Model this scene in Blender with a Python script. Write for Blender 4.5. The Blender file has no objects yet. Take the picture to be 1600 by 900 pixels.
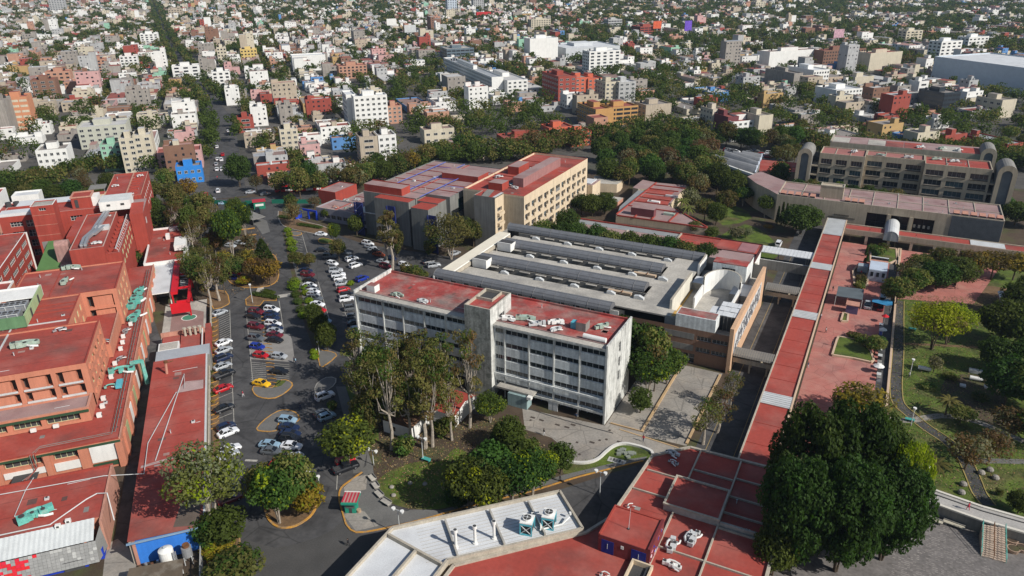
import bpy, math, random, bmesh
import numpy as np
from mathutils import Vector, Matrix
R = math.radians
random.seed(7); RNG = np.random.default_rng(11)
SC = bpy.context.scene
COL = SC.collection

# ---------------------------------------------------------------- camera, sky, sun, exposure
CAM_H, FPX, TILT, ROLL, HEAD = 92.0, 1155.0, R(23.9), R(0.66), R(27.3)
BANG = R(47.4)                      # the hospital and the city grid are turned against the campus grid
_f2 = Vector((-math.sin(HEAD), math.cos(HEAD), 0)); _r2 = Vector((math.cos(HEAD), math.sin(HEAD), 0)); _z = Vector((0, 0, 1))
_fw = math.cos(TILT)*_f2 - math.sin(TILT)*_z; _up = math.sin(TILT)*_f2 + math.cos(TILT)*_z
_R = math.cos(ROLL)*_r2 - math.sin(ROLL)*_up; _U = math.cos(ROLL)*_up + math.sin(ROLL)*_r2
def P(x, y, z=0.0):
	"""survey helper: the place at height z seen at a point of the photograph (1600 x 900)"""
	d = _fw*FPX + _R*(x-800) - _U*(y-450); t = (z-CAM_H)/d.z
	return Vector((d.x*t, d.y*t, z))
def PB(x, y, z=0.0):
	p = P(x, y, z); return (p.x*math.cos(BANG)+p.y*math.sin(BANG), -p.x*math.sin(BANG)+p.y*math.cos(BANG))
def fromB(a, b): return (a*math.cos(BANG)-b*math.sin(BANG), a*math.sin(BANG)+b*math.cos(BANG))
def proj(X, Y, Z=0.0):
	v = Vector((X, Y, Z-CAM_H)); d = v.dot(_fw)
	return 800+FPX*v.dot(_R)/d, 450-FPX*v.dot(_U)/d
cam = bpy.data.cameras.new('camera'); camo = bpy.data.objects.new('camera', cam); COL.objects.link(camo)
M = Matrix((_R, _U, -_fw)).transposed().to_4x4(); M.translation = Vector((0, 0, CAM_H))
camo.matrix_world = M
cam.lens = 36*FPX/1600; cam.sensor_width = 36; cam.clip_start = 1; cam.clip_end = 20000
SC.camera = camo
W = bpy.data.worlds.new('World'); SC.world = W; W.use_nodes = True
nt = W.node_tree; bg = nt.nodes['Background']
sky = nt.nodes.new('ShaderNodeTexSky'); sky.sky_type = 'NISHITA'; sky.sun_disc = False
SUN_EL, SUN_AZ = R(37), R(96)      # azimuth clockwise from +Y: the sun stands over +X, a touch in front of the long facades
sky.sun_elevation = SUN_EL; sky.sun_rotation = SUN_AZ; sky.air_density = 1.0; sky.dust_density = 1.0
nt.links.new(sky.outputs[0], bg.inputs[0]); bg.inputs[1].default_value = 0.09
sl = bpy.data.lights.new('sun', 'SUN'); sl.energy = 5.0; sl.angle = R(0.5); sl.color = (1, 0.96, 0.90)
so = bpy.data.objects.new('sun', sl); COL.objects.link(so)
sd = Vector((math.sin(SUN_AZ)*math.cos(SUN_EL), math.cos(SUN_AZ)*math.cos(SUN_EL), math.sin(SUN_EL)))
so.rotation_euler = sd.to_track_quat('Z', 'Y').to_euler(); so.location = (0, 0, 300)
SC.view_settings.view_transform = 'Standard'; SC.view_settings.look = 'None'; SC.view_settings.gamma = 1
SC.view_settings.use_curve_mapping = False; SC.view_settings.exposure = 0.0
SC.cycles.max_bounces = 5; SC.cycles.diffuse_bounces = 2; SC.cycles.glossy_bounces = 2; SC.cycles.transparent_max_bounces = 6
SC.cycles.volume_bounces = 0; SC.cycles.volume_step_rate = 4

# ---------------------------------------------------------------- materials
MATS = {}
def hexc(h):
	h = h.lstrip('#'); c = [int(h[i:i+2], 16)/255 for i in (0, 2, 4)]
	return tuple(v/12.92 if v < .04045 else ((v+.055)/1.055)**2.4 for v in c)
def mat(name, col, rough=.85, var=.18, scale=.35, fine=.12, fscale=4.0, streak=0, spec=.3, metal=0, stain=None, stain_amt=0, stain_scale=.12, bump=0, inst=0, bands=None, fade=None, crack=0):
	if name in MATS: return MATS[name]
	m = bpy.data.materials.new(name); m.use_nodes = True; n = m.node_tree.nodes; l = m.node_tree.links
	b = n['Principled BSDF']; b.inputs['Roughness'].default_value = rough; b.inputs['Metallic'].default_value = metal
	b.inputs['Specular IOR Level'].default_value = spec
	geo = n.new('ShaderNodeNewGeometry')
	def noise(sc, det=3, vec=None):
		t = n.new('ShaderNodeTexNoise'); t.inputs['Scale'].default_value = sc; t.inputs['Detail'].default_value = det
		l.new(vec or geo.outputs['Position'], t.inputs['Vector']); return t.outputs['Fac']
	def mul(color_socket, fac_socket, amt, mid=.5):
		mr = n.new('ShaderNodeMapRange'); mr.inputs[1].default_value = mid-.25; mr.inputs[2].default_value = mid+.25
		mr.inputs[3].default_value = 1-amt; mr.inputs[4].default_value = 1+amt*.6
		l.new(fac_socket, mr.inputs[0])
		v = n.new('ShaderNodeVectorMath'); v.operation = 'SCALE'; l.new(color_socket, v.inputs[0]); l.new(mr.outputs[0], v.inputs['Scale'])
		return v.outputs[0]
	rgb = n.new('ShaderNodeRGB'); rgb.outputs[0].default_value = (*col, 1); c = rgb.outputs[0]
	if inst:
		oi = n.new('ShaderNodeObjectInfo'); hs = n.new('ShaderNodeHueSaturation'); l.new(c, hs.inputs['Color'])
		mr = n.new('ShaderNodeMapRange'); mr.inputs[3].default_value = .5-inst*.06; mr.inputs[4].default_value = .5+inst*.04; l.new(oi.outputs['Random'], mr.inputs[0]); l.new(mr.outputs[0], hs.inputs['Hue'])
		mr = n.new('ShaderNodeMapRange'); mr.inputs[3].default_value = 1-inst*.35; mr.inputs[4].default_value = 1+inst*.35
		w = n.new('ShaderNodeMath'); w.operation = 'FRACT'; w2 = n.new('ShaderNodeMath'); w2.operation = 'MULTIPLY'; w2.inputs[1].default_value = 7.13
		l.new(oi.outputs['Random'], w2.inputs[0]); l.new(w2.outputs[0], w.inputs[0]); l.new(w.outputs[0], mr.inputs[0]); l.new(mr.outputs[0], hs.inputs['Value'])
		c = hs.outputs[0]
	if stain:
		st = n.new('ShaderNodeMix'); st.data_type = 'RGBA'
		mr = n.new('ShaderNodeMapRange'); mr.inputs[1].default_value = .5; mr.inputs[2].default_value = .68; mr.inputs[4].default_value = stain_amt
		l.new(noise(stain_scale, 6), mr.inputs[0]); l.new(mr.outputs[0], st.inputs[0]); l.new(c, st.inputs[6]); st.inputs[7].default_value = (*stain, 1); c = st.outputs[2]
	if fade:                         # bleached, dusty and darker patches; on grass, painted dapples of shade
		f2 = n.new('ShaderNodeMix'); f2.data_type = 'RGBA'; mp = n.new('ShaderNodeMapping'); mp.inputs['Location'].default_value = (37, 11, 5); l.new(geo.outputs['Position'], mp.inputs[0])
		mr = n.new('ShaderNodeMapRange'); mr.inputs[1].default_value = .47; mr.inputs[2].default_value = .66; mr.inputs[4].default_value = fade[1]; l.new(noise(fade[2], 7, mp.outputs[0]), mr.inputs[0]); l.new(mr.outputs[0], f2.inputs[0]); l.new(c, f2.inputs[6]); f2.inputs[7].default_value = (*fade[0], 1); c = f2.outputs[2]
	if crack:
		vo = n.new('ShaderNodeTexVoronoi'); vo.feature = 'DISTANCE_TO_EDGE'; vo.inputs['Scale'].default_value = crack; l.new(geo.outputs['Position'], vo.inputs['Vector'])
		mr = n.new('ShaderNodeMapRange'); mr.inputs[1].default_value = 0; mr.inputs[2].default_value = .02; mr.inputs[3].default_value = .62; mr.inputs[4].default_value = 1; l.new(vo.outputs['Distance'], mr.inputs[0]); v = n.new('ShaderNodeVectorMath'); v.operation = 'SCALE'; l.new(c, v.inputs[0]); l.new(mr.outputs[0], v.inputs['Scale']); c = v.outputs[0]
	if var: c = mul(c, noise(scale), var)
	if fine: c = mul(c, noise(fscale, 4), fine)
	if streak:
		mp = n.new('ShaderNodeMapping'); mp.inputs['Scale'].default_value = (1.6, 1.6, .09); l.new(geo.outputs['Position'], mp.inputs[0])
		c = mul(c, noise(1.0, 5, mp.outputs[0]), streak)
	if bands:                        # running joints of sheets or boards: (spacing, depth, axis angle)
		sp, amt, ang = bands
		mp = n.new('ShaderNodeMapping'); mp.inputs['Rotation'].default_value = (0, 0, -ang); l.new(geo.outputs['Position'], mp.inputs[0])
		w = n.new('ShaderNodeTexWave'); w.wave_type = 'BANDS'; w.bands_direction = 'X'; w.inputs['Scale'].default_value = 6.2832/sp/20*1.0; l.new(mp.outputs[0], w.inputs['Vector'])
		c = mul(c, w.outputs['Fac'], amt)
	l.new(c, b.inputs['Base Color'])
	if bump:
		bp = n.new('ShaderNodeBump'); bp.inputs['Strength'].default_value = bump; bp.inputs['Distance'].default_value = .1; l.new(noise(6, 5), bp.inputs['Height']); l.new(bp.outputs[0], b.inputs['Normal'])
	MATS[name] = m; return m

def leafmat(name, col, inst=.8, trans=.35):
	m = mat(name, col, rough=.6, var=.2, scale=.5, fine=.22, fscale=2.2, inst=inst, spec=.1)
	n = m.node_tree.nodes; l = m.node_tree.links; b = n['Principled BSDF']; out = n['Material Output']
	src = b.inputs['Base Color'].links[0].from_socket
	t = n.new('ShaderNodeBsdfTranslucent'); v = n.new('ShaderNodeVectorMath'); v.operation = 'MULTIPLY'; v.inputs[1].default_value = (1.5, 1.7, .6)
	l.new(src, v.inputs[0]); l.new(v.outputs[0], t.inputs['Color'])
	mx = n.new('ShaderNodeMixShader'); mx.inputs[0].default_value = trans; l.new(b.outputs[0], mx.inputs[1]); l.new(t.outputs[0], mx.inputs[2]); l.new(mx.outputs[0], out.inputs['Surface'])
	return m

m = mat
RED = m('red_roof_coating', (.35, .062, .045), var=.16, scale=.12, fine=.14, fscale=1.4, stain=(.15, .065, .055), stain_amt=.75, stain_scale=.09, fade=((.38, .15, .12), .4, .16))
REDO = m('old_red_roof', (.36, .065, .055), var=.25, scale=.3, fine=.25, fscale=2.0, stain=(.2, .17, .15), stain_amt=.95, stain_scale=.13, fade=((.36, .2, .17), .8, .3))
MAUVE = m('faded_roof_coating', (.33, .22, .205), var=.15, scale=.2, fine=.12, stain=(.2, .1, .1), stain_amt=.6, fade=((.33, .25, .24), .5, .2))
REDW = m('red_brick_wall', (.34, .058, .04), var=.12, fine=.1, streak=.15)
ORW = m('orange_painted_wall', (.53, .21, .13), var=.1, fine=.1, streak=.12)
SALM = m('salmon_wall', (.5, .25, .18), var=.12, streak=.2)
CREAM = m('cream_concrete', (.62, .50, .35), var=.1, fine=.1, streak=.15)
TAN = m('tan_concrete', (.45, .38, .28), var=.12, fine=.12, streak=.22)
GREYC = m('grey_concrete_wall', (.23, .22, .20), var=.12, fine=.15, streak=.25)
WHITEO = m('weathered_white_paint', (.60, .60, .56), var=.14, scale=.6, fine=.16, fscale=2.5, streak=.42, stain=(.25, .25, .23), stain_amt=.55, stain_scale=.5)
WHITE = m('white_paint', (.74, .73, .69), var=.08, fine=.06, streak=.08)
WPANEL = m('weathered_panel', (.70, .72, .70), var=.16, scale=.7, fine=.18, fscale=2.2, streak=.32)
MOSSY = m('mossy_concrete', (.36, .37, .33), var=.3, scale=.8, fine=.3, fscale=2.4, streak=.4, stain=(.1, .11, .09), stain_amt=.6, stain_scale=.9)
LGREY = m('light_concrete', (.45, .42, .365), var=.18, scale=.25, fine=.2, fscale=2.0, stain=(.2, .19, .18), stain_amt=.6)
DGREY = m('dark_grey', (.06, .06, .06), var=.2)
COPE = m('coping_concrete', (.44, .39, .31), var=.2, scale=.8, fine=.2, streak=.1)
ASPH = m('asphalt', (.076, .074, .074), rough=.9, var=.24, scale=.09, fine=.2, fscale=1.5, stain=(.12, .115, .11), stain_amt=.6, stain_scale=.07, fade=((.035, .034, .034), .6, .35), crack=.11)
ASPHD = m('worn_asphalt', (.075, .072, .068), rough=.9, var=.25, scale=.2, fine=.2)
PAVE = m('concrete_paving', (.30, .275, .24), var=.16, scale=.3, fine=.2, fscale=2, stain=(.19, .17, .15), stain_amt=.7, stain_scale=.15, fade=((.38, .33, .27), .5, .25), crack=.16)
PAVEW = m('grey_paving', (.15, .145, .135), var=.18, scale=.3, fine=.2)
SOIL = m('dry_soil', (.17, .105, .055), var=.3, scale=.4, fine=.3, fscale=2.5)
SOILD = m('dark_soil', (.085, .06, .04), var=.3, scale=.3, fine=.3, stain=(.06, .085, .02), stain_amt=.6, stain_scale=.15)  # darker brown soil with greenish patches
GRASS = m('lawn_grass', (.10, .145, .018), var=.35, scale=.3, fine=.4, fscale=3, stain=(.14, .10, .05), stain_amt=.85, stain_scale=.12, fade=((.035, .055, .012), .7, .4))  # the dark patches paint dappled shade into the grass colour
REDP = m('red_paving', (.42, .155, .125), var=.12, scale=.3, fine=.15, stain=(.3, .15, .13), stain_amt=.7, fade=((.46, .25, .2), .5, .3), crack=.25)
YEL = m('yellow_kerb_paint', (.52, .26, .05), var=.25, scale=1, fine=.2, stain=(.25, .2, .14), stain_amt=.8, stain_scale=.8)
WLINE = m('worn_road_marking', (.42, .40, .35), var=.3, scale=1.2, fine=.3)
YLINE = m('faded_yellow_marking', (.36, .26, .11), var=.3, scale=1.2, fine=.3)
GLASS = m('window_glass', (.022, .028, .034), rough=.12, var=.3, scale=.5, fine=0, spec=.6)
GLASSB = m('bluish_glass', (.05, .085, .10), rough=.15, var=.3, scale=.5, fine=0, spec=.6)
FRAME = m('window_frame', (.35, .34, .32), var=.1)
FRAMEW = m('white_frame', (.62, .62, .58), var=.1)
CURT = m('window_with_curtain', (.22, .20, .17), rough=.4, var=.5, scale=1.5)
MET = m('galvanised_metal', (.42, .43, .44), rough=.45, var=.15, metal=.5)
METP = m('pale_metal', (.55, .56, .55), rough=.5, var=.15)
TEAL = m('turquoise_unit', (.13, .44, .37), rough=.6, var=.25, fine=.2, scale=.9, stain=(.28, .4, .35), stain_amt=.7, stain_scale=.8)
TEALB = m('blue_green_unit', (.10, .42, .50), rough=.5, var=.15)
PGREEN = m('pale_green_unit', (.36, .46, .38), rough=.6, var=.25, fine=.2, scale=.9, stain=(.3, .25, .2), stain_amt=.6, stain_scale=.8)
GREENW = m('pale_green_wall', (.36, .46, .24), var=.12, streak=.2)
GREEND = m('green_wall', (.12, .24, .12), var=.15, streak=.2)
GREENB = m('dark_green_band', (.03, .07, .035), var=.15)
GREENR = m('green_sheet_roof', (.085, .17, .055), var=.15)
BLUEW = m('bright_blue_wall', (.035, .19, .62), var=.1, fine=.08, streak=.1)
BLUED = m('deep_blue_panel', (.012, .045, .42), var=.12)
NAVY = m('navy_steel', (.022, .03, .13), rough=.5, var=.2)
BLUES = m('blue_painted_steel', (.11, .15, .48), rough=.5, var=.2)
REDF = m('bright_red_frame', (.55, .012, .02), rough=.5, var=.12)
REDT = m('red_tile', (.62, .02, .03), rough=.5, var=.1, inst=.1)
GREYT = m('grey_tile', (.28, .28, .27), rough=.5, var=.15, inst=.25)
VAULT = m('translucent_roof_sheet', (.155, .16, .17), rough=.45, var=.15, scale=.5, fine=.15, spec=.4)
VRIB = m('vault_rib', (.13, .13, .135), rough=.6)
WROOF = m('white_roof_membrane', (.62, .63, .63), rough=.7, var=.1, scale=.4, fine=.12, stain=(.42, .42, .42), stain_amt=.6, stain_scale=.2)
SHEET = m('ribbed_white_sheet', (.55, .57, .56), rough=.6, var=.12, scale=.4, fine=.1)
BARK = m('brown_bark', (.10, .075, .05), var=.3, scale=2, fine=.3)
BARKW = m('pale_bark', (.36, .31, .25), var=.3, scale=2, fine=.3)
RUST = m('rust', (.16, .07, .03), var=.4, scale=1)
L_DARK = leafmat('dark_green_leaves', (.046, .078, .014))
L_MID = leafmat('green_leaves', (.062, .10, .018))
L_FIG = leafmat('fig_leaves', (.036, .064, .013), inst=.3)
L_LIME = leafmat('lime_leaves', (.23, .27, .012), inst=.3)
L_OLIVE = leafmat('olive_leaves', (.145, .14, .038))
L_BROWN = leafmat('brownish_leaves', (.135, .098, .036))
L_YEL = leafmat('yellow_leaves', (.24, .17, .02), inst=.4)
L_GREY = leafmat('greyish_leaves', (.16, .165, .085))

# ---------------------------------------------------------------- mesh builder
class MB:
	def __init__(s): s.v = []; s.f = []; s.m = []
	def quad(s, a, b, c, d, mt): i = len(s.v); s.v += [tuple(a), tuple(b), tuple(c), tuple(d)]; s.f.append((i, i+1, i+2, i+3)); s.m.append(mt)
	def poly(s, pts, mt): i = len(s.v); s.v += [tuple(p) for p in pts]; s.f.append(tuple(range(i, i+len(pts)))); s.m.append(mt)
	def box(s, x0, x1, y0, y1, z0, z1, mt, top=None, bottom=True):
		if x0 > x1: x0, x1 = x1, x0
		if y0 > y1: y0, y1 = y1, y0
		i = len(s.v)
		s.v += [(x0,y0,z0),(x1,y0,z0),(x1,y1,z0),(x0,y1,z0),(x0,y0,z1),(x1,y0,z1),(x1,y1,z1),(x0,y1,z1)]
		fs = [(0,1,5,4),(1,2,6,5),(2,3,7,6),(3,0,4,7),(4,5,6,7)] + ([(3,2,1,0)] if bottom else [])
		for k, q in enumerate(fs): s.f.append(tuple(i+j for j in q)); s.m.append(top if (top and k == 4) else mt)
		return s
	def obox(s, cx, cy, z0, z1, lx, ly, ang, mt, top=None):
		b = MB(); b.box(-lx/2, lx/2, -ly/2, ly/2, z0, z1, mt, top); s.add(b, cx, cy, 0, ang); return s
	def prism(s, pts, z0, z1, mt, top=None, bottom=False):
		n = len(pts); i = len(s.v)
		area = sum(pts[k][0]*pts[(k+1) % n][1]-pts[(k+1) % n][0]*pts[k][1] for k in range(n))
		if area < 0: pts = pts[::-1]
		s.v += [(p[0], p[1], z0) for p in pts]+[(p[0], p[1], z1) for p in pts]
		for k in range(n): j = (k+1) % n; s.f.append((i+k, i+j, i+n+j, i+n+k)); s.m.append(mt)
		s.f.append(tuple(i+n+k for k in range(n))); s.m.append(top or mt)
		if bottom: s.f.append(tuple(i+k for k in range(n))[::-1]); s.m.append(mt)
		return s
	def tube(s, path, r, mt, n=6, cap=True):
		path = [Vector(p) for p in path]; rs = r if isinstance(r, (list, tuple)) else [r]*len(path)
		i0 = len(s.v); up = Vector((0, 0, 1))
		for k, p in enumerate(path):
			d = (path[min(k+1, len(path)-1)]-path[max(k-1, 0)])
			d = d.normalized() if d.length > 1e-6 else up
			a = d.cross(up if abs(d.z) < .9 else Vector((1, 0, 0))).normalized(); b = d.cross(a)
			for q in range(n):
				t = 2*math.pi*q/n; s.v.append(tuple(p+(a*math.cos(t)+b*math.sin(t))*rs[k]))
		for k in range(len(path)-1):
			for q in range(n):
				q2 = (q+1) % n; s.f.append((i0+k*n+q, i0+k*n+q2, i0+(k+1)*n+q2, i0+(k+1)*n+q)); s.m.append(mt)
		if cap:
			s.f.append(tuple(i0+q for q in range(n))[::-1]); s.m.append(mt); e = i0+(len(path)-1)*n; s.f.append(tuple(e+q for q in range(n))); s.m.append(mt)
		return s
	def cyl(s, x, y, z0, z1, r, mt, n=12, r2=None): return s.tube([(x, y, z0), (x, y, z1)], [r, r if r2 is None else r2], mt, n)
	def beam(s, p, q, w, h, mt):
		p = Vector(p); q = Vector(q); d = (q-p).normalized(); a = d.cross(Vector((0, 0, 1))); a = (a if a.length > .01 else Vector((1, 0, 0))).normalized()*w/2; b = d.cross(a).normalized()*h/2
		i = len(s.v)
		for c in (p, q):
			for u, v in ((-1, -1), (1, -1), (1, 1), (-1, 1)): s.v.append(tuple(c+a*u+b*v))
		for f in ((0,1,5,4),(1,2,6,5),(2,3,7,6),(3,0,4,7),(3,2,1,0),(4,5,6,7)): s.f.append(tuple(i+k for k in f)); s.m.append(mt)
		return s
	def add(s, o, x=0, y=0, z=0, ang=0, sc=1):
		i = len(s.v); c, q = math.cos(ang)*sc, math.sin(ang)*sc
		s.v += [(x+a*c-b*q, y+a*q+b*c, z+d*sc) for a, b, d in o.v]
		s.f += [tuple(i+k for k in f) for f in o.f]; s.m += o.m; return s
	def mesh(s, name, off=(0, 0, 0), smooth=False):
		me = bpy.data.meshes.new(name)
		ox, oy, oz = off
		me.from_pydata([(a-ox, b-oy, c-oz) for a, b, c in s.v], [], s.f)
		ml = []
		idx = {}
		for mt in s.m:
			if mt.name not in idx: idx[mt.name] = len(ml); ml.append(mt)
		for mt in ml: me.materials.append(mt)
		if len(ml) > 1: me.polygons.foreach_set('material_index', [idx[mt.name] for mt in s.m])
		if smooth: me.polygons.foreach_set('use_smooth', [True]*len(me.polygons))
		me.update(); return me

def tag(o, label=None, cat=None, group=None, kind=None):
	if label: o['label'] = label
	if cat: o['category'] = cat
	if group: o['group'] = group
	if kind: o['kind'] = kind
	return o
def link(name, data, parent=None):
	o = bpy.data.objects.new(name, data); COL.objects.link(o)
	if parent is not None: o.parent = parent
	return o
class Th:
	"""a thing: an Empty at its base; parts are given in frame coordinates (A: campus grid, B: hospital grid)"""
	def __init__(s, name, label, cat, base=(0, 0, 0), ang=0, group=None):
		if len(base) == 2: base = (*base, 0)
		s.base = base; s.o = link(name, None); s.o.empty_display_size = 1
		x, y = base[0]*math.cos(ang)-base[1]*math.sin(ang), base[0]*math.sin(ang)+base[1]*math.cos(ang)
		s.o.location = (x, y, base[2]); s.o.rotation_euler = (0, 0, ang); tag(s.o, label, cat, group)
	def part(s, name, mb, kind=None, label=None, parent=None, smooth=False):
		if isinstance(mb, MB): 
			if not mb.f: return None
			mb = mb.mesh(name, s.base if parent is None else s.base, smooth)
		o = link(name, mb, parent or s.o); tag(o, label=label, kind=kind); return o
	def inst(s, name, me, x, y, z, ang=0, parent=None, kind=None):
		o = link(name, me, parent or s.o); o.location = (x-s.base[0], y-s.base[1], z-s.base[2]); o.rotation_euler = (0, 0, ang)
		if kind: o['kind'] = kind
		return o
def struct(name, mb, smooth=False):
	o = link(name, mb.mesh(name, smooth=smooth)); o['kind'] = 'structure'; return o
def single(name, mb, label, cat, group=None, loc=None, smooth=False):
	"""a thing that is one mesh; origin at its base"""
	if loc is None:
		xs = [p[0] for p in mb.v]; ys = [p[1] for p in mb.v]; loc = ((min(xs)+max(xs))/2, (min(ys)+max(ys))/2, min(p[2] for p in mb.v))
	o = link(name, mb.mesh(name, loc, smooth)); o.location = loc; return tag(o, label, cat, group)
def copy_tree(o, parent=None):
	c = o.copy(); COL.objects.link(c); c.parent = parent
	for ch in o.children: copy_tree(ch, c)
	return c
ORD = ['first','second','third','fourth','fifth','sixth','seventh','eighth','ninth','tenth','eleventh','twelfth','thirteenth','fourteenth','fifteenth','sixteenth','seventeenth','eighteenth','nineteenth','twentieth']
def ordn(i):
	if i < 20: return ORD[i]
	n = i+1; t = n//10; u = n % 10; tens = {2:'twenty',3:'thirty',4:'forty',5:'fifty',6:'sixty',7:'seventy',8:'eighty',9:'ninety'}
	if t > 9: return '%dth' % n
	return (tens[t]+'-'+ORD[u-1]) if u else tens[t][:-1]+'ieth'

# walls with real openings: side S/N run along x, E/W along y; u is the x (or y) coordinate, v the height
def wall_side(mb, rect, side, z0, z1, mt, holes=(), depth=.25):
	x0, x1, y0, y1 = rect
	if side in 'SN': ua, ub = x0, x1; f = (lambda u, d, v: (u, y0+d, v)) if side == 'S' else (lambda u, d, v: (u, y1-d, v))
	else: ua, ub = y0, y1; f = (lambda u, d, v: (x1-d, u, v)) if side == 'E' else (lambda u, d, v: (x0+d, u, v))
	flip = side in 'NW'
	def q(a, b, c, d): mb.quad(*((d, c, b, a) if flip else (a, b, c, d)), mt)
	if not holes: q(f(ua, 0, z0), f(ub, 0, z0), f(ub, 0, z1), f(ua, 0, z1)); return
	us = sorted(set([ua, ub]+[round(h[i], 4) for h in holes for i in (0, 1)])); vs = sorted(set([z0, z1]+[round(h[i], 4) for h in holes for i in (2, 3)]))
	hs = [tuple(round(k, 4) for k in h[:4]) for h in holes]
	for j in range(len(vs)-1):
		vm = (vs[j]+vs[j+1])/2; run = None
		row = [h for h in hs if h[2] < vm < h[3]]
		for i in range(len(us)-1):
			um = (us[i]+us[i+1])/2; hole = any(h[0] < um < h[1] for h in row)
			if not hole and run is None: run = us[i]
			if hole and run is not None: q(f(run, 0, vs[j]), f(us[i], 0, vs[j]), f(us[i], 0, vs[j+1]), f(run, 0, vs[j+1])); run = None
		if run is not None: q(f(run, 0, vs[j]), f(ub, 0, vs[j]), f(ub, 0, vs[j+1]), f(run, 0, vs[j+1]))
	for a, b, c, d in hs:
		D = depth
		q(f(a, 0, c), f(b, 0, c), f(b, D, c), f(a, D, c)); q(f(a, D, d), f(b, D, d), f(b, 0, d), f(a, 0, d))
		q(f(a, 0, d), f(a, 0, c), f(a, D, c), f(a, D, d)); q(f(b, 0, c), f(b, 0, d), f(b, D, d), f(b, D, c))
WCACHE = {}
def window_mesh(w, h, nx, ny, glass, frame, ft=.07):
	k = (round(w, 2), round(h, 2), nx, ny, glass.name, frame.name)
	if k in WCACHE: return WCACHE[k]
	mb = MB(); mb.quad((-w/2, 0, 0), (w/2, 0, 0), (w/2, 0, h), (-w/2, 0, h), glass)
	for i in range(nx+1):
		x = -w/2+ft/2+(w-ft)*i/nx; mb.box(x-ft/2, x+ft/2, -.06, -.004, 0, h, frame)
	for j in range(ny+1):
		z = ft/2+(h-ft)*j/ny
		for i in range(nx):
			xa = -w/2+ft/2+(w-ft)*i/nx+ft/2; xb = -w/2+ft/2+(w-ft)*(i+1)/nx-ft/2; mb.box(xa, xb, -.055, -.004, z-ft/2, z+ft/2, frame)
	WCACHE[k] = mb.mesh('window'); return WCACHE[k]
SANG = {'S': 0, 'E': math.pi/2, 'N': math.pi, 'W': -math.pi/2}
def put_windows(t, rect, side, holes, depth=.25, nx=2, ny=1, glass=None, frame=None, alt=None, name='window'):
	x0, x1, y0, y1 = rect
	for i, h in enumerate(holes):
		g = glass or GLASS
		if alt and random.random() < alt[1]: g = alt[0]
		me = window_mesh(h[1]-h[0], h[3]-h[2], nx, ny, g, frame or FRAME); u = (h[0]+h[1])/2; D = depth-.01
		x, y = {'S': (u, y0+D), 'N': (u, y1-D), 'E': (x1-D, u), 'W': (x0+D, u)}[side]
		t.inst(name, me, x, y, h[2], SANG[side])
def grid(u0, u1, n, w, zs, h, off=0):
	p = (u1-u0)/n; return [(u0+p*(i+.5)-w/2+off, u0+p*(i+.5)+w/2+off, z, z+h) for z in zs for i in range(n)]
def parapet(mb, rect, z0, z1, t, mt, top=None):
	x0, x1, y0, y1 = rect
	mb.box(x0, x1, y0, y0+t, z0, z1, mt, top, False); mb.box(x0, x1, y1-t, y1, z0, z1, mt, top, False)
	mb.box(x0, x0+t, y0+t, y1-t, z0, z1, mt, top, False); mb.box(x1-t, x1, y0+t, y1-t, z0, z1, mt, top, False)
def roof_wear(t, rect, z, ang=0):
	"""membrane seams, patches, drains and small vents that every flat roof here carries"""
	x0, x1, y0, y1 = rect; lx, ly = x1-x0, y1-y0
	if lx*ly < 40: return
	rw = random.Random(int(abs(x0*7+y0*3+z*11)*10)); s = MB(); MS = m('seam_dark', (.15, .05, .04), var=.3) if True else None
	n = int(ly/4.2)
	for i in range(1, n): s.box(x0+.4, x1-.4, y0+ly*i/n-.03, y0+ly*i/n+.03, z+.002, z+.018, MS, None, False)
	t.part('membrane_seam', s, kind='stuff'); p = MB()
	for i in range(max(1, int(lx*ly/110))):
		a, b = rw.uniform(x0+.6, x1-2.2), rw.uniform(y0+.6, y1-2.2); p.box(a, a+rw.uniform(.5, 1.7), b, b+rw.uniform(.4, 1.6), z+.002, z+.022, [m('roof_patch_dark', (.14, .07, .06), var=.3), m('roof_patch_pale', (.36, .22, .19), var=.3), m('roof_patch_grey', (.24, .22, .2), var=.3)][rw.randrange(3)], None, False)
	t.part('roof_patch', p, kind='stuff'); q = MB()
	for i in range(max(1, int(lx*ly/130))):
		a, b = rw.uniform(x0+.7, x1-.7), rw.uniform(y0+.7, y1-.7); k = rw.random()
		if k < .4: q.tube([(a, b, z), (a, b, z+.7)], .09, METP, 6); q.tube([(a, b, z+.7), (a, b, z+.85)], .17, MET, 6)
		elif k < .7: q.box(a-.35, a+.35, b-.3, b+.3, z, z+.4, METP); q.tube([(a, b, z+.4), (a, b, z+.5)], .2, DGREY, 8)
		else: q.tube([(a, b, z+.08), (min(a+rw.uniform(2, 6), x1-.4), b+.1, z+.08)], .05, METP, 5)
	t.part('roof_vent', q, kind='stuff')
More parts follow.
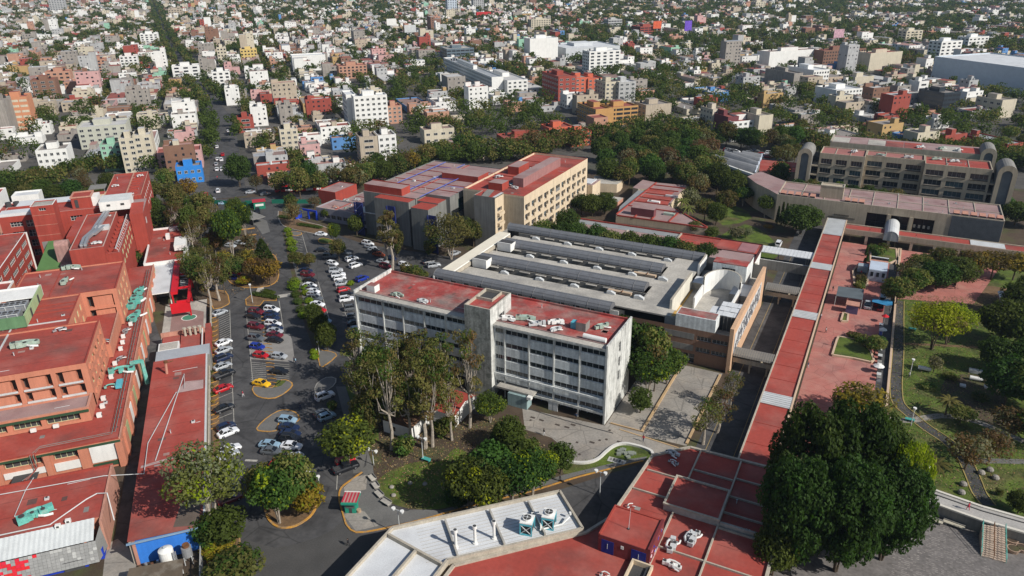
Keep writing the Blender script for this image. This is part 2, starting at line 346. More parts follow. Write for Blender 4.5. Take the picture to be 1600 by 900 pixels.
def bld(t, rect, z0, z1, wall, roof, holes=None, par=.5, pt=.3, ptop=None, sides='SENW', depth=.25, nx=2, ny=1, glass=None, frame=None, alt=None, wname='wall', rname='roof', pmat=None, joints=None):
	"""walls with openings, a roof sunk behind a parapet, window parts; rect = x0,x1,y0,y1 in the thing's frame"""
	holes = holes or {}; mb = MB()
	for s in sides: wall_side(mb, rect, s, z0, z1-par, wall, holes.get(s, ()), depth)
	w = t.part(wname, mb)
	r = MB(); x0, x1, y0, y1 = rect; r.quad((x0+pt, y0+pt, z1-par), (x1-pt, y0+pt, z1-par), (x1-pt, y1-pt, z1-par), (x0+pt, y1-pt, z1-par), roof)
	t.part(rname, r)
	if roof in (RED, REDO, MAUVE): roof_wear(t, (x0+pt, x1-pt, y0+pt, y1-pt), z1-par)
	if par > 0:
		p = MB(); parapet(p, rect, z1-par, z1, pt, pmat or wall, ptop or pmat or wall); t.part('parapet', p)
	for s, hs in holes.items():
		put_windows(t, rect, s, hs, depth, nx, ny, glass, frame, alt)
	if joints:                                   # raised joints that divide the roof into fields
		j = MB(); zz = z1-par
		nxj, nyj, jm = joints
		for i in range(1, nxj): x = x0+(x1-x0)*i/nxj; j.box(x-.12, x+.12, y0+pt, y1-pt, zz, zz+.22, jm)
		for k in range(1, nyj):
			y = y0+(y1-y0)*k/nyj
			for i in range(nxj):
				xa = x0+(x1-x0)*i/nxj+(.12 if i else pt); xb = x0+(x1-x0)*(i+1)/nxj-(.12 if i < nxj-1 else pt); j.box(xa, xb, y-.12, y+.12, zz, zz+.22, jm)
		t.part('roof_joint', j)
	return t
# ================================================================ campus buildings
GLB = 'campus'
# ---- long weathered white office block in the middle
def office_block():
	X0, X1, Y0, Y1, ZT = -109.5, -44.0, 128.6, 143.4, 18.9
	t = Th('office_building', 'long weathered white five-storey office block with ribbon windows and a patchy red roof', 'office block', (-76, 136))
	TX0, TX1 = -77.6, -71.0
	sills = [16.2, 12.9, 9.6, 6.3, 2.9]
	pil = [X0+.5, -101.4, -95.6, -89.6, -83.7, TX0]; pir = [TX1, -68.4, -62.4, -56.4, -50.4, X1-.6]
	wall = MB(); rect = (X0+.4, X1-.4, Y0, Y1)
	holes = []
	for pp in (pil, pir):
		for a, b in zip(pp[:-1], pp[1:]):
			if b-a < 3:
				holes += [(a+.25, b-.15, z, z+1.25) for z in sills]
				continue
			holes += [(a+.18, b-.18, z, z+1.25) for z in sills]
	wall_side(wall, rect, 'S', 2.6, ZT-.9, WPANEL, holes, .35)
	wall_side(wall, rect, 'N', 0, ZT-.9, WPANEL, grid(rect[0]+1, rect[1]-1, 11, 5, [z for z in sills], 1.3), .35)
	t.part('wall', wall)
	put_windows(t, rect, 'S', holes, .35, 4, 1, GLASS, FRAMEW, (CURT, .18)); put_windows(t, rect, 'N', grid(rect[0]+1, rect[1]-1, 11, 5, sills, 1.3), .35, 4, 1, GLASS, FRAMEW)
	for p in pil[1:-1]+pir[1:-1]: t.part('pilaster', MB().box(p-.14, p+.14, Y0-.22, Y0-.002, 0, ZT-.9, WHITEO))
	s = MB()
	for z in (5.75,): s.box(TX1, X1-.45, Y0-.5, Y0-.23, z, z+.5, WPANEL)
	s.box(TX1, X1-.45, Y0-.45, Y0-.23, 2.2, 2.75, WHITEO)
	t.part('ledge', s)
	g = MB(); g.box(X0+.45, X1-.45, Y0+2.4, Y0+2.6, 0, 2.6, DGREY)
	for x in np.arange(TX1+1, X1-1, 1.6): g.box(x, x+.12, Y0+2.25, Y0+2.39, 0, 2.5, BLUES if int(x) % 3 == 0 else FRAMEW)
	g.box(X0+.45, X1-.45, Y0+.01, Y0+2.4, 2.6, 2.75, LGREY)
	t.part('ground_floor_front', g)
	d = MB(); d.box(-57.4, -55.2, Y0-.35, Y0+.0, 0, 2.5, METP); d.box(-56.33, -56.27, Y0-.37, Y0-.352, 0, 2.4, DGREY); t.part('door', d)
	r = MB(); r.quad((X0+.4, Y0+1.2, ZT-.6), (X1-.4, Y0+1.2, ZT-.6), (X1-.4, Y1-.3, ZT-.6), (X0+.4, Y1-.3, ZT-.6), REDO)
	t.part('roof', r); roof_wear(t, (X0+1, TX0-1, Y0+2, Y1-1), ZT-.6); roof_wear(t, (TX1+1, X1-1, Y0+2, Y1-1), ZT-.6)
	c = MB(); c.box(X0+.4, X1-.4, Y0-.6, Y0+1.2, ZT-.9, ZT-.45, WHITEO, LGREY); c.box(X0+.4, X1-.4, Y0+1.2, Y0+1.4, ZT-.6, ZT-.25, MAUVE); t.part('cornice', c)
	b = MB(); b.box(X0+.4, TX0, Y1-.3, Y1, ZT-.9, ZT-.1, REDO); b.box(TX1, X1-.4, Y1-.3, Y1, ZT-.9, ZT-.1, REDO); b.box(TX0, TX1, Y1-.3, Y1, ZT-.9, ZT-.1, REDO); t.part('parapet', b)
	# end walls stand proud of the roof
	hs = [(Y0+6.6, Y0+7.9, z, z+2.6) for z in (14.0, 10.4, 6.9)]
	e = MB(); wall_side(e, (X1-.4, X1, Y0-.62, Y1+.1), 'E', 0, ZT+.35, WHITEO, hs, .3)
	e.quad((X1-.4, Y0-.62, 0), (X1, Y0-.62, 0), (X1, Y0-.62, ZT+.35), (X1-.4, Y0-.62, ZT+.35), WHITEO); e.quad((X1-.4, Y0-.62, ZT+.35), (X1, Y0-.62, ZT+.35), (X1, Y1+.1, ZT+.35), (X1-.4, Y1+.1, ZT+.35), WHITEO)
	e.quad((X1-.4, Y1+.1, ZT-.9), (X1-.4, Y0-.62, ZT-.9), (X1-.4, Y0-.62, ZT+.35), (X1-.4, Y1+.1, ZT+.35), WHITEO)
	t.part('end_wall', e); put_windows(t, (X1-.4, X1, 0, 0), 'E', hs, .3, 2, 3, GLASS, FRAME)
	e2 = MB(); e2.box(X0, X0+.4, Y0-.62, Y1+.1, 0, ZT+.35, WHITEO); t.part('end_wall', e2)
	# stair tower
	TY0, TY1, TZ = 127.0, 137.0, 22.4
	w = MB(); w.quad((TX0, TY0, 0), (TX1, TY0, 0), (TX1, TY0, TZ), (TX0, TY0, TZ), MOSSY)
	eh = [(TY0+3.9, TY1-3.4, 15.0, 19.4)]
	wall_side(w, (TX0, TX1, TY0, TY1), 'E', 0, TZ, WHITEO, eh, .5)
	w.quad((TX0, TY1, 15), (TX0, TY0, 0), (TX0, TY0, TZ), (TX0, TY1, TZ), WHITEO); w.quad((TX1, TY1, 15), (TX0, TY1, 15), (TX0, TY1, TZ), (TX1, TY1, TZ), WHITEO)
	tw = t.part('stair_tower', w); put_windows(t, (TX0, TX1, TY0, TY1), 'E', eh, .5, 2, 4, GLASS, FRAMEW)
	p = MB(); parapet(p, (TX0+.01, TX1-.01, TY0+.01, TY1), TZ-.7, TZ+.02, .3, COPE); p.quad((TX0+.3, TY0+.3, TZ-.7), (TX1-.3, TY0+.3, TZ-.7), (TX1-.3, TY1-.3, TZ-.7), (TX0+.3, TY1-.3, TZ-.7), REDO)
	p.box(TX0+.3, TX1-2.2, TY0+5, TY0+5.3, TZ-.7, TZ-.05, COPE); p.box(TX1-2.4, TX1-2.2, TY0+5.3, TY1-.3, TZ-.7, TZ-.05, COPE)
	p.quad((TX0+.3, TY0+5.3, TZ-.69), (TX1-2.4, TY0+5.3, TZ-.69), (TX1-2.4, TY1-.3, TZ-.69), (TX0+.3, TY1-.3, TZ-.69), DGREY)
	t.part('roof', p, parent=tw)
	# entrance: a pale blue box and a flat slab
	s = MB(); s.box(-69.6, -60.4, 126.6, 131, 3.3, 3.75, LGREY); s.box(-61.5, -60.5, 125.6, 126.59, 2.9, 3.6, WHITE); t.part('entrance_slab', s)
	s = MB(); s.box(-66.4, -61.6, 125.9, 128.3, 0, 3.2, m('pale_blue_wall', (.27, .37, .37), var=.2, streak=.3)); t.part('entrance_box', s)
	return ZT-.6
ZOFF = office_block()
single('small_roof_cabin', MB().box(-107.4, -105.0, 130.6, 132.6, ZOFF, ZOFF+1.7, WHITE, REDO), 'small white roof cabin with red top at the left end of the office block', 'roof cabin')
mb = MB(); mb.tube([(-50.5, 130.7, ZOFF+.75), (-45.4, 130.6, ZOFF+.75)], .55, WHITE, 12)
for x in (-49.6, -46.4): mb.box(x-.1, x+.1, 130.2, 131.1, ZOFF, ZOFF+.35, MET)
single('horizontal_tank', mb, 'white cylindrical tank lying on the right end of the office block roof', 'tank')
mb = MB(); mb.box(-53.5, -51.2, 133.6, 136, ZOFF, ZOFF+2, GREYC, REDO); mb.box(-54.9, -53.5, 134, 135.6, ZOFF, ZOFF+1.5, TEALB)
single('roof_cabin', mb, 'grey roof cabin with red top between machines on the office block', 'roof cabin')

def hvac(x, y, z, s, c, label, seed, ang=0, cat='air handler', group=None, n=5):
	"""roof air handler: boxes, duct elbows and a fan on legs"""
	rd = random.Random(seed); t = Th('air_handler', label, cat, (x, y, z), 0, group)
	b = MB(); d = MB(); f = MB(); lg = MB()
	cx = 0
	for i in range(n):
		w = s*rd.uniform(.5, .9); h = s*rd.uniform(.35, .7); dy = s*rd.uniform(.4, .8); ox = -s*1.1+s*2.2*i/max(1, n-1); oy = rd.uniform(-.3, .3)*s
		q = MB(); q.box(-w/2, w/2, -dy/2, dy/2, .22, .22+h, c); b.add(q, ox, oy, 0, 0)
		lg.box(ox-w/2+.05, ox-w/2+.15, oy-.05, oy+.05, 0, .22, DGREY); lg.box(ox+w/2-.15, ox+w/2-.05, oy-.05, oy+.05, 0, .22, DGREY)
		if i % 2 == 0: f.cyl(ox, oy, .22+h, .22+h+.14, min(w, dy)*.36, DGREY, 10)
	d.tube([(-s*1.1, s*.5, .5), (-s*.5, s*.85, .6), (s*.3, s*.8, .6), (s*1.2, s*.5, .5)], s*.17, c, 8)
	d.tube([(s*.2, -s*.4, .5), (s*.6, -s*.75, .5), (s*1.3, -s*.8, .3)], s*.13, WHITE if c is not WHITE else METP, 8)
	for nm, q in (('casing', b), ('duct', d), ('fan', f), ('leg', lg)):
		w = MB().add(q, x, y, z, ang); t.part(nm, w)
	return t
for i, (x, y, w, lab) in enumerate([(-99, 131.3, 1.1, 'pale tangled air handler near the left end of the office block roof'), (-91.5, 131, 1.0, 'pale broken air handler on the middle of the office block roof'),
		(-69.2, 131.5, 1.3, 'white air handler just right of the stair tower on the office roof'), (-65.4, 133.2, 1.5, 'white ducts in the middle of the right office roof'), (-61.8, 131.9, 1.3, 'pale duct heap at the front edge of the right office roof'),
		(-58.6, 134.4, 1.3, 'pale green air handler beside the grey roof cabin'), (-48.6, 137, 1.2, 'pale air handler at the back right corner of the office roof'), (-57.2, 131.3, 1.0, 'low grey machine behind the ledge of the right office roof')]):
	hvac(x, y, ZOFF, w, [PGREEN, METP, WHITE][i % 3], lab, 50+i, .15*i, n=4)

# ---- great court building with vaulted roofs
def court():
	t = Th('court_building', 'wide low building with long grey vaulted roofs and pale concrete terraces behind the office block', 'building', (-66, 184))
	BR = m('brown_render', (.25, .145, .095), var=.12, streak=.15); Z = 11.2
	X0, X1, Y0, Y1 = -107.0, -24.6, 162.6, 207.5
	rect = (-52.5, X1-.9, Y0, Y1); w = MB(); fl = [.4, 3.6, 6.8]
	holes = []
	for z in (3.5, 6.6): holes += [(-51.9, -45.7, z, z+1.5), (-45.3, -41.6, z, z+1.7), (-33.4, -29.9, z, z+1.3), (-29.6, -25.9, z, z+1.2)]
	holes += [(-46.8, -33.5, .1, 2.7)]
	wall_side(w, rect, 'S', 0, Z-1.7, BR, holes, .5)
	put_windows(t, rect, 'S', holes[:-1], .5, 4, 1, GLASS, FRAMEW); put_windows(t, rect, 'S', holes[-1:], .5, 9, 2, GLASS, FRAMEW)
	for z in (3.9, 7.0): w.box(-41.4, -34, Y0-.05, Y0-.004, z-.4, z+1.2, GREYC)
	r2 = (X0, -52.5, Y0+1.6, Y1)
	wall_side(w, r2, 'S', 0, Z-1.2, GREYC, grid(X0+1, -53, 14, 2.6, [1, 4.5], 1.6), .3); put_windows(t, r2, 'S', grid(X0+1, -53, 14, 2.6, [1, 4.5], 1.6), .3, 3, 1)
	wall_side(w, (X0, X1, Y0+1.6, Y1), 'W', 0, Z, GREYC); wall_side(w, (X0, X1, Y0, Y1), 'N', 0, Z, GREYC)
	t.part('wall', w)
	# roof: terraces between sunk trenches
	f = MB(); xa, xb = X0+4.2, -50.5
	terr = [(165.3, 172.0), (181.2, 186.6), (196.6, 201.3)]; tren = [(172.0, 176.2), (186.6, 191.0), (201.3, 204.6)]
	for a, b in terr: f.box(xa, xb, a, b, Z-1.2, Z-.8, LGREY)
	for a, b in tren: f.quad((xa, a, Z-3.2), (xb, a, Z-3.2), (xb, b, Z-3.2), (xa, b, Z-3.2), m('mossy_gravel', (.10, .10, .075), var=.3)); f.box(xa, xb, b-.25, b-.01, Z-3.2, Z-.85, GREYC); f.box(xb, xb+.3, a, b, Z-3.2, Z-.9, LGREY)
	f.box(xb+.3, -42.3, 165.3, 205, Z-1.2, Z-.8, LGREY); f.box(xb, xb+.3, 165.3, 172, Z-1.2, Z-.8, LGREY); f.box(xb, xb+.3, 176.2, 186.6, Z-1.2, Z-.8, LGREY); f.box(xb, xb+.3, 191, 201.3, Z-1.2, Z-.8, LGREY)
	t.part('roof_terrace', f)
	bm = MB()
	for a, b in tren:
		for x in np.arange(xa+4.5, xb-2, 5.1): bm.box(x, x+3.2, b-.9, b-.3, Z-1.25, Z-1.05, LGREY)
		for x in np.arange(xa+1, xb-1, 2.5): bm.box(x, x+.1, b-.02, b+.08, Z-1.9, Z-.4, VRIB)
	t.part('trench_beam', bm, kind='stuff')
	lw = MB(); lw.box(X0-.2, X0+3.6, Y0+1, 199.5, Z-.6, Z+.55, WHITE, m('cream_wide_coping', (.72, .66, .53), var=.08, fine=.08)); lw.box(X0+3.6, X0+4.0, 165.4, 199, Z-.9, Z+.2, COPE); t.part('broad_coping', lw)
	def vault(y0, y1, x0, x1, z, h, name='vault'):
		q = MB(); n = 8; pr = [(y0+(y1-y0)*(.5-.5*math.cos(math.pi*i/n)), z+h*math.sin(math.pi*i/n)) for i in range(n+1)]
		for i in range(n): q.quad((x0, pr[i][0], pr[i][1]), (x1, pr[i][0], pr[i][1]), (x1, pr[i+1][0], pr[i+1][1]), (x0, pr[i+1][0], pr[i+1][1]), VAULT)
		for x, fl_ in ((x0, 1), (x1, 0)): q.poly([(x, a, b) for a, b in (pr if fl_ else pr[::-1])], VRIB)
		v = t.part(name, q)
		rb = MB(); k = int((x1-x0)/3.05)
		for j in range(k+1):
			x = x0+(x1-x0)*j/k; wd = .09 if j % 5 else .16
			rb.tube([(x, a, b+.03) for a, b in pr], wd*.6, VRIB, 4)
		for i in (2, 4, 6): rb.box(x0, x1, pr[i][0]-.03, pr[i][0]+.03, pr[i][1]+.005, pr[i][1]+.06, VRIB)
		t.part('rib', rb, parent=v)
	vault(161.2, 165.3, X0-1.2, -55.5, Z-.9, 1.7); vault(176.2, 181.0, -102.3, -51.3, Z-.6, 1.7); vault(191.0, 195.8, -101.8, -51.0, Z-.6, 1.7); vault(204.6, 208.4, X0-.2, -42.5, Z-.6, 1.9)
	ps = MB()
	for x in np.arange(X0, -56, 4.2): ps.box(x, x+.18, 161.3, 161.5, 6.6, Z-.9, WHITE); ps.box(x+.2, x+2.6, 163.9, 164.1, Z-3.2, Z-1.6, WHITE)
	ps.box(X0-1.3, X0-.9, 161.0, 162, 5.5, Z-.6, WHITE)
	t.part('post', ps, kind='stuff')
	# wedge-shaped monitors on the trench edges
	def wedge(x, y, big=1.0):
		q = MB(); L, wd, h = 2.3*big, .9*big, .9*big; z = Z-.8
		pts = [(0, 0), (L, 0), (L, h*.45), (L*.5, h), (0, h*.8)]
		q.poly([(x+a, y-wd/2, z+b) for a, b in pts], METP); q.poly([(x+a, y+wd/2, z+b) for a, b in pts[::-1]], METP)
		for i in range(len(pts)):
			a, b = pts[i], pts[(i+1) % 5]; q.quad((x+a[0], y-wd/2, z+a[1]), (x+a[0], y+wd/2, z+a[1]), (x+b[0], y+wd/2, z+b[1]), (x+b[0], y-wd/2, z+b[1]), METP)
		t.part('roof_monitor', q)
	for y, xs in ((171.6, (-92, -81, -70.5, -60)), (186.2, (-91, -80, -69.5, -59)), (200.9, (-96, -85, -74.5, -64, -53))):
		for x in xs: wedge(x, y)
	for x, y in ((-52.5, 172.4), (-50.4, 187)): wedge(x, y-.6, 1.15)
	tm = m('timber_boards', (.50, .37, .25), var=.2)
	for x, y in ((-60.5, 173.6), (-58.2, 188.2)): t.part('board_stack', MB().box(x, x+6.5, y-.2, y+.9, Z-1.2, Z-.6, tm).box(x+3.8, x+4.0, y-.3, y+1.2, Z-.58, Z-.4, RUST))
	bx = []
	for x, y in ((-102.4, 173.3), (-102.2, 188.4)):
		q = MB(); q.box(x, x+4.6, y, y+3.4, Z-1.2, Z+1.3, WHITE, DGREY); q.box(x, x+4.6, y-.02, y+.24, Z+1.3, Z+1.5, WHITE); t.part('roof_box', q)
	# right end: tall cream screen, yellow edges, curved shell, mural wall
	q = MB(); q.box(-42.3, -41.7, 169.2, 189.4, Z-3.5, Z+1.9, m('cream_screen', (.66, .62, .52), var=.1, streak=.25), COPE); q.box(-42.0, -41.5, 196.5, 205.2, Z-2, Z+1.6, WHITE, COPE); t.part('screen_wall', q)
	q = MB(); q.quad((-41.7, 163, Z-3.5), (-25.4, 163, Z-3.5), (-25.4, 205.6, Z-3.5), (-41.7, 205.6, Z-3.5), LGREY)
	q.box(-42.3, -38.4, 165.3, 169.2, Z-3.5, Z-.8, LGREY); q.box(-41.7, -37.6, 189.6, 194.6, Z-3.49, Z-1.2, LGREY, WROOF); q.box(-31, -25.5, 187.2, 195.2, Z-3.49, Z-1.6, LGREY, WROOF)
	t.part('lower_terrace', q)
	yl = m('ochre_edge_paint', (.55, .33, .09), var=.2)
	q = MB(); q.box(-41.7, -41.2, 169.2, 189.4, Z-3.49, Z-3.3, yl); q.box(-40.8, -39.9, 165.5, 169, Z-.79, Z-.76, yl); t.part('ochre_edge', q)
	q = MB(); q.box(-38.9, -29.2, 162.6, 166.8, Z-1.7, Z+1.6, WPANEL); q.box(-38.6, -29.5, 162.9, 166.5, Z+1.6, Z+1.65, REDO); t.part('roof_house', q)
	# curved shell
	q = MB(); n = 14; cx, cy, rr = -33.2, 187.3, 4.6
	for i in range(n):
		a, b = math.pi*(1.02-1.04*i/n), math.pi*(1.02-1.04*(i+1)/n)
		for (ra, zz) in ((rr, 0),):
			p0 = (cx+rr*math.cos(a), cy+rr*1.5*math.sin(a)); p1 = (cx+rr*math.cos(b), cy+rr*1.5*math.sin(b)); o0 = (cx+(rr+.4)*math.cos(a), cy+(rr*1.5+.4)*math.sin(a)); o1 = (cx+(rr+.4)*math.cos(b), cy+(rr*1.5+.4)*math.sin(b))
			q.quad((*p0, Z-3.5), (*p1, Z-3.5), (*p1, Z+2.2), (*p0, Z+2.2), WHITE); q.quad((*o1, Z-3.5), (*o0, Z-3.5), (*o0, Z+2.2), (*o1, Z+2.2), WHITE); q.quad((*p0, Z+2.2), (*p1, Z+2.2), (*o1, Z+2.2), (*o0, Z+2.2), COPE)
	q.box(-38.3, -37.9, 177.6, 187.1, Z-3.5, Z-.2, WHITE); q.box(-28.7, -28.3, 176.5, 187.1, Z-3.5, Z+.2, WHITE)
	t.part('curved_shell', q)
	q = MB()
	for i in range(4):
		for k in range(3): z = Z+.5+.05*((i+k) % 2)+.1*k; q.box(-30.4+1.35*i, -29.06+1.35*i, 168.4+2.7*k, 171.0+2.7*k, z, z+.08, WROOF)
	q.box(-32.4, -30.6, 169.8, 173.8, Z+.2, Z+.28, WROOF); t.part('sheet_cover', q)
	q = MB()
	for i in range(6): q.box(-30.3+.9*i, -30.2+.9*i, 168.2, 168.35, Z-3.4, Z+.5, GREYC)
	q.box(-30.4, -25.6, 168.36, 168.5, Z-3.4, Z+.3, DGREY); t.part('lattice', q)
	stair = (-37.8, -28.6, 196.2, 206.8); q = MB(); hs = [(-35.3, -31.6, Z+1.2, Z+2.0), (-35.4, -34.6, Z-1.6, Z-.4)]
	for s, hh in (('S', hs), ('E', []), ('W', []), ('N', [])): wall_side(q, stair, s, 4, Z+3.1, WPANEL, hh, .2)
	v = t.part('stair_house', q); put_windows(t, stair, 'S', hs, .2, 5, 1)
	q = MB(); q.box(-37.8, -28.6, 196.2, 200.0, Z+3.1, Z+3.35, REDO); q.box(-37.8, -28.6, 200.0, 206.8, Z+2.6, Z+3.11, REDO, MAUVE); t.part('roof', q, parent=v)
	# mural wall
	q = MB(); q.box(X1-.9, X1, 161.4, 204.5, 0, Z+.9, m('peach_render', (.58, .37, .23), var=.1, streak=.12)); mw = t.part('mural_wall', q)
	ME = m('mural_relief', (.55, .54, .52), var=.1); q = MB(); rd = random.Random(4)
	q.box(X1+.004, X1+.09, 163.5, 198.5, 4.6, Z-1.4, ME)
	mural = t.part('mural', q, parent=mw)
	q = MB(); MK = m('mural_line', (.10, .10, .11), var=.2)
	for i in range(60):
		y = rd.uniform(165, 197); z = rd.uniform(5.3, 9.0); rr = rd.uniform(.3, .8); k = rd.choice([0, 1, 2]); a0 = rd.uniform(0, 6)
		pts = [(X1+.12, y+rr*math.cos(a0+a*.5)*(1+.15*a*(k == 1)), z+rr*math.sin(a0+a*.5)) for a in range(rd.choice([6, 9, 13]))]
		pts = [p for p in pts if 4.7 < p[2] < Z-1.5 and 163.6 < p[1] < 198.4]
		if len(pts) > 2: q.tube(pts, .07, MK, 4, False)
	for k in range(9): q.tube([(X1+.12, 164+k*3.8, 4.9), (X1+.12, 166+k*3.7, 7+rd.uniform(-1, 1)), (X1+.12, 168+k*3.6, Z-1.6)], .09, MK, 4, False)
	t.part('mural_drawing', q, parent=mw)
court()
# ---- link bridges over the sunk street
def bridge(y0, y1, zr, lab):
	t = Th('covered_bridge', lab, 'bridge', (-20.5, (y0+y1)/2))
	q = MB(); q.box(-24.4, -15.2, y0, y1, 2.4, 2.9, TAN); t.part('deck', q); q = MB(); q.box(-24.4, -15.2, y0, y0+.15, 2.9, 3.6, TAN); q.box(-24.4, -15.2, y1-.15, y1, 2.9, 3.6, TAN); t.part('railing', q)
	for x in (-20.4, -16.4):
		for y in (y0+.2, y1-.5): t.part('column', MB().box(x-.2, x+.2, y, y+.3, 0, 2.4, TAN).box(x-.15, x+.15, y+.02, y+.28, 3.6, zr, TAN))
	q = MB(); n = 6
	pr = [(y0-.3+(y1-y0+.6)*(.5-.5*math.cos(math.pi*i/n)), zr+.9*math.sin(math.pi*i/n)) for i in range(n+1)]
	for i in range(n): q.quad((-24.5, pr[i][0], pr[i][1]), (-15.3, pr[i][0], pr[i][1]), (-15.3, pr[i+1][0], pr[i+1][1]), (-24.5, pr[i+1][0], pr[i+1][1]), m('grey_ribbed_sheet', (.22, .20, .17), rough=.6, var=.15))
	for x in np.arange(-24.4, -15.4, .55): q.tube([(x, a, b+.03) for a, b in pr], .04, VRIB, 4)
	t.part('vault', q)
bridge(163.6, 167.4, 4.2, 'brown covered footbridge below the mural wall corner'); bridge(207.2, 211.6, 4.2, 'brown covered footbridge beyond the far end of the mural wall')

# ---- long covered walkways
def walkway():
	t = Th('covered_walkway', 'long red-roofed covered walkway between the sunk street and the red plaza', 'walkway', (-13, 200))
	x0, x1, z = -15.1, -8.4, 4.5; r = MB(); e = MB(); c = MB(); w = MB()
	ys = [(116, 121.2, 'g'), (121.2, 144.3, 'r'), (144.3, 149.2, 'w'), (149.2, 191.0, 'r'), (191.0, 195.6, 'w'), (195.6, 228.7, 'r'), (228.7, 233.8, 's'), (233.8, 263.0, 'r'), (263, 281.6, 'w')]
	for a, b, k in ys:
		if k == 'r':
			n = max(1, round((b-a)/6.8))
			for i in range(n):
				ya, yb = a+(b-a)*i/n, a+(b-a)*(i+1)/n; q = MB(); q.quad((x0+.3, ya+.09, z), (x1-.3, ya+.09, z), (x1-.3, yb-.09, z), (x0+.3, yb-.09, z), RED); t.part('roof_panel', q)
				r.box(x0+.3, x1-.3, ya-.09 if i else ya, ya+.09, z-.1, z+.07, REDW)
			r.box(x0+.3, x1-.3, b-.09, b, z-.1, z+.07, REDW)
		else:
			mt = {'g': m('bluish_sheet', (.24, .30, .33), rough=.5, var=.15), 'w': METP, 's': SHEET}[k]; q = MB(); q.box(x0+.3, x1-.3, a, b, z+.12, z+.25, mt)
			n = int((b-a)/.8)
			if k != 'g': [q.box(x0+.35, x1-.35, a+(b-a)*(i+.5)/n-.05, a+(b-a)*(i+.5)/n+.05, z+.251, z+.31, MET) for i in range(n)]
			t.part('roof_sheet', q)
	t.part('roof_joint', r)
	e.box(x0, x0+.3, 116, 281.6, z-.7, z+.35, COPE); e.box(x1-.3, x1, 116, 281.6, z-.7, z+.35, m('peach_coping', (.55, .40, .28), var=.1)); t.part('edge_beam', e)
	for y in np.arange(120, 280, 8.2): c.box(x0+.5, x0+.9, y, y+.4, 0, z-.1, TAN); c.box(x1-.9, x1-.5, y, y+.4, 0, z-.1, TAN)
	t.part('column_row', c, kind='stuff')
	w.box(x0+.1, x0+.25, 116, 281, 0, 1.1, COPE); t.part('balustrade', w)
	t = Th('covered_walkway', 'covered walkway along the plaza with brown front beam and square columns', 'walkway', (18, 274)); z = 4.4; r = MB()
	xs = [-8.3, -.5, 6.1, 14, 21.5, 30, 40, 55]
	for i, (a, b) in enumerate(zip(xs[:-1], xs[1:])):
		q = MB(); q.box(a+.06, b-.06, 271.8, 277.6, z, z+(.2 if i == 5 else .02), METP if i == 5 else RED); t.part('roof_panel', q)
	q = MB(); q.box(-8.3, 55, 270.9, 271.7, z-1.3, z+.45, TAN, m('brown_beam', (.24, .17, .125), var=.15)); q.box(-8.3, 55, 277.7, 278.1, z-.4, z+.3, TAN); t.part('front_beam', q)
	for x in np.arange(-1.5, 52, 7.0): t.part('column', MB().box(x, x+.9, 270.95, 271.6, 0, z-1.3, TAN))
	t = Th('covered_walkway', 'white covered walkway crossing between the roof house and the long red walkway', 'walkway', (-25, 240))
	q = MB(); q.box(-32.5, -15.2, 237.2, 243.4, 4.1, 4.35, WROOF); [q.box(x, x+.08, 237.2, 243.4, 4.351, 4.42, METP) for x in np.arange(-32, -15.5, 1.1)]; t.part('roof_sheet', q)
	for x in (-31, -25.5, -17): t.part('column', MB().box(x, x+.3, 237.5, 237.8, 0, 4.1, GREYC))
	q = MB(); q.box(-32.5, -15.2, 233.5, 233.8, 0, 3.2, GREYC, WHITE); t.part('low_wall', q)
walkway()

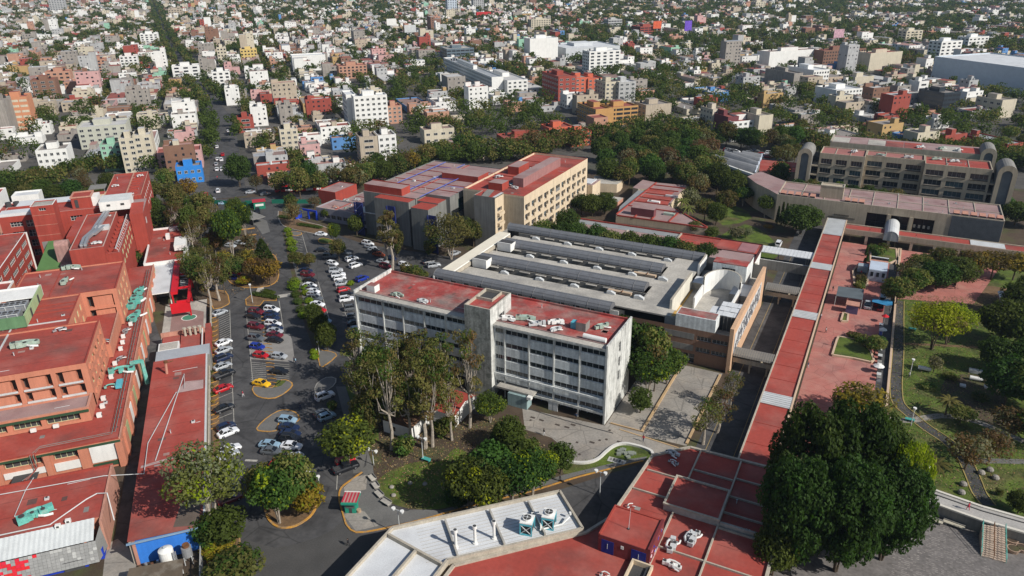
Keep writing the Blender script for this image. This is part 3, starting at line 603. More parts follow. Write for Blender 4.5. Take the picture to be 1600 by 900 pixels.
# ---- slab building with eleven bays (behind the court)
def gblock():
	t = Th('ward_building', 'five-storey cream ward block with balcony recesses and bright red roof', 'building', (-119, 246))
	Z = 18.6; rect = (-131.2, -107.2, 217.4, 275.6); zs = [1.0, 4.5, 8.0, 11.5]
	zs = [14.0, 10.5, 7.0, 3.5]; hs = [(217.4+.8+5.2*i, 217.4+5.2*(i+1)-.7, z-1.1, z+1.3) for z in zs for i in range(11)]
	bld(t, rect, 0, Z, CREAM, RED, {'E': hs}, par=.7, pt=.35, ptop=REDW, depth=1.0, nx=3, ny=1, glass=GLASS, frame=FRAME, alt=(GLASSB, .3), sides='ENW', pmat=CREAM)
	w = MB(); wall_side(w, rect, 'S', 0, Z-.7, TAN); t.part('wall', w)  # end wall away from the sun: its shade put into a darker tone
	b = MB()
	for z in zs:
		for i in range(11):
			y = 217.4+5.2*i
			if i == 5: b.box(-107.3, -107.2+.05, y+.9, y+4.4, z-1.1, z+.1, GREYC); continue
			b.box(-107.5, -107.06, y+2.8, y+4.4, z-1.25, z-.1, CREAM); b.box(-107.9, -107.61, y+1.6, y+2.2, z-.9, z-.4, METP)
	t.part('balcony_box', b, kind='stuff')
	for y in (226, 242, 258): t.part('facade_joint', MB().box(-107.19, -107.14, y, y+.12, 0, Z, TAN))
	s = MB(); r2 = (-123.2, -115.0, 211.0, 217.35); hz = [(212.6, 215.9, z, z+1.5) for z in (13.2, 9.6, 6.0)]
	wall_side(s, r2, 'S', 0, 18.9, GREYC); wall_side(s, r2, 'W', 0, 18.9, GREYC); wall_side(s, r2, 'E', 0, 18.9, CREAM, hz, .6); v = t.part('stair_block', s); put_windows(t, r2, 'E', hz, .6)  # shaded sides painted grey, sunlit side cream
	q = MB(); q.quad((-123.2, 211, 18.6), (-115, 211, 18.6), (-115, 217.35, 18.6), (-123.2, 217.35, 18.6), RED); q.poly([(-120.6, 211.2, 18.6), (-117.8, 211.2, 18.6), (-117.8, 216, 19.9), (-120.6, 216, 19.9)], GREYC); q.box(-116, -115, 211.02, 217.3, 18.61, 19, METP); t.part('roof', q, parent=v)
	for z in (12.2, 8.6, 5.0): t.part('balcony', MB().box(-114.99, -114.0, 212.4, 216.2, z-.2, z+.8, CREAM), parent=v)
	q = MB(); q.box(-123.5, -118.0, 222, 227, Z-.7, Z+1.9, REDW, MAUVE); t.part('roof_house', q)
	q = MB(); q.box(-117.4, -113.2, 229, 262, Z-.7, Z+2.6, m('dusty_pink_wall', (.30, .15, .14), var=.12, streak=.2), MAUVE); t.part('roof_house', q)
	q = MB(); q.box(-126.6, -122, 243, 252, Z-.7, Z+2.4, REDW, MAUVE); t.part('roof_house', q)
	q = MB()
	for y in (232, 240, 248, 256, 264): q.box(-130.8, -117.5, y, y+.2, Z-.7, Z-.45, REDW)
	t.part('roof_joint', q)
	hvac(-115.6, 226.5, Z-.7, 1.1, METP, 'row of pale fan units below the pink roof house of the cream ward', 71, 0, n=4); hvac(-119.2, 229.5, Z-.7, 1.0, TEALB, 'green-grey air unit on the red roof of the cream ward block', 72, .4, n=3); hvac(-127.5, 237, Z-.7, 1.2, MET, 'grey air unit on the left half of the cream ward roof', 73, 1.2, n=3)
gblock()
def wing():
	t = Th('laboratory_building', 'grey-walled wing with mauve roof fields and blue roof pipes left of the cream ward', 'building', (-150, 228)); Z = 16.6
	BAND = m('grey_green_wall', (.19, .19, .175), var=.15, streak=.25)
	rect = (-166.5, -133.2, 211.5, 254); bld(t, rect, 0, Z, BAND, MAUVE, {'E': [(217, 240, 9.5, 14.5)]}, par=.4, pt=.3, joints=(2, 6, REDW), nx=8, ny=2, glass=m('dark_green_glass', (.012, .05, .045), rough=.2, var=.3), frame=NAVY)
	q = MB(); q.box(-166, -143.3, 205.4, 211.45, 0, Z-.1, BAND, MAUVE); t.part('front_block', q)
	q = MB(); q.box(-158.3, -143.6, 201.3, 205.35, 0, Z-.4, BAND, REDW); q.box(-141.6, -134.6, 199.6, 206, 0, Z-1.4, BAND, REDW); q.box(-143.5, -134.7, 206.05, 211.4, 0, Z-1.0, BAND, REDW); t.part('stair_shaft', q)
	q = MB(); q.box(-165.7, -149.4, 205.7, 211, Z-.1, Z+2.5, REDW, MAUVE); q.box(-165.7, -149.4, 210.7, 211, Z+2.5, Z+2.8, REDW); t.part('roof_house', q)
	q = MB(); q.box(-149.2, -133.4, 232, 240, Z-.4, Z+2.1, REDW, MAUVE); t.part('roof_house', q)
	q = MB()
	for a, b in (((-160, 214, Z+.3), (-160, 252, Z+.3)), ((-151, 213, Z+.3), (-151, 252, Z+.3)), ((-142, 206, Z+.5), (-142, 232, Z+.5))): q.tube([a, b], .13, BLUES, 6)
	for x, y in ((-160, 216), (-151, 230), (-160, 244), (-142, 222)): q.tube([(x, y, Z-.4), (x, y, Z+.3)], .1, BLUES, 6); q.tube([(x, y, Z+.3), (x+8, y+1, Z+.3)], .09, BLUES, 6)
	t.part('blue_pipe', q)
	for i, (x, y) in enumerate(((-167.2, 203.2), (-149.9, 199.2), (-132.9, 199.0))):   # navy steel frames down the facade
		q = MB(); hgt = (12.5, 14.5, 13.5)[i]; w2 = 1.7
		for dx in (-w2, w2): q.box(x+dx-.2, x+dx+.2, y-.2, y+.2, 0, hgt, NAVY)
		k = 0
		while k*3.0 < hgt-3: q.beam((x-w2, y-.3, k*3.0+.3), (x+w2, y-.3, k*3.0+3.1), .16, .16, BLUES); q.beam((x-w2, y-.3, k*3.0+3.1), (x+w2, y-.3, k*3.0+3.1), .16, .16, NAVY); k += 1
		q.box(x-w2+.2, x+w2-.2, y+.4, y+.6, 0, hgt, NAVY); t.part('steel_frame', q)
	q = MB(); q.box(-170.5, -158.4, 205, 211, 8.3, 8.5, WHITE); t.part('canopy', q)
	for k in range(6): t.part('roof_vent', MB().box(-162+k*4.6, -161+k*4.6, 217+(k*7) % 30, 218+(k*7) % 30, Z-.4, Z+.1, METP))
	t = Th('low_annex', 'single-storey grey annex with brown roof fields at the left foot of the laboratory wing', 'annex', (-190, 222))
	bld(t, (-194, -168.6, 210.4, 221.5), 0, 5.2, m('lilac_grey_wall', (.26, .25, .29), var=.1), MAUVE, {'S': grid(-193, -170, 8, 2.2, [1.2], 1.6)}, par=.45, ptop=COPE, joints=(3, 1, REDW))
	bld(t, (-190.5, -170, 221.9, 238), 0, 5.0, GREYC, MAUVE, par=.4, joints=(2, 2, REDW))
	t = Th('red_pump_house', 'small red-walled building with flat brown roof beside the annex', 'building', (-202, 236)); bld(t, (-207.5, -198.5, 227.5, 241.5), 0, 5.8, REDW, MAUVE, par=.2)
	for i, (x, y) in enumerate(((-189, 222.5), (-185.5, 225), (-187, 213.5), (-181.5, 214), (-179, 217.5), (-181, 226.5), (-176, 230))):
		hvac(x, y, 4.8, .9, [METP, METP, SALM, PGREEN, METP, METP, METP][i], ['white roof unit at the back left of the grey annex', 'white roof unit beside the seam of the grey annex', 'orange-pink unit on the front roof of the annex', 'pale green unit on the front roof of the annex', 'white square unit under the white canopy of the annex', 'pale duct on the rear roof of the annex', 'pale vent box at the far corner of the annex roof'][i], 80+i, .2, n=2)
wing()

# ---- low clinic roofs between the ward and the garden
def clinic():
	t = Th('clinic_building', 'low clinic with pitched red and mauve roof fields between rows of dense trees', 'building', (-72, 268)); Z = 4.8
	o = (880, 250); z6 = lambda a, b, z=Z: tuple(P(o[0]+a*.15, o[1]+b*.15, z))[:2]
	main = [z6(550, 572), z6(975, 235), z6(1290, 265), z6(1100, 475), z6(1180, 520), z6(1500, 705)]
	q = MB(); q.prism(main, 0, Z, CREAM, MAUVE); t.part('hall', q)
	fl = [((890, 300), (860, 345), (1110, 372), (1160, 335)), ((850, 352), (800, 388), (1120, 428), (1150, 392)), ((790, 395), (745, 430), (1085, 470), (1110, 432))]
	for f in fl: q = MB(); q.poly([(*z6(a, b, Z+.03), Z+.03) for a, b in f], RED); t.part('roof_panel', q)
	q = MB()
	for a, b in (((555, 570), (970, 240)), ((680, 478), (1180, 548)), ((735, 430), (1090, 475)), ((800, 388), (1120, 432)), ((860, 345), (1160, 380)), ((895, 300), (1200, 335)), ((940, 262), (1270, 300)), ((560, 580), (1490, 710)), ((740, 600), (780, 565)), ((920, 620), (950, 590)), ((1100, 645), (1210, 545)), ((1180, 520), (1500, 705))):
		pa, pb = z6(*a), z6(*b); q.beam((*pa, Z+.15), (*pb, Z+.15), .45, .5, REDW)
	t.part('roof_joint', q)
	q = MB(); q.prism([z6(830, 205), z6(975, 235), z6(885, 300), z6(780, 300), z6(725, 285)], 0, Z-.02, TAN, MAUVE); t.part('entrance_part', q)
	q = MB(); q.prism([z6(560, 560), z6(880, 310), z6(780, 300), z6(590, 470)], 0, Z-.6, TAN, m('grey_metal_roof', (.27, .28, .28), rough=.6, var=.15)); t.part('side_roof', q)
	q = MB(); a = P(780*.15+880, 590*.15+250, Z+1.2); q.box(-81.0, -72.2, 254, 257.0, Z, Z+3.0, m('maroon_wall', (.16, .05, .055), var=.15), MAUVE); t.part('roof_house', q)
	t.part('vent_unit', MB().box(-80, -75.2, 271, 272.5, Z, Z+.9, WHITE).cyl(-79, 271.7, Z+.9, Z+1.1, .5, DGREY)); t.part('vent_unit', MB().box(-76, -71, 282, 283, Z, Z+.7, METP)); t.part('vent_unit', MB().box(-70, -66, 259, 260.6, Z, Z+.8, PGREEN))
	t = Th('clinic_front_range', 'long narrow roof of grey, mauve and red fields along the trees behind the court', 'building', (-72, 245))
	q = MB(); q.box(-104, -43.5, 239.2, 243.2, 0, Z-.8, CREAM, m('grey_metal_roof', (0, 0, 0))); t.part('hall', q)
	q = MB(); q.box(-94, -58.8, 234.4, 239.1, 0, Z-.82, CREAM, MAUVE); q.box(-58.7, -43.5, 234.4, 239.1, 0, Z-.82, CREAM, RED); t.part('side_hall', q)
	q = MB(); q.box(-58.6, -43.6, 239.25, 243.15, Z-.79, Z-.76, RED); q.box(-104, -43.5, 243.25, 243.6, 0, Z-.3, REDW); q.box(-59, -58.5, 234.4, 243.2, Z-.75, Z-.3, COPE); q.box(-77, -76.6, 234.4, 239, Z-.8, Z-.4, COPE); t.part('roof_joint', q)
	t = Th('clinic_end_pavilion', 'stepped pavilion with dark-edged red roof panels behind the grey stair house', 'building', (-37, 226)); 
	q = MB(); q.box(-43.4, -30.4, 225, 234.2, 0, 7.6, WHITE, RED); q.box(-43.4, -30.4, 216.5, 224.9, 0, 7.2, WHITE, MAUVE); q.box(-43, -31, 207.2, 216.4, 0, 6.9, WHITE, MAUVE); t.part('hall', q)
	q = MB(); DM = m('dark_red_trim', (.07, .02, .02)); q.box(-43.6, -30.2, 234.21, 234.5, 6.6, 7.9, DM); q.box(-43.6, -30.2, 224.91, 224.99, 7.0, 7.75, DM); q.box(-30.39, -30.1, 207.2, 234.2, 6.4, 7.7, DM); q.box(-43.6, -30.2, 216.41, 216.49, 6.8, 7.35, DM); t.part('dark_trim', q)
	t.part('skylight_panel', MB().box(-36.5, -31.2, 226, 233.6, 7.61, 7.75, m('rosy_sheet', (.34, .16, .16), rough=.5, var=.15)))
	t = Th('garden_store', 'low cream rounded store with flat grey roof beyond the cream ward', 'building', (-100, 292)); pts = [tuple(P(928+dx, 290+dy, 3.5))[:2] for dx, dy in ((0, -14), (0, -3), (36, -1), (42, -4), (46, -10), (38, -13))]
	q = MB(); q.prism(pts, 0, 3.8, CREAM, LGREY); t.part('wall', q)
	t = Th('kitchen_store', 'small peach flat-roofed store at the foot of the ward end wall', 'building', (-98, 278)); q = MB(); q.box(-104.5, -92.5, 272.5, 279, 0, 3.0, SALM, LGREY); t.part('wall', q); t.part('cover', MB().box(-103, -96, 273, 278, 3.01, 3.3, WROOF))
	t = Th('ward_annex', 'cream two-storey annex against the far end of the ward block', 'building', (-110, 281)); q = MB(); q.box(-113, -104.8, 276, 285, 0, 7.5, CREAM, MAUVE); t.part('wall', q); t.part('roof_cover', MB().box(-112, -106, 277, 284, 7.6, 7.9, WROOF))
clinic()

# ---- academy: tall rear block and low front range
def academy():
	t = Th('academy_building', 'long tan concrete block of deep window bays with round-topped shafts at both ends', 'building', (6, 335)); Z = 18.8
	def bays(rect, zs, n, side='S'):
		x0, x1, y0, y1 = rect; hs = grid(x0, x1, n, (x1-x0)/n-1.5, zs, 2.15); bld(t, rect, 0, Z, TAN, m('rosy_roof', (.34, .14, .12), var=.15, scale=.2, fine=.12) if x0 < 10 else RED, {side: hs}, par=.5, pt=.3, depth=.7, nx=4, ny=1, glass=GLASS, frame=FRAME, alt=(GLASSB, .25), joints=(n, 1, COPE))
		s = MB()
		for h in hs: s.box(h[0], h[1], y0-.25, y0+.3, h[2]-.35, h[2]-.02, m('dark_sill', (.07, .065, .06)))
		t.part('sill', s, kind='stuff')
	zs = [14.4, 10.6, 6.8, 3.0]
	bays((-24.2, -7.2, 323, 336), zs, 3); bays((-7.1, 13.9, 326.5, 336.2), zs, 3); bays((14.0, 36.4, 321.5, 335.5), zs, 3)
	q = MB(); q.box(-22.5, 34, 346, 360, 0, Z, TAN, MAUVE); q.box(-22.6, -22.0, 345.9, 360.1, Z, Z+.5, COPE); t.part('rear_range', q)
	for i in range(8): a = -22+7.0*i; t.part('roof_panel', MB().box(a+.15, a+6.8, 346.4, 356.6, Z+.01, Z+.1, (LGREY, MAUVE, LGREY, RED, RED, MAUVE, LGREY, RED)[i]))
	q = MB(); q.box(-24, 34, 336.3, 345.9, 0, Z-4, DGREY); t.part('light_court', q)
	for i in range(7): t.part('skylight', MB().box(-14+7*i, -9.5+7*i, 337.5, 344, Z-4, Z-2.6, m('teal_glass', (.02, .12, .11), rough=.25)))
	def shaft(x, y, w, ht, lab='round-topped stair shaft'):
		q = MB(); n = 12; prof = [(w/2, 0)]+[(w/2*math.cos(math.pi*i/n), ht+w/2*math.sin(math.pi*i/n)) for i in range(n+1)]+[(-w/2, 0)]
		D = 12.5; wi = w*.27
		inner = [(wi, 0)]+[(wi*math.cos(math.pi*i/n), ht-.6+wi*math.sin(math.pi*i/n)) for i in range(n+1)]+[(-wi, 0)]
		for i in range(len(prof)-1):
			a, b, c, d = prof[i], prof[i+1], inner[i+1], inner[i]; q.quad((x+a[0], y, a[1]), (x+b[0], y, b[1]), (x+c[0], y, c[1]), (x+d[0], y, d[1]), TAN); q.quad((x+d[0], y, d[1]), (x+c[0], y, c[1]), (x+c[0], y+.8, c[1]), (x+d[0], y+.8, d[1]), TAN)
			q.quad((x+b[0], y, b[1]), (x+a[0], y, a[1]), (x+a[0], y+D, a[1]), (x+b[0], y+D, b[1]), GREYC)
		v = t.part('stair_shaft', q); q = MB(); q.poly([(x+a, y+.8, b) for a, b in inner], m('blue_grey_panel', (.13, .15, .17), var=.2)); t.part('shaft_panel', q, parent=v)
	shaft(-29.6, 320.5, 5.6, 17.8); shaft(41.0, 318.5, 6.2, 18.4); shaft(36.5, 345, 5.6, 19.0)
	q = MB()
	for z in (13.6, 9.8, 6.0, 2.2): q.box(-26.7, -24.3, 322.6, 330, z-.5, z, TAN); q.box(36.5, 38.0, 321, 330, z-.5, z, TAN)
	q.box(-26.7, -24.3, 329, 330, 0, Z-3, DGREY); q.box(36.5, 38, 329, 330, 0, Z-3, DGREY); t.part('landing', q, kind='stuff')
	for i, (x, y, c) in enumerate(((-2, 329, PGREEN), (8, 330, METP), (18, 331, PGREEN), (24, 330.5, METP), (12, 348.5, METP), (20, 349.5, PGREEN), (26, 349, METP), (-12, 331, METP))):
		hvac(x, y, Z-.4 if y < 340 else Z+.1, 1.25, c, '%s air handler on the roof of the long academy block, %s from the left' % ('pale green' if c is PGREEN else 'grey-white', ordn((2, 3, 5, 7, 4, 6, 8, 1)[i]-1)), 90+i, .2*i, n=4)
	# low front range
	t = Th('academy_front_range', 'low tan front range with dark entrance recesses and a slate panel facing the plaza', 'building', (2, 296)); Z = 10.2
	q = MB(); x0, x1, y0, y1 = -34.0, 39.5, 285.4, 305.5
	hs = [(-7.9, -.9, 2.2, 7.2), (.6, 7.0, 2.2, 7.2), (8.6, 15.4, 2.2, 7.2)]; rect = (x0, x1, y0, y1)
	hs = [(-2.5, 4.0, .6, 7.4), (5.4, 11.2, .6, 7.4), (12.6, 19.2, .6, 7.4), (-24.5, -21.5, 1.5, 3.2), (-24.5, -21.5, 5.0, 6.8)]
	bld(t, rect, 0, Z, TAN, MAUVE, {'S': hs}, par=.45, pt=.3, ptop=COPE, depth=1.4, nx=2, ny=2, glass=m('very_dark_glass', (.012, .012, .014), rough=.2), frame=DGREY, joints=(9, 2, COPE))
	q = MB(); q.prism([(-34.02, 285.4), (-34.02, 305.4), (-45.6, 316.5), (-49, 306), (-44, 297.5), (-37.5, 290)], 0, Z, TAN, MAUVE); t.part('curved_end', q)
	t.part('slate_panel', MB().box(24.0, 39.3, 285.25, 285.39, .2, Z-.3, m('slate_relief', (.085, .095, .105), var=.25, scale=.6, fine=.3)))
	for x in (4.7, 11.9): t.part('recess_pillar', MB().box(x-.5, x+.5, 285.0, 285.39, 0, 7.6, TAN))
	q = MB(); q.box(-19.6, -11.6, 289.5, 293.8, Z-.4, Z+4.0, TAN); parapet(q, (-19.7, -11.5, 289.4, 293.9), Z+4.0, Z+4.35, .4, COPE); t.part('water_tank_tower', q)
	for i, x in enumerate([-33, -30.4, -27.8, -25.2, -22.6, -10.6, -8.2, -5.8, 24.3, 26.9, 29.5, 32.1, 34.7, 37.2]):
		q = MB(); y = 286.3; q.poly([(x, y, Z-.4), (x+1.8, y, Z-.4), (x+1.8, y, Z+.5), (x, y, Z+.5)], DGREY); q.poly([(x, y-.1, Z+.5), (x+1.8, y-.1, Z+.5), (x+1.8, y+2.4, Z+.9), (x, y+2.4, Z+.9)], SALM); q.poly([(x+1.8, y, Z-.4), (x+1.8, y+2.4, Z-.4), (x+1.8, y+2.4, Z+.9), (x+1.8, y, Z+.5)], SALM); q.poly([(x, y+2.4, Z-.4), (x, y, Z-.4), (x, y, Z+.5), (x, y+2.4, Z+.9)], SALM)
		t.part('roof_lantern', q)
	for i, x in enumerate((12.9, 14.4, 15.9, 17.4)): t.part('emblem', MB().box(x, x+.7, 285.6, 285.75, 3.9, 5.0, GREYC))
	# entrance lettering, three short lines of raised letters too small to read
	q = MB(); rd = random.Random(2); x = -14.4
	for row, (z, h, x0_, x1_) in enumerate(((4.9, .55, -13.2, -8.2), (4.1, .4, -15, -6.4))):
		x = x0_
		while x < x1_: w_ = rd.uniform(.25, .42); q.box(x, x+w_*.8, 285.32, 285.39, z, z+h, m('bronze_letters', (.13, .11, .08))); x += w_+.08
	t.part('lettering', q)
	t = Th('barrel_canopy', 'white barrel-vaulted canopy over the academy entrance', 'canopy', (6.4, 278)); q = MB(); n = 10; w_ = 2.35
	pr = [(6.4-w_*math.cos(math.pi*i/n), 4.0+w_*math.sin(math.pi*i/n)) for i in range(n+1)]; pr = [(6.4-w_, 2.9)]+pr+[(6.4+w_, 2.9)]
	for i in range(len(pr)-1): q.quad((pr[i][0], 270, pr[i][1]), (pr[i+1][0], 270, pr[i+1][1]), (pr[i+1][0], 285, pr[i+1][1]), (pr[i][0], 285, pr[i][1]), METP)
	t.part('vault', q); q = MB(); q.poly([(a, 270.05, b) for a, b in pr], m('pale_glass', (.32, .34, .36), rough=.3)); t.part('gable', q)
	t.part('mullion', MB().box(6.35, 6.45, 269.93, 270.0, 2.9, 6.2, METP))
	t = Th('sawtooth_hall', 'hall with grey vaulted sawtooth roof and white edges left of the academy front', 'building', (-52, 330))
	o = (1040, 180); z6 = lambda a, b, z: P(o[0]+a*.15, o[1]+b*.15, z)
	ax = z6(910, 640, 9); 
	for k in range(4):
		s0 = z6(500+95*k, 478-22*k if k == 0 else 430+3*k, 9); s1 = z6(935+18*k, 600-42*k, 9)
		dv = (z6(980, 480, 9)-z6(935, 600, 9))/4.0; q = MB(); n = 5
		for i in range(n):
			a0, a1 = i/n, (i+1)/n; h0, h1 = 2.0*math.sin(math.pi*.62*a0), 2.0*math.sin(math.pi*.62*a1)
			pa, pb = s0+dv*a0, s1+dv*a0; pc, pd = s1+dv*a1, s0+dv*a1; q.quad((pa.x, pa.y, 9+h0), (pb.x, pb.y, 9+h0), (pc.x, pc.y, 9+h1), (pd.x, pd.y, 9+h1), m('grey_corrugated_roof', (.25, .25, .25), rough=.55, var=.2, fine=.2))
		h1 = 2.0*math.sin(math.pi*.62); pc, pd = s1+dv, s0+dv; q.quad((pd.x, pd.y, 9), (pc.x, pc.y, 9), (pc.x, pc.y, 9+h1), (pd.x, pd.y, 9+h1), WHITE)
		e = s1; q.beam((e.x, e.y, 9), (e.x+dv.x, e.y+dv.y, 10.7), .5, .8, m('bluish_white', (.55, .6, .68))); t.part('sawtooth_vault', q)
	q = MB(); A0, A1, A2 = z6(500, 478, 9), z6(930, 632, 9), z6(985, 500, 9); A3 = z6(800, 420, 9)
	q.prism([(A0.x, A0.y), (A1.x, A1.y), (A2.x, A2.y), (A3.x, A3.y)], 0, 8.9, GREYC); t.part('wall', q)
	q = MB(); q.beam((A0.x, A0.y, 9), (A1.x, A1.y, 9), .8, 1.0, WHITE); t.part('white_edge', q)
	t = Th('red_roofed_hall', 'low hall with red roof fields behind the sawtooth roof', 'building', (-38, 333))
	q = MB(); q.prism([tuple(z6(a, b, 5))[:2] for a, b in ((380, 480), (440, 410), (640, 430), (1410, 500), (1400, 590), (1000, 590))], 0, 5, TAN, RED); t.part('wall', q)
academy()
# ---- roofs at the lower edge: white-roofed hall, red-roofed school, turret
def south():
	t = Th('white_roofed_hall', 'low hall with pale grey membrane roof, upstand beams and three flues at the lower edge', 'building', (-50, 82)); Z = 6.0
	pts = [(-33.9, 90.2), (-41.1, 97.2), (-62.1, 76.3), (-62.1, 52), (-47.5, 52), (-47.5, 76.3)]
	pts = [(-33.9, 90.2), (-41.1, 97.2), (-62.3, 76.3), (-62.3, 50), (-50, 50), (-50.3, 74.2)]
	q = MB(); q.prism(pts, 0, Z-.5, CREAM, WROOF); t.part('wall', q)
	q = MB()
	def edge(a, b, w, z0, z1, mt, inset=0): q.beam((a[0], a[1], (z0+z1)/2), (b[0], b[1], (z0+z1)/2), w, z1-z0, mt)
	for a, b in zip(pts, pts[1:]+pts[:1]): edge(a, b, .4, Z-.9, Z+.1, COPE)
	t.part('parapet', q); q = MB()
	u = Vector((.7071, .7071)); v = Vector((.7071, -.7071)); o = Vector((-41.1, 97.2))
	for d in (6.2, 13.2, 21.0):
		a = o-u*d+v*.8; b = o-u*d+v*9.3; q.beam((a.x, a.y, Z-.2), (b.x, b.y, Z-.2), .3, .7, LGREY)
	a = Vector((-62.0, 76.0)); q.beam((-61.8, 74.6, Z-.15), (-50.6, 73.0, Z-.15), .4, .8, COPE); q.beam((-55.8, 73.6, Z-.15), (-55.8, 52, Z-.15), .4, .8, COPE); t.part('upstand_beam', q)
	q = MB()
	for i in range(1, 12):
		for j, (d0, d1) in enumerate(((.4, 5.9), (6.5, 12.9), (13.5, 20.7), (21.3, 26))):
			off = .78*i+.25; a = o-u*d0+v*off; b = o-u*d1+v*off
			if off < 9.6: q.beam((a.x, a.y, Z-.485), (b.x, b.y, Z-.485), .06, .035, LGREY)
	t.part('membrane_seam', q, kind='stuff')
	u3 = [(1150, 600), (1350, 560), (1548, 510)]
	for i, (a, b) in enumerate(u3):
		p = P(540+a*.15, 765+b*.15, Z-.5); q = MB(); q.cyl(p.x, p.y, Z-.5, Z-.25, .42, WHITE, 12); q.cyl(p.x, p.y, Z-.25, Z+2.6, .24, WHITE, 12); q.cyl(p.x, p.y, Z+2.6, Z+3.15, .38, WHITE, 12); q.cyl(p.x, p.y, Z+3.151, Z+3.17, .3, DGREY, 12)
		single('roof_flue', q, 'white flue pipe on the pale membrane roof, %s of the three from the left' % ordn(i), 'flue', 'flues on the pale roof')
	for i, (a, b) in enumerate(((560, 430), (785, 370))):
		p = P(740+a*.15, 765+b*.15, Z-.5); t2 = Th('cooling_unit', 'turquoise cooling unit with round fan, the %s one on the pale roof' % ('left' if i == 0 else 'right'), 'cooling unit', (0, 0, 0), R(12), 'cooling units on the pale roof'); t2.o.location = (p.x, p.y, Z-.5)
		bx, by = 0.0, -1.2; t2.base = (0, 0, Z-.5)
		# base given in the turned frame
		q = MB()
		for sx in (-1, 1):
			for sy in (-1, 1): q.box(bx+sx*.95-.09, bx+sx*.95+.09, by+1.2+sy*1.1-.09, by+1.2+sy*1.1+.09, Z-.5, Z+1.9, TEALB)
		q.box(bx-1.04, bx+1.04, by+.0, by+.18, Z+1.5, Z+1.9, TEALB); q.box(bx-1.04, bx+1.04, by+.0, by+.18, Z-.5, Z-.25, TEALB); q.box(bx-1.04, bx-.9, by+.2, by+2.2, Z-.4, Z+1.85, TEALB); q.box(bx+.9, bx+1.04, by+.2, by+2.2, Z+1.4, Z+1.85, TEALB)
		t2.part('frame', q); q = MB(); q.beam((bx-.9, by+.05, Z-.2), (bx+.9, by+.05, Z+1.5), .1, .1, METP); q.beam((bx+.9, by+.05, Z-.2), (bx-.9, by+.05, Z+1.5), .1, .1, METP); t2.part('brace', q)
		t2.part('top_deck', MB().box(bx-1.04, bx+1.04, by, by+2.4, Z+1.901, Z+2.05, WHITE)); t2.part('coil', MB().box(bx-.88, bx+.88, by+.3, by+2.1, Z-.3, Z+1.3, DGREY))
		q = MB(); q.cyl(bx, by+1.2, Z+2.05, Z+2.4, .78, WHITE, 16); q.cyl(bx, by+1.2, Z+2.401, Z+2.42, .66, DGREY, 16); q.cyl(bx, by+1.2, Z+2.42, Z+2.5, .16, METP, 8); [q.box(bx-.64, bx+.64, by+1.17, by+1.23, Z+2.43, Z+2.46, METP) if k == 0 else q.box(bx-.03, bx+.03, by+.56, by+1.84, Z+2.465, Z+2.49, METP) for k in (0, 1)]; t2.part('fan', q)
	o2 = (740, 765); g = lambda a, b, z: tuple(P(o2[0]+a*.15, o2[1]+b*.15, z))
	q = MB(); q.tube([g(600, 245, Z+.5), g(680, 235, Z+.5)], .13, WHITE); q.tube([g(640, 240, Z+.5), g(700, 370, Z+.5), g(700, 420, Z-.1)], .13, WHITE); q.tube([g(690, 420, Z-.1), g(920, 360, Z-.1), g(1000, 285, Z+.4)], .15, WHITE); q.cyl(*g(1005, 275, Z)[:2], Z+.3, Z+.8, .22, WHITE, 8)
	single('white_pipework', q, 'white pipe run between and behind the two turquoise cooling units', 'pipes')
	# red-roofed school
	t = Th('red_roofed_school', 'sprawling low building of dark red roof fields framed by concrete beams', 'building', (-20, 100)); Z = 5.0
	pts = [(-29.7, 115.4), (-24.0, 121.1), (-5.0, 121.5), (-5.0, 82.0), (-20.9, 82), (-20.9, 60), (-49.2, 60), (-49.2, 74.3), (-33.3, 90.4), (-31.0, 95.5)]
	q = MB(); q.prism(pts, 0, Z-.02, CREAM, RED); t.part('wall', q); [roof_wear(t, r_, Z-.02) for r_ in ((-29, -22.2, 96, 113), (-21.4, -14.6, 102, 120), (-13.8, -5.6, 84, 120), (-46, -34, 62, 72), (-32, -22, 62, 84))]
	q = MB()
	for a, b in zip(pts, pts[1:]+pts[:1]): q.beam((a[0], a[1], Z-.1), (b[0], b[1], Z-.1), .5, .9, COPE)
	t.part('parapet', q)
	bm = MB(); xs = [-30, -21.8, -14.2, -8.6, -5]; ys = [121, 114.4, 110.3, 105, 99, 90, 84]
	for x in (-21.8, -14.2): bm.beam((x, 120.8, Z+.15), (x, 84, Z+.15), .27, .5, COPE)
	for y, xa, xb in ((115.4, -14.0, -5.3), (114.6, -21.6, -14.4), (110.0, -14.0, -5.3), (110.8, -29.3, -22.0), (104.6, -30, -22.0), (105.4, -14, -5.3), (101.2, -14, -5.3), (92.6, -21.6, -5.3), (88.2, -14, -5.3)): bm.beam((xa, y, Z+.12), (xb, y, Z+.12), .24, .42, COPE)
	t.part('roof_beam', bm)
	q = MB(); r = (-22.0, -14.0, 99.6, 109.6); q.box(-23.6, -14.1, 101.6, 110.0, Z, Z+1.2, LGREY, RED); parapet(q, (-23.7, -14.0, 101.5, 110.1), Z+1.2, Z+1.5, .35, COPE); t.part('raised_roof', q)
	t.part('roof_wall', MB().box(-14.0, -5.2, 101.6, 101.95, Z, Z+1.0, LGREY))
	q = MB(); q.beam((-49, 66.5, Z+.2), (-30.2, 77.0, Z+.2), .8, .6, LGREY); q.beam((-44.2, 73.5, Z+.25), (-28.5, 73.5, Z+.25), .7, .5, LGREY); t.part('roof_beam', q)
	# light well at the bottom edge: rim, and a dark sheet painting its shaded depth
	q = MB(); parapet(q, (-24.4, -21.0, 80.2, 87.5), Z, Z+.9, .3, CREAM); q.quad((-24.1, 80.5, Z+.02), (-21.3, 80.5, Z+.02), (-21.3, 87.2, Z+.02), (-24.1, 87.2, Z+.02), DGREY); t.part('well_wall', q)
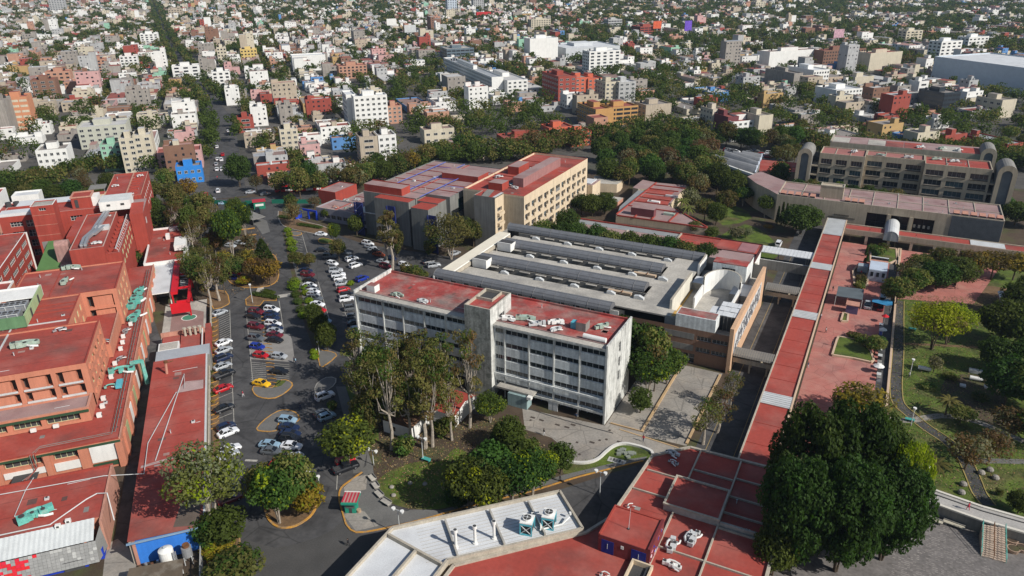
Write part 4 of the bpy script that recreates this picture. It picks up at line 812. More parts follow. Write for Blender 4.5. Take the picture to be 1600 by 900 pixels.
	hvac(-26.5, 117.2, Z, 1.0, METP, 'grey-white duct unit at the far corner of the red-roofed school', 31, -.1, n=4); hvac(-25.6, 114.6, Z, .7, METP, 'small pipe cluster below the duct unit on the school roof', 32, -.2, n=3)
	hvac(-17.2, 96.6, Z, 1.3, METP, 'large pale duct machine on the dark red school roof', 33, 1.5, n=5); hvac(-19.6, 93.6, Z, 1.2, METP, 'pale boxy duct with square mouth on the school roof', 34, 1.7, n=4)
	hvac(-18.6, 89.3, Z, 1.0, WHITE, 'cluster of white elbow pipes beside the turret', 35, .1, n=5); hvac(-12.4, 87.6, Z, .6, METP, 'small roof unit nearest the big dark trees', 36, .1, n=2); hvac(-28.7, 99.6, Z, .5, WHITE, 'little white vent box behind the red turret', 37, 1, n=1); hvac(-27.2, 82.8, Z, .55, WHITE, 'two short white stub pipes beside the beam near the turret', 38, .1, n=2)
	# turret with blue doors
	t = Th('stair_turret', 'dark red turret with bright red sloping rim and two blue doors on the school roof', 'turret', (-25.9, 91.4, Z)); TZ = Z+3.3; x0, x1, y0, y1 = -30.2, -21.7, 87.6, 95.2
	MAR = m('maroon_brick', (.17, .03, .032), var=.15, fine=.1, streak=.1)
	q = MB(); q.box(x0, x1, y0, y1, Z-.02, TZ, MAR); t.part('wall', q)
	q = MB(); q.quad((x0+.3, y0+.1, TZ+.02), (x1-.45, y0+.1, TZ+.02), (x1-.45, y1-.3, TZ+.02), (x0+.3, y1-.3, TZ+.02), RED); t.part('roof', q)
	q = MB(); q.box(x0, x0+.3, y0, y1, TZ, TZ+.22, REDF if False else REDW); q.box(x1-.45, x1, y0, y1, TZ, TZ+.3, MAR); q.box(x0+.3, x1-.45, y1-.3, y1, TZ, TZ+.22, REDW); t.part('rim', q)
	for a, b in ((x0+.55, x0+2.6), (x1-3.0, x1-.6)):
		d = t.part('door', MB().box(a, b, y0-.06, y0-.003, Z+.05, Z+2.6, m('navy_door', (.012, .018, .16), var=.15))); t.part('handle', MB().box((a+b)/2-.03, (a+b)/2+.03, y0-.12, y0-.061, Z+1.0, Z+2.0, METP), parent=d)
	q = MB(); ux = (x0+2.75+x1-3.2)/2; q.box(ux-.25, ux-.12, y0-.07, y0-.003, Z+1.9, Z+2.5, WHITE); [q.box(ux-.119, ux+.22, y0-.07, y0-.003, Z+1.9+.23*k, Z+2.02+.23*k, WHITE) for k in range(3)]; t.part('letter', q)
	q = MB(); rd = random.Random(5); cc = [m('graffiti_blue', (.04, .08, .45)), m('graffiti_pink', (.6, .25, .32)), m('graffiti_white', (.7, .62, .62))]
	for i in range(16): y = y0+.5+rd.random()*6; z = Z+.4+rd.random()*2.3; q.tube([(x1+.03, y, z), (x1+.03, y+rd.uniform(-.5, .5), z+rd.uniform(-.5, .5)), (x1+.03, y+rd.uniform(-.6, .6), z+rd.uniform(-.3, .4))], .05, cc[i % 3], 4)
	t.part('wall_painting', q); t.part('mast', MB().tube([(-26.3, 90.8, TZ), (-26.2, 90.9, TZ+4.2)], [.05, .025], METP, 6)); t.part('mast_foot', MB().cyl(-26.3, 90.8, TZ+.02, TZ+.14, .22, DGREY, 8))
	# round red roof peeping in at the bottom edge
	p = P(1300, 940, 3.5); t = Th('round_pavilion', 'dark red round-roofed pavilion under the big trees at the lower edge', 'pavilion', (p.x, p.y)); q = MB(); n = 20; rr = 4.4
	q.cyl(p.x, p.y, 0, 3.0, rr*.9, MAR, n); t.part('wall', q); q = MB(); i0 = 0
	for k in range(4):
		r0, r1 = rr*math.cos(k*math.pi/8), rr*math.cos((k+1)*math.pi/8); z0, z1 = 3+1.4*math.sin(k*math.pi/8), 3+1.4*math.sin((k+1)*math.pi/8)
		for i in range(n):
			a, b = 2*math.pi*i/n, 2*math.pi*(i+1)/n; q.quad((p.x+r0*math.cos(a), p.y+r0*math.sin(a), z0), (p.x+r0*math.cos(b), p.y+r0*math.sin(b), z0), (p.x+r1*math.cos(b), p.y+r1*math.sin(b), z1), (p.x+r1*math.cos(a), p.y+r1*math.sin(a), z1), RED)
	t.part('roof', q)
	# red-roofed hut and white shed among the gum trees, small red roof
	t = Th('garden_hut', 'small hut with a wine-red roof among the gum trees', 'hut', (-76, 117)); q = MB(); q.box(-80, -72.5, 113, 121.5, 0, 3.2, WHITE); t.part('wall', q); q = MB(); q.poly([(-80.3, 112.7, 3.2), (-72.2, 112.7, 3.2), (-72.2, 117, 4.4), (-80.3, 117, 4.4)], REDW); q.poly([(-80.3, 117, 4.4), (-72.2, 117, 4.4), (-72.2, 121.8, 3.2), (-80.3, 121.8, 3.2)], REDW); q.poly([(-72.5, 113, 3.2), (-72.5, 121.5, 3.2), (-72.5, 117, 4.3)], WHITE); t.part('roof', q)
	t = Th('garden_shed', 'white-walled shed with leaf-strewn brown roof under the gum trees', 'shed', (-81.5, 108)); q = MB(); q.box(-85.5, -78.2, 105, 111.6, 0, 2.9, WHITE, m('leafy_roof', (.22, .12, .07), var=.3, stain=(.09, .07, .05), stain_amt=.8)); t.part('wall', q); t.part('window', MB().box(-83.6, -82.4, 104.94, 104.995, 1.0, 2.0, GLASS))
	q = MB(); rd = random.Random(8); i = 0
	for a, b in zip([(722, 642), (712, 648), (706, 656), (703, 664)], [(712, 648), (706, 656), (703, 664), (706, 672)]):
		pa, pb = P(*a), P(*b); q.beam((pa.x, pa.y, .6), (pb.x, pb.y, .6), .25, 1.2, WHITE)
	single('curved_garden_wall', q, 'curved white garden wall beside the wine-red hut', 'wall')
	# retaining wall, path on top, stairs, benches, round planters
	t = Th('retaining_wall', 'long concrete retaining wall with pale coping above the paved court', 'wall', tuple(P(1500, 800, 2.6))[:2])
	o = (1200, 675); h = lambda a, b, z=2.6: P(o[0]+a*.25, o[1]+b*.25, z); Zr = 2.6
	A0, A1, A2 = h(835, 375), h(1340, 555), h(1600, 630); up = (h(845, 300)-A0); up.z = 0
	q = MB()
	B0 = A0-(A1-A0)*.6; B2 = A2+(A2-A1)*2.0
	poly = [B0, A0, A1, A2, B2]; back = [p+up*(1.0) for p in poly]
	for a, b in zip(poly[:-1], poly[1:]): q.quad((a.x, a.y, 0), (b.x, b.y, 0), (b.x, b.y, Zr), (a.x, a.y, Zr), GREYC)
	t.part('wall', q); q = MB()
	for a, b in zip(poly[:-1], poly[1:]): q.beam((a.x, a.y, Zr+.08), (b.x, b.y, Zr+.08), .55, .3, m('pale_coping', (.62, .58, .5), var=.1))
	t.part('coping', q)
	q = MB()
	for i in range(len(poly)-1): a, b, c, d = poly[i], poly[i+1], back[i+1], back[i]; q.quad((a.x, a.y, Zr), (b.x, b.y, Zr), (c.x, c.y, Zr), (d.x, d.y, Zr), m('terrace_path', (.40, .38, .35), var=.15, scale=.4, fine=.2))
	o_ = struct('terrace_walk', q); q = MB()
	for i in range(len(poly)-1): a, b = poly[i]+up*.72, poly[i+1]+up*.72; q.beam((a.x, a.y, Zr+.05), (b.x, b.y, Zr+.05), .25, .1, DGREY)
	t.part('drain', q); q = MB()
	for i in range(len(poly)-1): a, b = poly[i]+up*1.02, poly[i+1]+up*1.02; q.beam((a.x, a.y, Zr), (b.x, b.y, Zr), .5, .5, m('pale_coping', (0, 0, 0)))
	t.part('rear_kerb', q)
	global TERR; TERR = back
	# stairs
	t = Th('outdoor_stair', 'concrete stair with turquoise handrails down from the terrace to the paved court', 'stairs', tuple(h(1410, 800, 0))[:2])
	T0, T1, L0, L1 = h(1340, 575), h(1480, 600), h(1330, 775, 0), h(1485, 820, 0); n = 15
	for i in range(n):
		f = i/n; a = T0.lerp(L0, f); b = T1.lerp(L1, f); a2 = T0.lerp(L0, f+1/n); b2 = T1.lerp(L1, f+1/n); z = Zr*(1-f); q = MB(); q.prism([(a.x, a.y), (b.x, b.y), (b2.x, b2.y), (a2.x, a2.y)], 0, z-.03, m('stair_tread', (.46, .36, .28), var=.15)); t.part('step', q)
	for a, b, mt in ((T0, L0, TEAL), (T1, L1, TEAL), ((T0+T1)/2, (L0+L1)/2, RUST)):
		q = MB(); q.tube([(a.x, a.y, Zr+.95), (b.x, b.y, 1.0)], .05, mt); q.tube([(a.x, a.y, Zr+.5), (b.x, b.y, .55)], .035, mt)
		for k in range(5): c = a.lerp(b, k/4); zz = Zr*(1-k/4); q.tube([(c.x, c.y, zz-.1), (c.x, c.y, zz+.97)], .04, mt)
		t.part('handrail', q)
	for i, (a, b) in enumerate(((880, 520), (1022, 560), (1158, 592))):
		c = h(a, b, 0); d = (A1-A0).normalized(); an = math.atan2(d.y, d.x); t3 = Th('stone_bench', 'pale stone bench against the retaining wall, %s from the left' % ordn(i), 'bench', (0, 0), 0, 'benches below the retaining wall'); t3.o.location = (c.x, c.y, 0); t3.o.rotation_euler = (0, 0, an)
		t3.part('seat', MB().box(-1.7, 1.7, -.35, .35, .42, .6, m('pale_stone', (.50, .46, .36), var=.15))); t3.part('foot', MB().box(-1.4, -1.0, -.28, .28, 0, .42, GREYC).box(1.0, 1.4, -.28, .28, 0, .42, GREYC)); t3.part('back_ledge', MB().box(-1.7, 1.7, .36, .6, 0, .75, GREYC))
	for i, (a, b) in enumerate(((1520, 690), (1530, 745), (1585, 740))):
		c = h(a, b, 0); q = MB(); q.tube([(c.x, c.y, 0), (c.x, c.y, .7)], [.8, 1.0], m('terracotta_ring', (.36, .25, .18), var=.15), 14); q.cyl(c.x, c.y, .7, .74, .8, SOILD, 14)
		single('round_planter', q, 'round stone planter of bare soil beside the stair, %s' % ('farthest back', 'nearest', 'rightmost')[i], 'planter', 'round planters by the stair')
south()
# ================================================================ hospital side (B grid)
def TB(name, label, cat, base, group=None): return Th(name, label, cat, base, BANG, group)
def hvacB(a, b, z, s, c, label, seed, ang=0, n=4):
	x, y = fromB(a, b); return hvac(x, y, z, s, c, label, seed, BANG+ang, n=n)
def hospital():
	PO = 6.5
	# tall box with slab balconies + projecting lower storey + podium: one building
	t = TB('orange_clinic', 'orange stepped clinic with red roofs, pale green windows and recessed balconies', 'clinic', (-45, 170)); ZB = 16.5
	YG = m('pale_green_frame', (.55, .60, .36), var=.1); YW = m('yellow_green_pane', (.42, .46, .24), rough=.4, var=.25, scale=.8)
	r1 = (-58.5, -37.1, 156.8, 178.5)
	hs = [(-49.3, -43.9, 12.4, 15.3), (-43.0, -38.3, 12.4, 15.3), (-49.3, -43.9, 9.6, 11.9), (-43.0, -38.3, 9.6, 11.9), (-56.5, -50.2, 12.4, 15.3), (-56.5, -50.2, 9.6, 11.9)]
	he = [(158.8+3.9*i+(.0 if j % 2 else .8), 160.8+3.9*i+(.0 if j % 2 else .8), z, z+1.9) for j, z in enumerate((13.0, 10.0, 7.0)) for i in range(4 if j % 2 == 0 else 5) if 160.8+3.9*i+.8 < 178]
	bld(t, r1, 6.4, ZB, ORW, RED, {'E': he}, par=.35, pt=.35, ptop=REDW, depth=.35, nx=3, ny=2, glass=YW, frame=YG, sides='ENW')
	w = MB(); wall_side(w, r1, 'S', 9.3, ZB-.35, ORW, hs, 1.6); t.part('wall', w)
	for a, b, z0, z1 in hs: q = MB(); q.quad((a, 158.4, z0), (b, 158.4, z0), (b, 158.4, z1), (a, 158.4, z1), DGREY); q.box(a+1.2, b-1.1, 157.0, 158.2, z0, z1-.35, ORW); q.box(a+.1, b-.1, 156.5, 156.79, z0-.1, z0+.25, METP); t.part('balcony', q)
	q = MB()
	for j, z in enumerate((14.2, 11.2, 8.3)):
		for i in range(6): b = 158.3+3.4*i+(1.2 if j % 2 else 0); q.box(-37.1, -36.7, b, b+1.1, z, z+.9, ORW)
	t.part('shade_box', q, kind='stuff')
	r2 = (-58.5, -37.3, 150.6, 156.7); hs2 = [(-51.2, -46.2, 6.9, 8.5), (-45.3, -39.2, 6.9, 8.5), (-57.6, -52.2, 6.9, 8.5)]
	bld(t, r2, 6.3, 9.5, ORW, MAUVE, {'S': hs2}, par=.35, pt=.5, ptop=SALM, depth=.8, nx=5, ny=1, glass=DGREY, frame=YG, sides='SEW')
	t.part('green_band', MB().box(-58.5, -37.4, 150.35, 150.59, 8.6, 9.1, GREENB))
	# connector, second box
	bld(t, (-60, -43.6, 178.55, 197.2), 6.4, ZB, ORW, RED, {'E': [(181+4*i, 183+4*i, z, z+2) for z in (13, 9.8, 6.9) for i in range(4)]}, par=.3, pt=.3, depth=.35, nx=3, ny=2, glass=YW, frame=YG, sides='E', ptop=REDW, joints=(1, 4, REDW))
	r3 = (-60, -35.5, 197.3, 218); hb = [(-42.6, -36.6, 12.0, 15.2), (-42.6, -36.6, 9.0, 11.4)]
	bld(t, r3, 6.4, ZB, ORW, RED, {'E': [(198.6+4.6*i+(0 if j % 2 else 1.2), 200.8+4.6*i+(0 if j % 2 else 1.2), z, z+1.9) for j, z in enumerate((13, 10, 7)) for i in range(4)]}, par=.35, pt=.4, ptop=REDW, depth=.35, nx=3, ny=2, glass=YW, frame=YG, sides='ENW')
	w = MB(); wall_side(w, r3, 'S', 6.4, ZB-.35, ORW, hb, 1.4); t.part('wall', w)
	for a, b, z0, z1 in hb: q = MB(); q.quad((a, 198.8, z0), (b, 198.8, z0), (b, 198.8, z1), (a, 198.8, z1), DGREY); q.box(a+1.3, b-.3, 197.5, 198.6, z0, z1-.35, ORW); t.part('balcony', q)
	q = MB(); q.box(-43.5, -36.2, 178.55, 197.1, 6.4, 9.9, ORW, RED); q.box(-36.5, -36.2, 178.55, 197.1, 9.9, 10.2, SALM); t.part('ledge_roof', q)
	q = MB()
	for b0 in (184, 190): q.box(-59, -44.2, b0, b0+.15, ZB-.3, ZB-.1, REDW)
	q.box(-55.7, -55.4, 158, 200, ZB-.35, ZB-.1, METP); q.box(-55.5, -44.5, 181.5, 181.75, ZB-.3, ZB-.05, METP); q.box(-46.9, -46.7, 199, 210, ZB-.35, ZB-.15, REDW); q.box(-51, -50.8, 198, 216, ZB-.35, ZB-.15, REDW); t.part('roof_pipe', q)
	# podium with roof pipes
	rp = (-60, -31.2, 141.6, 240); hp = [(-53.2, -45.3, 3.7, 5.3), (-44.4, -37.9, 3.9, 5.5)]
	w = MB(); wall_side(w, rp, 'S', 0, PO-.3, ORW, [(-51.6, -45.2, 3.9, 5.5), (-43.2, -38.0, 3.9, 5.5), (-58.5, -53, 3.9, 5.5)], .8)
	he = [(148+7.4*i, 153+7.4*i, z, z+1.7) for z in (1.0, 3.9) for i in range(12)]
	wall_side(w, rp, 'E', 0, PO-.3, ORW, [], .3); wall_side(w, rp, 'N', 0, PO-.3, ORW); t.part('podium_wall', w)
	put_windows(t, rp, 'S', [(-51.6, -45.2, 3.9, 5.5), (-43.2, -38.0, 3.9, 5.5), (-58.5, -53, 3.9, 5.5)], .8, 5, 1, DGREY, YG)
	t.part('podium_roof', MB().box(rp[0], rp[1]-.3, rp[2]+.3, rp[3], PO-.6, PO-.3, RED).box(rp[1]-.3, rp[1], rp[2], rp[3], PO-.35, PO, SALM).box(rp[0], rp[1]-.3, rp[2], rp[2]+.3, PO-.3, PO-.05, REDW))
	roof_wear(t, (-36.6, -34.2, 143, 238), PO-.3); roof_wear(t, (-58, -34.2, 143, 150), PO-.3)
	q = MB(); q.box(-37.0, -32.3, 141.45, 141.59, 1.8, 5.5, WHITE); q.box(-43.4, -37.8, 141.4, 141.59, 1.6, 3.4, WHITE); q.box(-52, -44.6, 141.4, 141.59, 2, 3.3, WHITE); q.box(-60, -31.3, 141.35, 141.59, 5.6, 6.0, GREENB); q.box(-37, -31.6, 141.4, 141.59, .6, 1.5, GREENB); t.part('white_panel', q)
	for i in range(13):
		b = 144.5+7.3*i; t.part('buttress', MB().box(-31.19, -30.75, b, b+2.4, 0, 5.6, ORW)); t.part('side_panel', MB().box(-31.19, -31.05, b+2.9, b+6.6, .8, 4.8, WHITE if i % 2 else YW))
	t.part('corner_pier', MB().box(-32.3, -31.0, 141.0, 142.6, 0, 5.6, ORW)); t.part('facade_pier', MB().box(-38.9, -37.2, 141.2, 141.58, 0, 5.6, ORW)); t.part('facade_pier', MB().box(-53.4, -52.2, 141.2, 141.58, 0, 5.6, ORW)); t.part('facade_pier', MB().box(-44.9, -43.8, 141.2, 141.58, 0, 5.6, ORW))
	q = MB(); z = PO-.1
	for k in range(4): q.tube([(-33.1+.28*k, 236, z), (-33.2+.28*k, 143.4+.3*k, z), (-45.6, 143.1+.3*k, z), (-46.0-.3*k, 141.3, z), (-46-.3*k, 141.2, 3.8-.4*k), (-47.5-.3*k, 138.5, 3.0)], .075, GREYC if k % 2 else REDW, 5)
	for k in range(24): q.box(-33.4, -32.0, 146+3.8*k, 146.1+3.8*k, PO-.3, PO-.14, DGREY)
	t.part('roof_pipe', q)
	q = MB(); q.box(-50.5, -46.2, 139.2, 141.4, 2.4, 2.5, DGREY); [q.beam((-50.5+.7*k, 141.3, 2.4), (-49.9+.7*k, 139.3, .2), .08, .08, MET) for k in range(6)]; t.part('metal_lean_to', q)
	for i, (a, b) in enumerate(((-48.2, 150.2), (-44.2, 150.3))): t.part('wall_unit', MB().box(a, a+1.0, b-.5, b-.01, 6.5, 7.2, WHITE))
	# left neighbour of the clinic with yellow-railed slabs
	t = TB('orange_side_block', 'orange block with white balcony slab and ochre rails at the left edge', 'clinic', (-66, 150)); q = MB(); q.box(-75, -59.5, 128, 149, 0, 12.6, ORW, RED); t.part('wall', q)
	q = MB(); q.box(-75, -54.6, 148.6, 150, 10.6, 12.2, WHITE); q.box(-57, -55.0, 138, 148.4, 10.8, 12.2, WHITE, RED); t.part('white_slab', q); q = MB(); q.box(-56.8, -56.6, 138, 148, 12.5, 12.7, YEL); q.box(-55.4, -55.2, 138, 148, 12.5, 12.7, YEL); t.part('rail', q)
	t.part('wall', MB().box(-59.4, -56.5, 138, 149, 0, 10.5, ORW))
	# sign-less green plant box on the connector
	t = TB('green_plant_room', 'open-topped pale green plant enclosure holding two cooling machines on the red roof', 'plant enclosure', (-55, 190, ZB)); z0, z1 = ZB-.3, ZB+2.7
	q = MB(); a0, a1, b0, b1 = -63, -52.2, 180.6, 199.6
	q.box(a0, a1, b0, b0+.3, z0+.3, z1, GREEND); q.box(a1-.3, a1, b0+.3, b1, z0+.3, z1, GREENW); q.box(a0, a1, b1, b1+.3, z0+.3, z1, WHITE); q.box(a0, a0+.3, b0+.3, b1, z0+.3, z1, WHITE); t.part('wall', q)
	t.part('floor', MB().box(a0+.3, a1-.3, b0+.3, b1-7, z0+.05, z0+.3, GREYC).box(a0+.3, a1-.3, b1-7, b1, z1-.5, z1-.3, WHITE))
	t.part('door', MB().box(a1+.01, a1+.06, 186, 187.2, z0+.3, z0+2.4, DGREY)); t.part('door', MB().box(a1+.01, a1+.06, 194, 195.2, z0+.3, z0+2.4, DGREY))
	q = MB(); [q.box(a0+.5+2.6*k, a0+.8+2.6*k, b0+.2, b0+.5, z0-.1, z0+.3, GREYC) for k in range(4)]; t.part('foot', q)
	for i, (a, b) in enumerate(((-60.5, 183.5), (-60.0, 188.8))):
		t2 = TB('cooling_machine', 'grey cooling machine with twin fan rows inside the pale green enclosure, %s one' % ('nearer', 'farther')[i], 'cooling machine', (a+2.5, b+1.5, z0+.3), 'cooling machines in the enclosure')
		t2.part('casing', MB().box(a, a+6.4, b, b+3.6, z0+.9, z0+2.3, MET)); q = MB(); [q.cyl(a+.8+1.2*k, b+1+1.5*j, z0+2.301, z0+2.42, .5, DGREY, 10) for k in range(5) for j in range(2)]; t2.part('fan', q); q = MB(); [q.box(a+.1+2*k, a+.25+2*k, b-.2, b-.05, z0+.3, z0+2.6, METP) for k in range(4)]; q.box(a, a+6.4, b-.25, b-.1, z0+2.6, z0+2.75, METP); t2.part('frame', q)
	# duct-covered red block (box 3)
	t = TB('ducted_red_block', 'dark red brick block whose roof carries twin silver ducts', 'building', (-45, 248)); Z3 = 16.6
	bld(t, (-51.2, -42.2, 231.5, 267), 6, Z3+.3, REDW, RED, {'S': []}, par=.45, pt=.35, pmat=REDW, ptop=m('pinkish_coping', (.5, .33, .28)))
	hE = [(235+4.4*i, 238+4.4*i, z, z+1.8) for z in (9.2, 12.2) for i in range(7)]
	bld(t, (-42.15, -38.2, 231.5, 267), 0, Z3-2.2, REDW, RED, {'E': hE}, par=.3, nx=3, ny=2, glass=GLASS, frame=YG, sides='SEN')
	q = MB()
	for k in range(8): q.box(-41.6, -38.8, 234+4*k, 234.6+4*k, Z3-2.4, Z3-1.5, REDW)
	t.part('roof_fin', q); q = MB()
	for k in range(16): q.beam((-38.6, 232+2.2*k, Z3-2.2), (-39.4, 233.6+2.2*k, Z3-.9), .08, .08, METP); q.beam((-38.6, 233.6+2.2*k, Z3-2.2), (-39.4, 232+2.2*k, Z3-.9), .08, .08, METP)
	q.box(-39.5, -39.3, 232, 266.5, Z3-1.0, Z3-.85, METP); t.part('railing', q)
	q = MB(); q.box(-54.2, -51.25, 246, 267, 6, Z3-.1, REDW, RED); t.part('side_part', q)
	for dx in (0, 1.0):
		q = MB(); pth = [(-48.4+dx, 234, Z3-.1), (-48.2+dx, 233.6, Z3+.7), (-48.3+dx, 240, Z3+.75), (-46.8+dx, 247, Z3+.75), (-46.6+dx, 252, Z3+.75), (-45.6+dx, 266.5, Z3+.75)]
		for a, b in zip(pth[:-1], pth[1:]): q.beam(a, b, .75, .75, MET)
		single_o = TB('air_duct', 'long silver square duct running back along the red brick block, %s of the pair' % ('left' if dx == 0 else 'right'), 'duct', (-47, 250, Z3), 'silver roof ducts'); single_o.part('duct', q); q = MB(); [q.box(-48.4+dx, -47.6+dx, 235+3*k, 235.1+3*k, Z3-.1, Z3+.3, DGREY) for k in range(2)]; single_o.part('support', q)
	q = MB(); q.box(-46.5, -42.6, 248.5, 251, Z3-.1, Z3+1.1, METP); q.beam((-44, 250, Z3+.8), (-46, 243, Z3+.8), .8, .7, MET); single_x = TB('duct_junction', 'silver junction box crossing the two roof ducts', 'duct box', (-44, 249, Z3)); single_x.part('casing', q)
	hvacB(-44.6, 235.8, Z3-.15, 1.0, METP, 'grey air handler on the front edge of the ducted red block', 41, .2)
	# rear range, tower and white tops
	t = TB('red_brick_hospital', 'long red brick hospital range with a windowed court front and white membrane roofs', 'hospital', (-60, 275)); Z = 17.6
	hw = [(a, a+3.6, z, z+1.7) for z in (14.0, 10.6, 7.2, 3.8) for a in (-74.5, -57, -52.2)] + [(-70, -66.2, z-.4, z+1.9) for z in (14.0, 10.6, 7.2, 3.8)]
	rr = (-77.2, -38.2, 271.5, 283.5); bld(t, rr, 0, Z, REDW, RED, {'S': hw}, par=.5, pt=.35, ptop=m('pinkish_coping', (0, 0, 0)), depth=.45, nx=4, ny=2, glass=GLASS, frame=FRAMEW)
	tr = (-66.1, -59.6, 264.8, 271.45); bld(t, tr, 0, 22, REDW, LGREY, {'S': [(-63.8, -61.8, 20.3, 21.2)]}, par=.3, pt=.3, sides='SEW', pmat=REDW, ptop=WHITE, depth=.3, nx=3, frame=FRAMEW, wname='stair_tower')
	q = MB(); [q.box(-66.12, -59.58, 264.72, 264.795, z, z+.1, SALM) for z in (18.9, 15.5, 12.1)]; t.part('string_course', q)
	q = MB(); q.box(-75, -56.5, 283.6, 291.5, 0, Z-.3, WHITE, WROOF); q.box(-77.1, -66.4, 272, 276.5, Z-.1, Z+.9, WROOF); t.part('white_roof', q)
	q = MB(); q.box(-56.4, -50.4, 275.2, 282.4, Z-.5, 20.6, REDW, RED); parapet(q, (-56.6, -50.2, 275, 282.6), 20.6, 21.0, .4, SALM); q.box(-50.39, -48.5, 276, 282, Z-.5, 20.2, WHITE); q.box(-55.4, -54.4, 275.05, 275.19, Z-.3, 20, DGREY); t.part('lift_house', q)
	q = MB(); q.box(-47.2, -37.9, 268, 277, Z-.5, 20.2, WHITE, SHEET); [q.box(-45+4.2*k, -43.9+4.2*k, 267.9, 267.99, 18.6, 19.3, DGREY) for k in range(2)]; [q.box(-47.2, -37.9, 268.5+1.2*k, 268.6+1.2*k, 20.2, 20.27, METP) for k in range(7)]; t.part('white_roof_house', q)
	q = MB(); q.box(-38.1, -34, 262, 280, 0, Z-.8, REDW, MAUVE); q.quad((-38, 262, Z-.8), (-34, 262, Z-.8), (-34, 271, Z+.6), (-38, 271, Z+.6), REDW); q.box(-33.99, -33.9, 266, 267.4, 12, 14, METP); t.part('side_block', q)
	bld(t, (-48.2, -36, 283.55, 318), 0, Z-.2, REDW, RED, {'E': [(286+4.5*i, 289+4.5*i, z, z+1.7) for z in (5, 9, 13) for i in range(7)]}, par=.4, ptop=SALM, nx=3, ny=2, frame=FRAMEW, wname='far_wing_wall')
	q = MB(); q.box(-41.4, -41.0, 284, 317.5, Z-.6, Z-.1, SALM); [q.box(-40.6, -37.6, 288+4*k, 288.7+4*k, Z-.6, Z-.1, REDW) for k in range(7)]; t.part('roof_joint', q)
	q = MB(); q.box(-53.5, -48.3, 288, 292, Z-3, Z+.2, CREAM, RED); q.box(-55, -49.5, 300, 306, Z-.9, Z-.6, GREYC); [q.box(a, a+.3, 300.2, 300.5, 0, Z-.9, GREYC) for a in (-54.8, -50)]; t.part('stair_head', q)
	hvacB(-42.9, 283, Z-.6, 1.4, MET, 'silver duct cluster between the white roof house and the far red wing', 43, .3, n=5); hvacB(-46, 300, Z-.6, .9, METP, 'dark-legged white unit on the far red wing roof', 44, .3, n=3); hvacB(-38.6, 312, Z-.6, .9, METP, 'white unit at the far end of the red wing', 45, .6, n=3)
	# court with green sheet roof and pink concrete shaft
	t = TB('green_sheet_roof', 'slanting dark green sheet roof beside a stained pink concrete shaft', 'roof', (-58, 245)); q = MB(); q.poly([(-62.5, 238, 9.5), (-56.2, 238, 9.5), (-56.2, 252, 14), (-60.5, 252, 14)], GREENR); q.poly([(-56.2, 238, 9.5), (-53.2, 238, 9.5), (-53.2, 244, 11), (-56.2, 252, 14)], m('stained_pink_concrete', (.38, .22, .19), var=.3, streak=.4, stain=(.3, .26, .24), stain_amt=.8)); q.box(-62.3, -53.4, 252.1, 252.4, 6.4, 13.9, GREYC); t.part('sheet', q)
	t = TB('pink_concrete_shaft', 'stained pink concrete shaft with rounded top beside the green sheet roof', 'shaft', (-55.5, 243)); q = MB(); q.box(-56.9, -53.2, 241, 244.5, 6.4, 15.4, m('stained_pink_concrete', (0, 0, 0))); q.tube([(-56.9, 242.75, 15.0), (-53.2, 242.75, 15.0)], 1.75, m('stained_pink_concrete', (0, 0, 0)), 14); t.part('wall', q)
	t = TB('red_corner_block', 'red block with strip windows and white edges at the left edge of the photograph', 'building', (-85, 258)); hE = [(228+8*i, 234.5+8*i, z, z+1.7) for z in (2.5, 6, 9.5) for i in range(5)]
	bld(t, (-100, -70, 226, 268), 0, 13, REDW, RED, {'E': hE}, par=.4, ptop=WHITE, nx=5, ny=2, frame=FRAMEW); q = MB(); q.box(-69.98, -69.6, 267.6, 268, 0, 13, WHITE); t.part('downpipe', q)
	t = TB('low_red_roof', 'dark red low roof with white parapet left of the pale green enclosure', 'building', (-72, 212)); bld(t, (-90, -64, 190, 222), 0, 13.4, ORW, RED, par=.5, ptop=WHITE, pmat=WHITE)
	t = TB('court_garden', 'small sunk planted court between the red hospital wings', 'garden', (-62, 225)); q = MB(); q.quad((-64, 218.1, 6.6), (-52, 218.1, 6.6), (-52, 231, 6.6), (-64, 231, 6.6), REDW); q.box(-63, -57, 221, 226, 6.61, 7.0, COPE); q.box(-62.7, -57.3, 221.3, 225.7, 7.0, 7.05, GRASS); t.part('bed', q)
	for i, (a, b, z, la, lb, wm, rm, lab) in enumerate(((-96, 326, 12, 12, 20, WHITE, RED, 'white-walled building with red roof at the far left behind the hospital'), (-81, 305, 12, 9, 14, SALM, RED, 'dark red tank-topped block behind the hospital left range'), (-80, 322, 12.5, 9, 7, WHITE, WROOF, 'white-topped block with small red roof behind the hospital left range'))):
		t = TB('hospital_outbuilding', lab, 'building', (a, b)); bld(t, (a-la/2, a+la/2, b-lb/2, b+lb/2), 0, z, wm, rm, par=.5, pmat=WHITE)
		if i == 1: [t.part('water_tank', MB().cyl(a-2+2.6*k, b+2, z-.5, z+1.3, 1.0, DGREY, 12)) for k in range(2)]
	# turquoise air handlers on the podium strip
	hvacB(-34.2, 209.5, PO-.2, 2.5, TEAL, 'big tangle of turquoise duct machines at the far end of the podium strip', 11, 1.4, n=6); hvacB(-33.0, 200, PO-.2, 2.0, TEAL, 'turquoise curved duct machine on the podium strip, second from the far end', 12, 1.2, n=4)
	hvacB(-33.4, 218, PO-.2, 1.7, TEAL, 'small stepped turquoise duct at the farthest end of the podium', 17, 1.5, n=3)
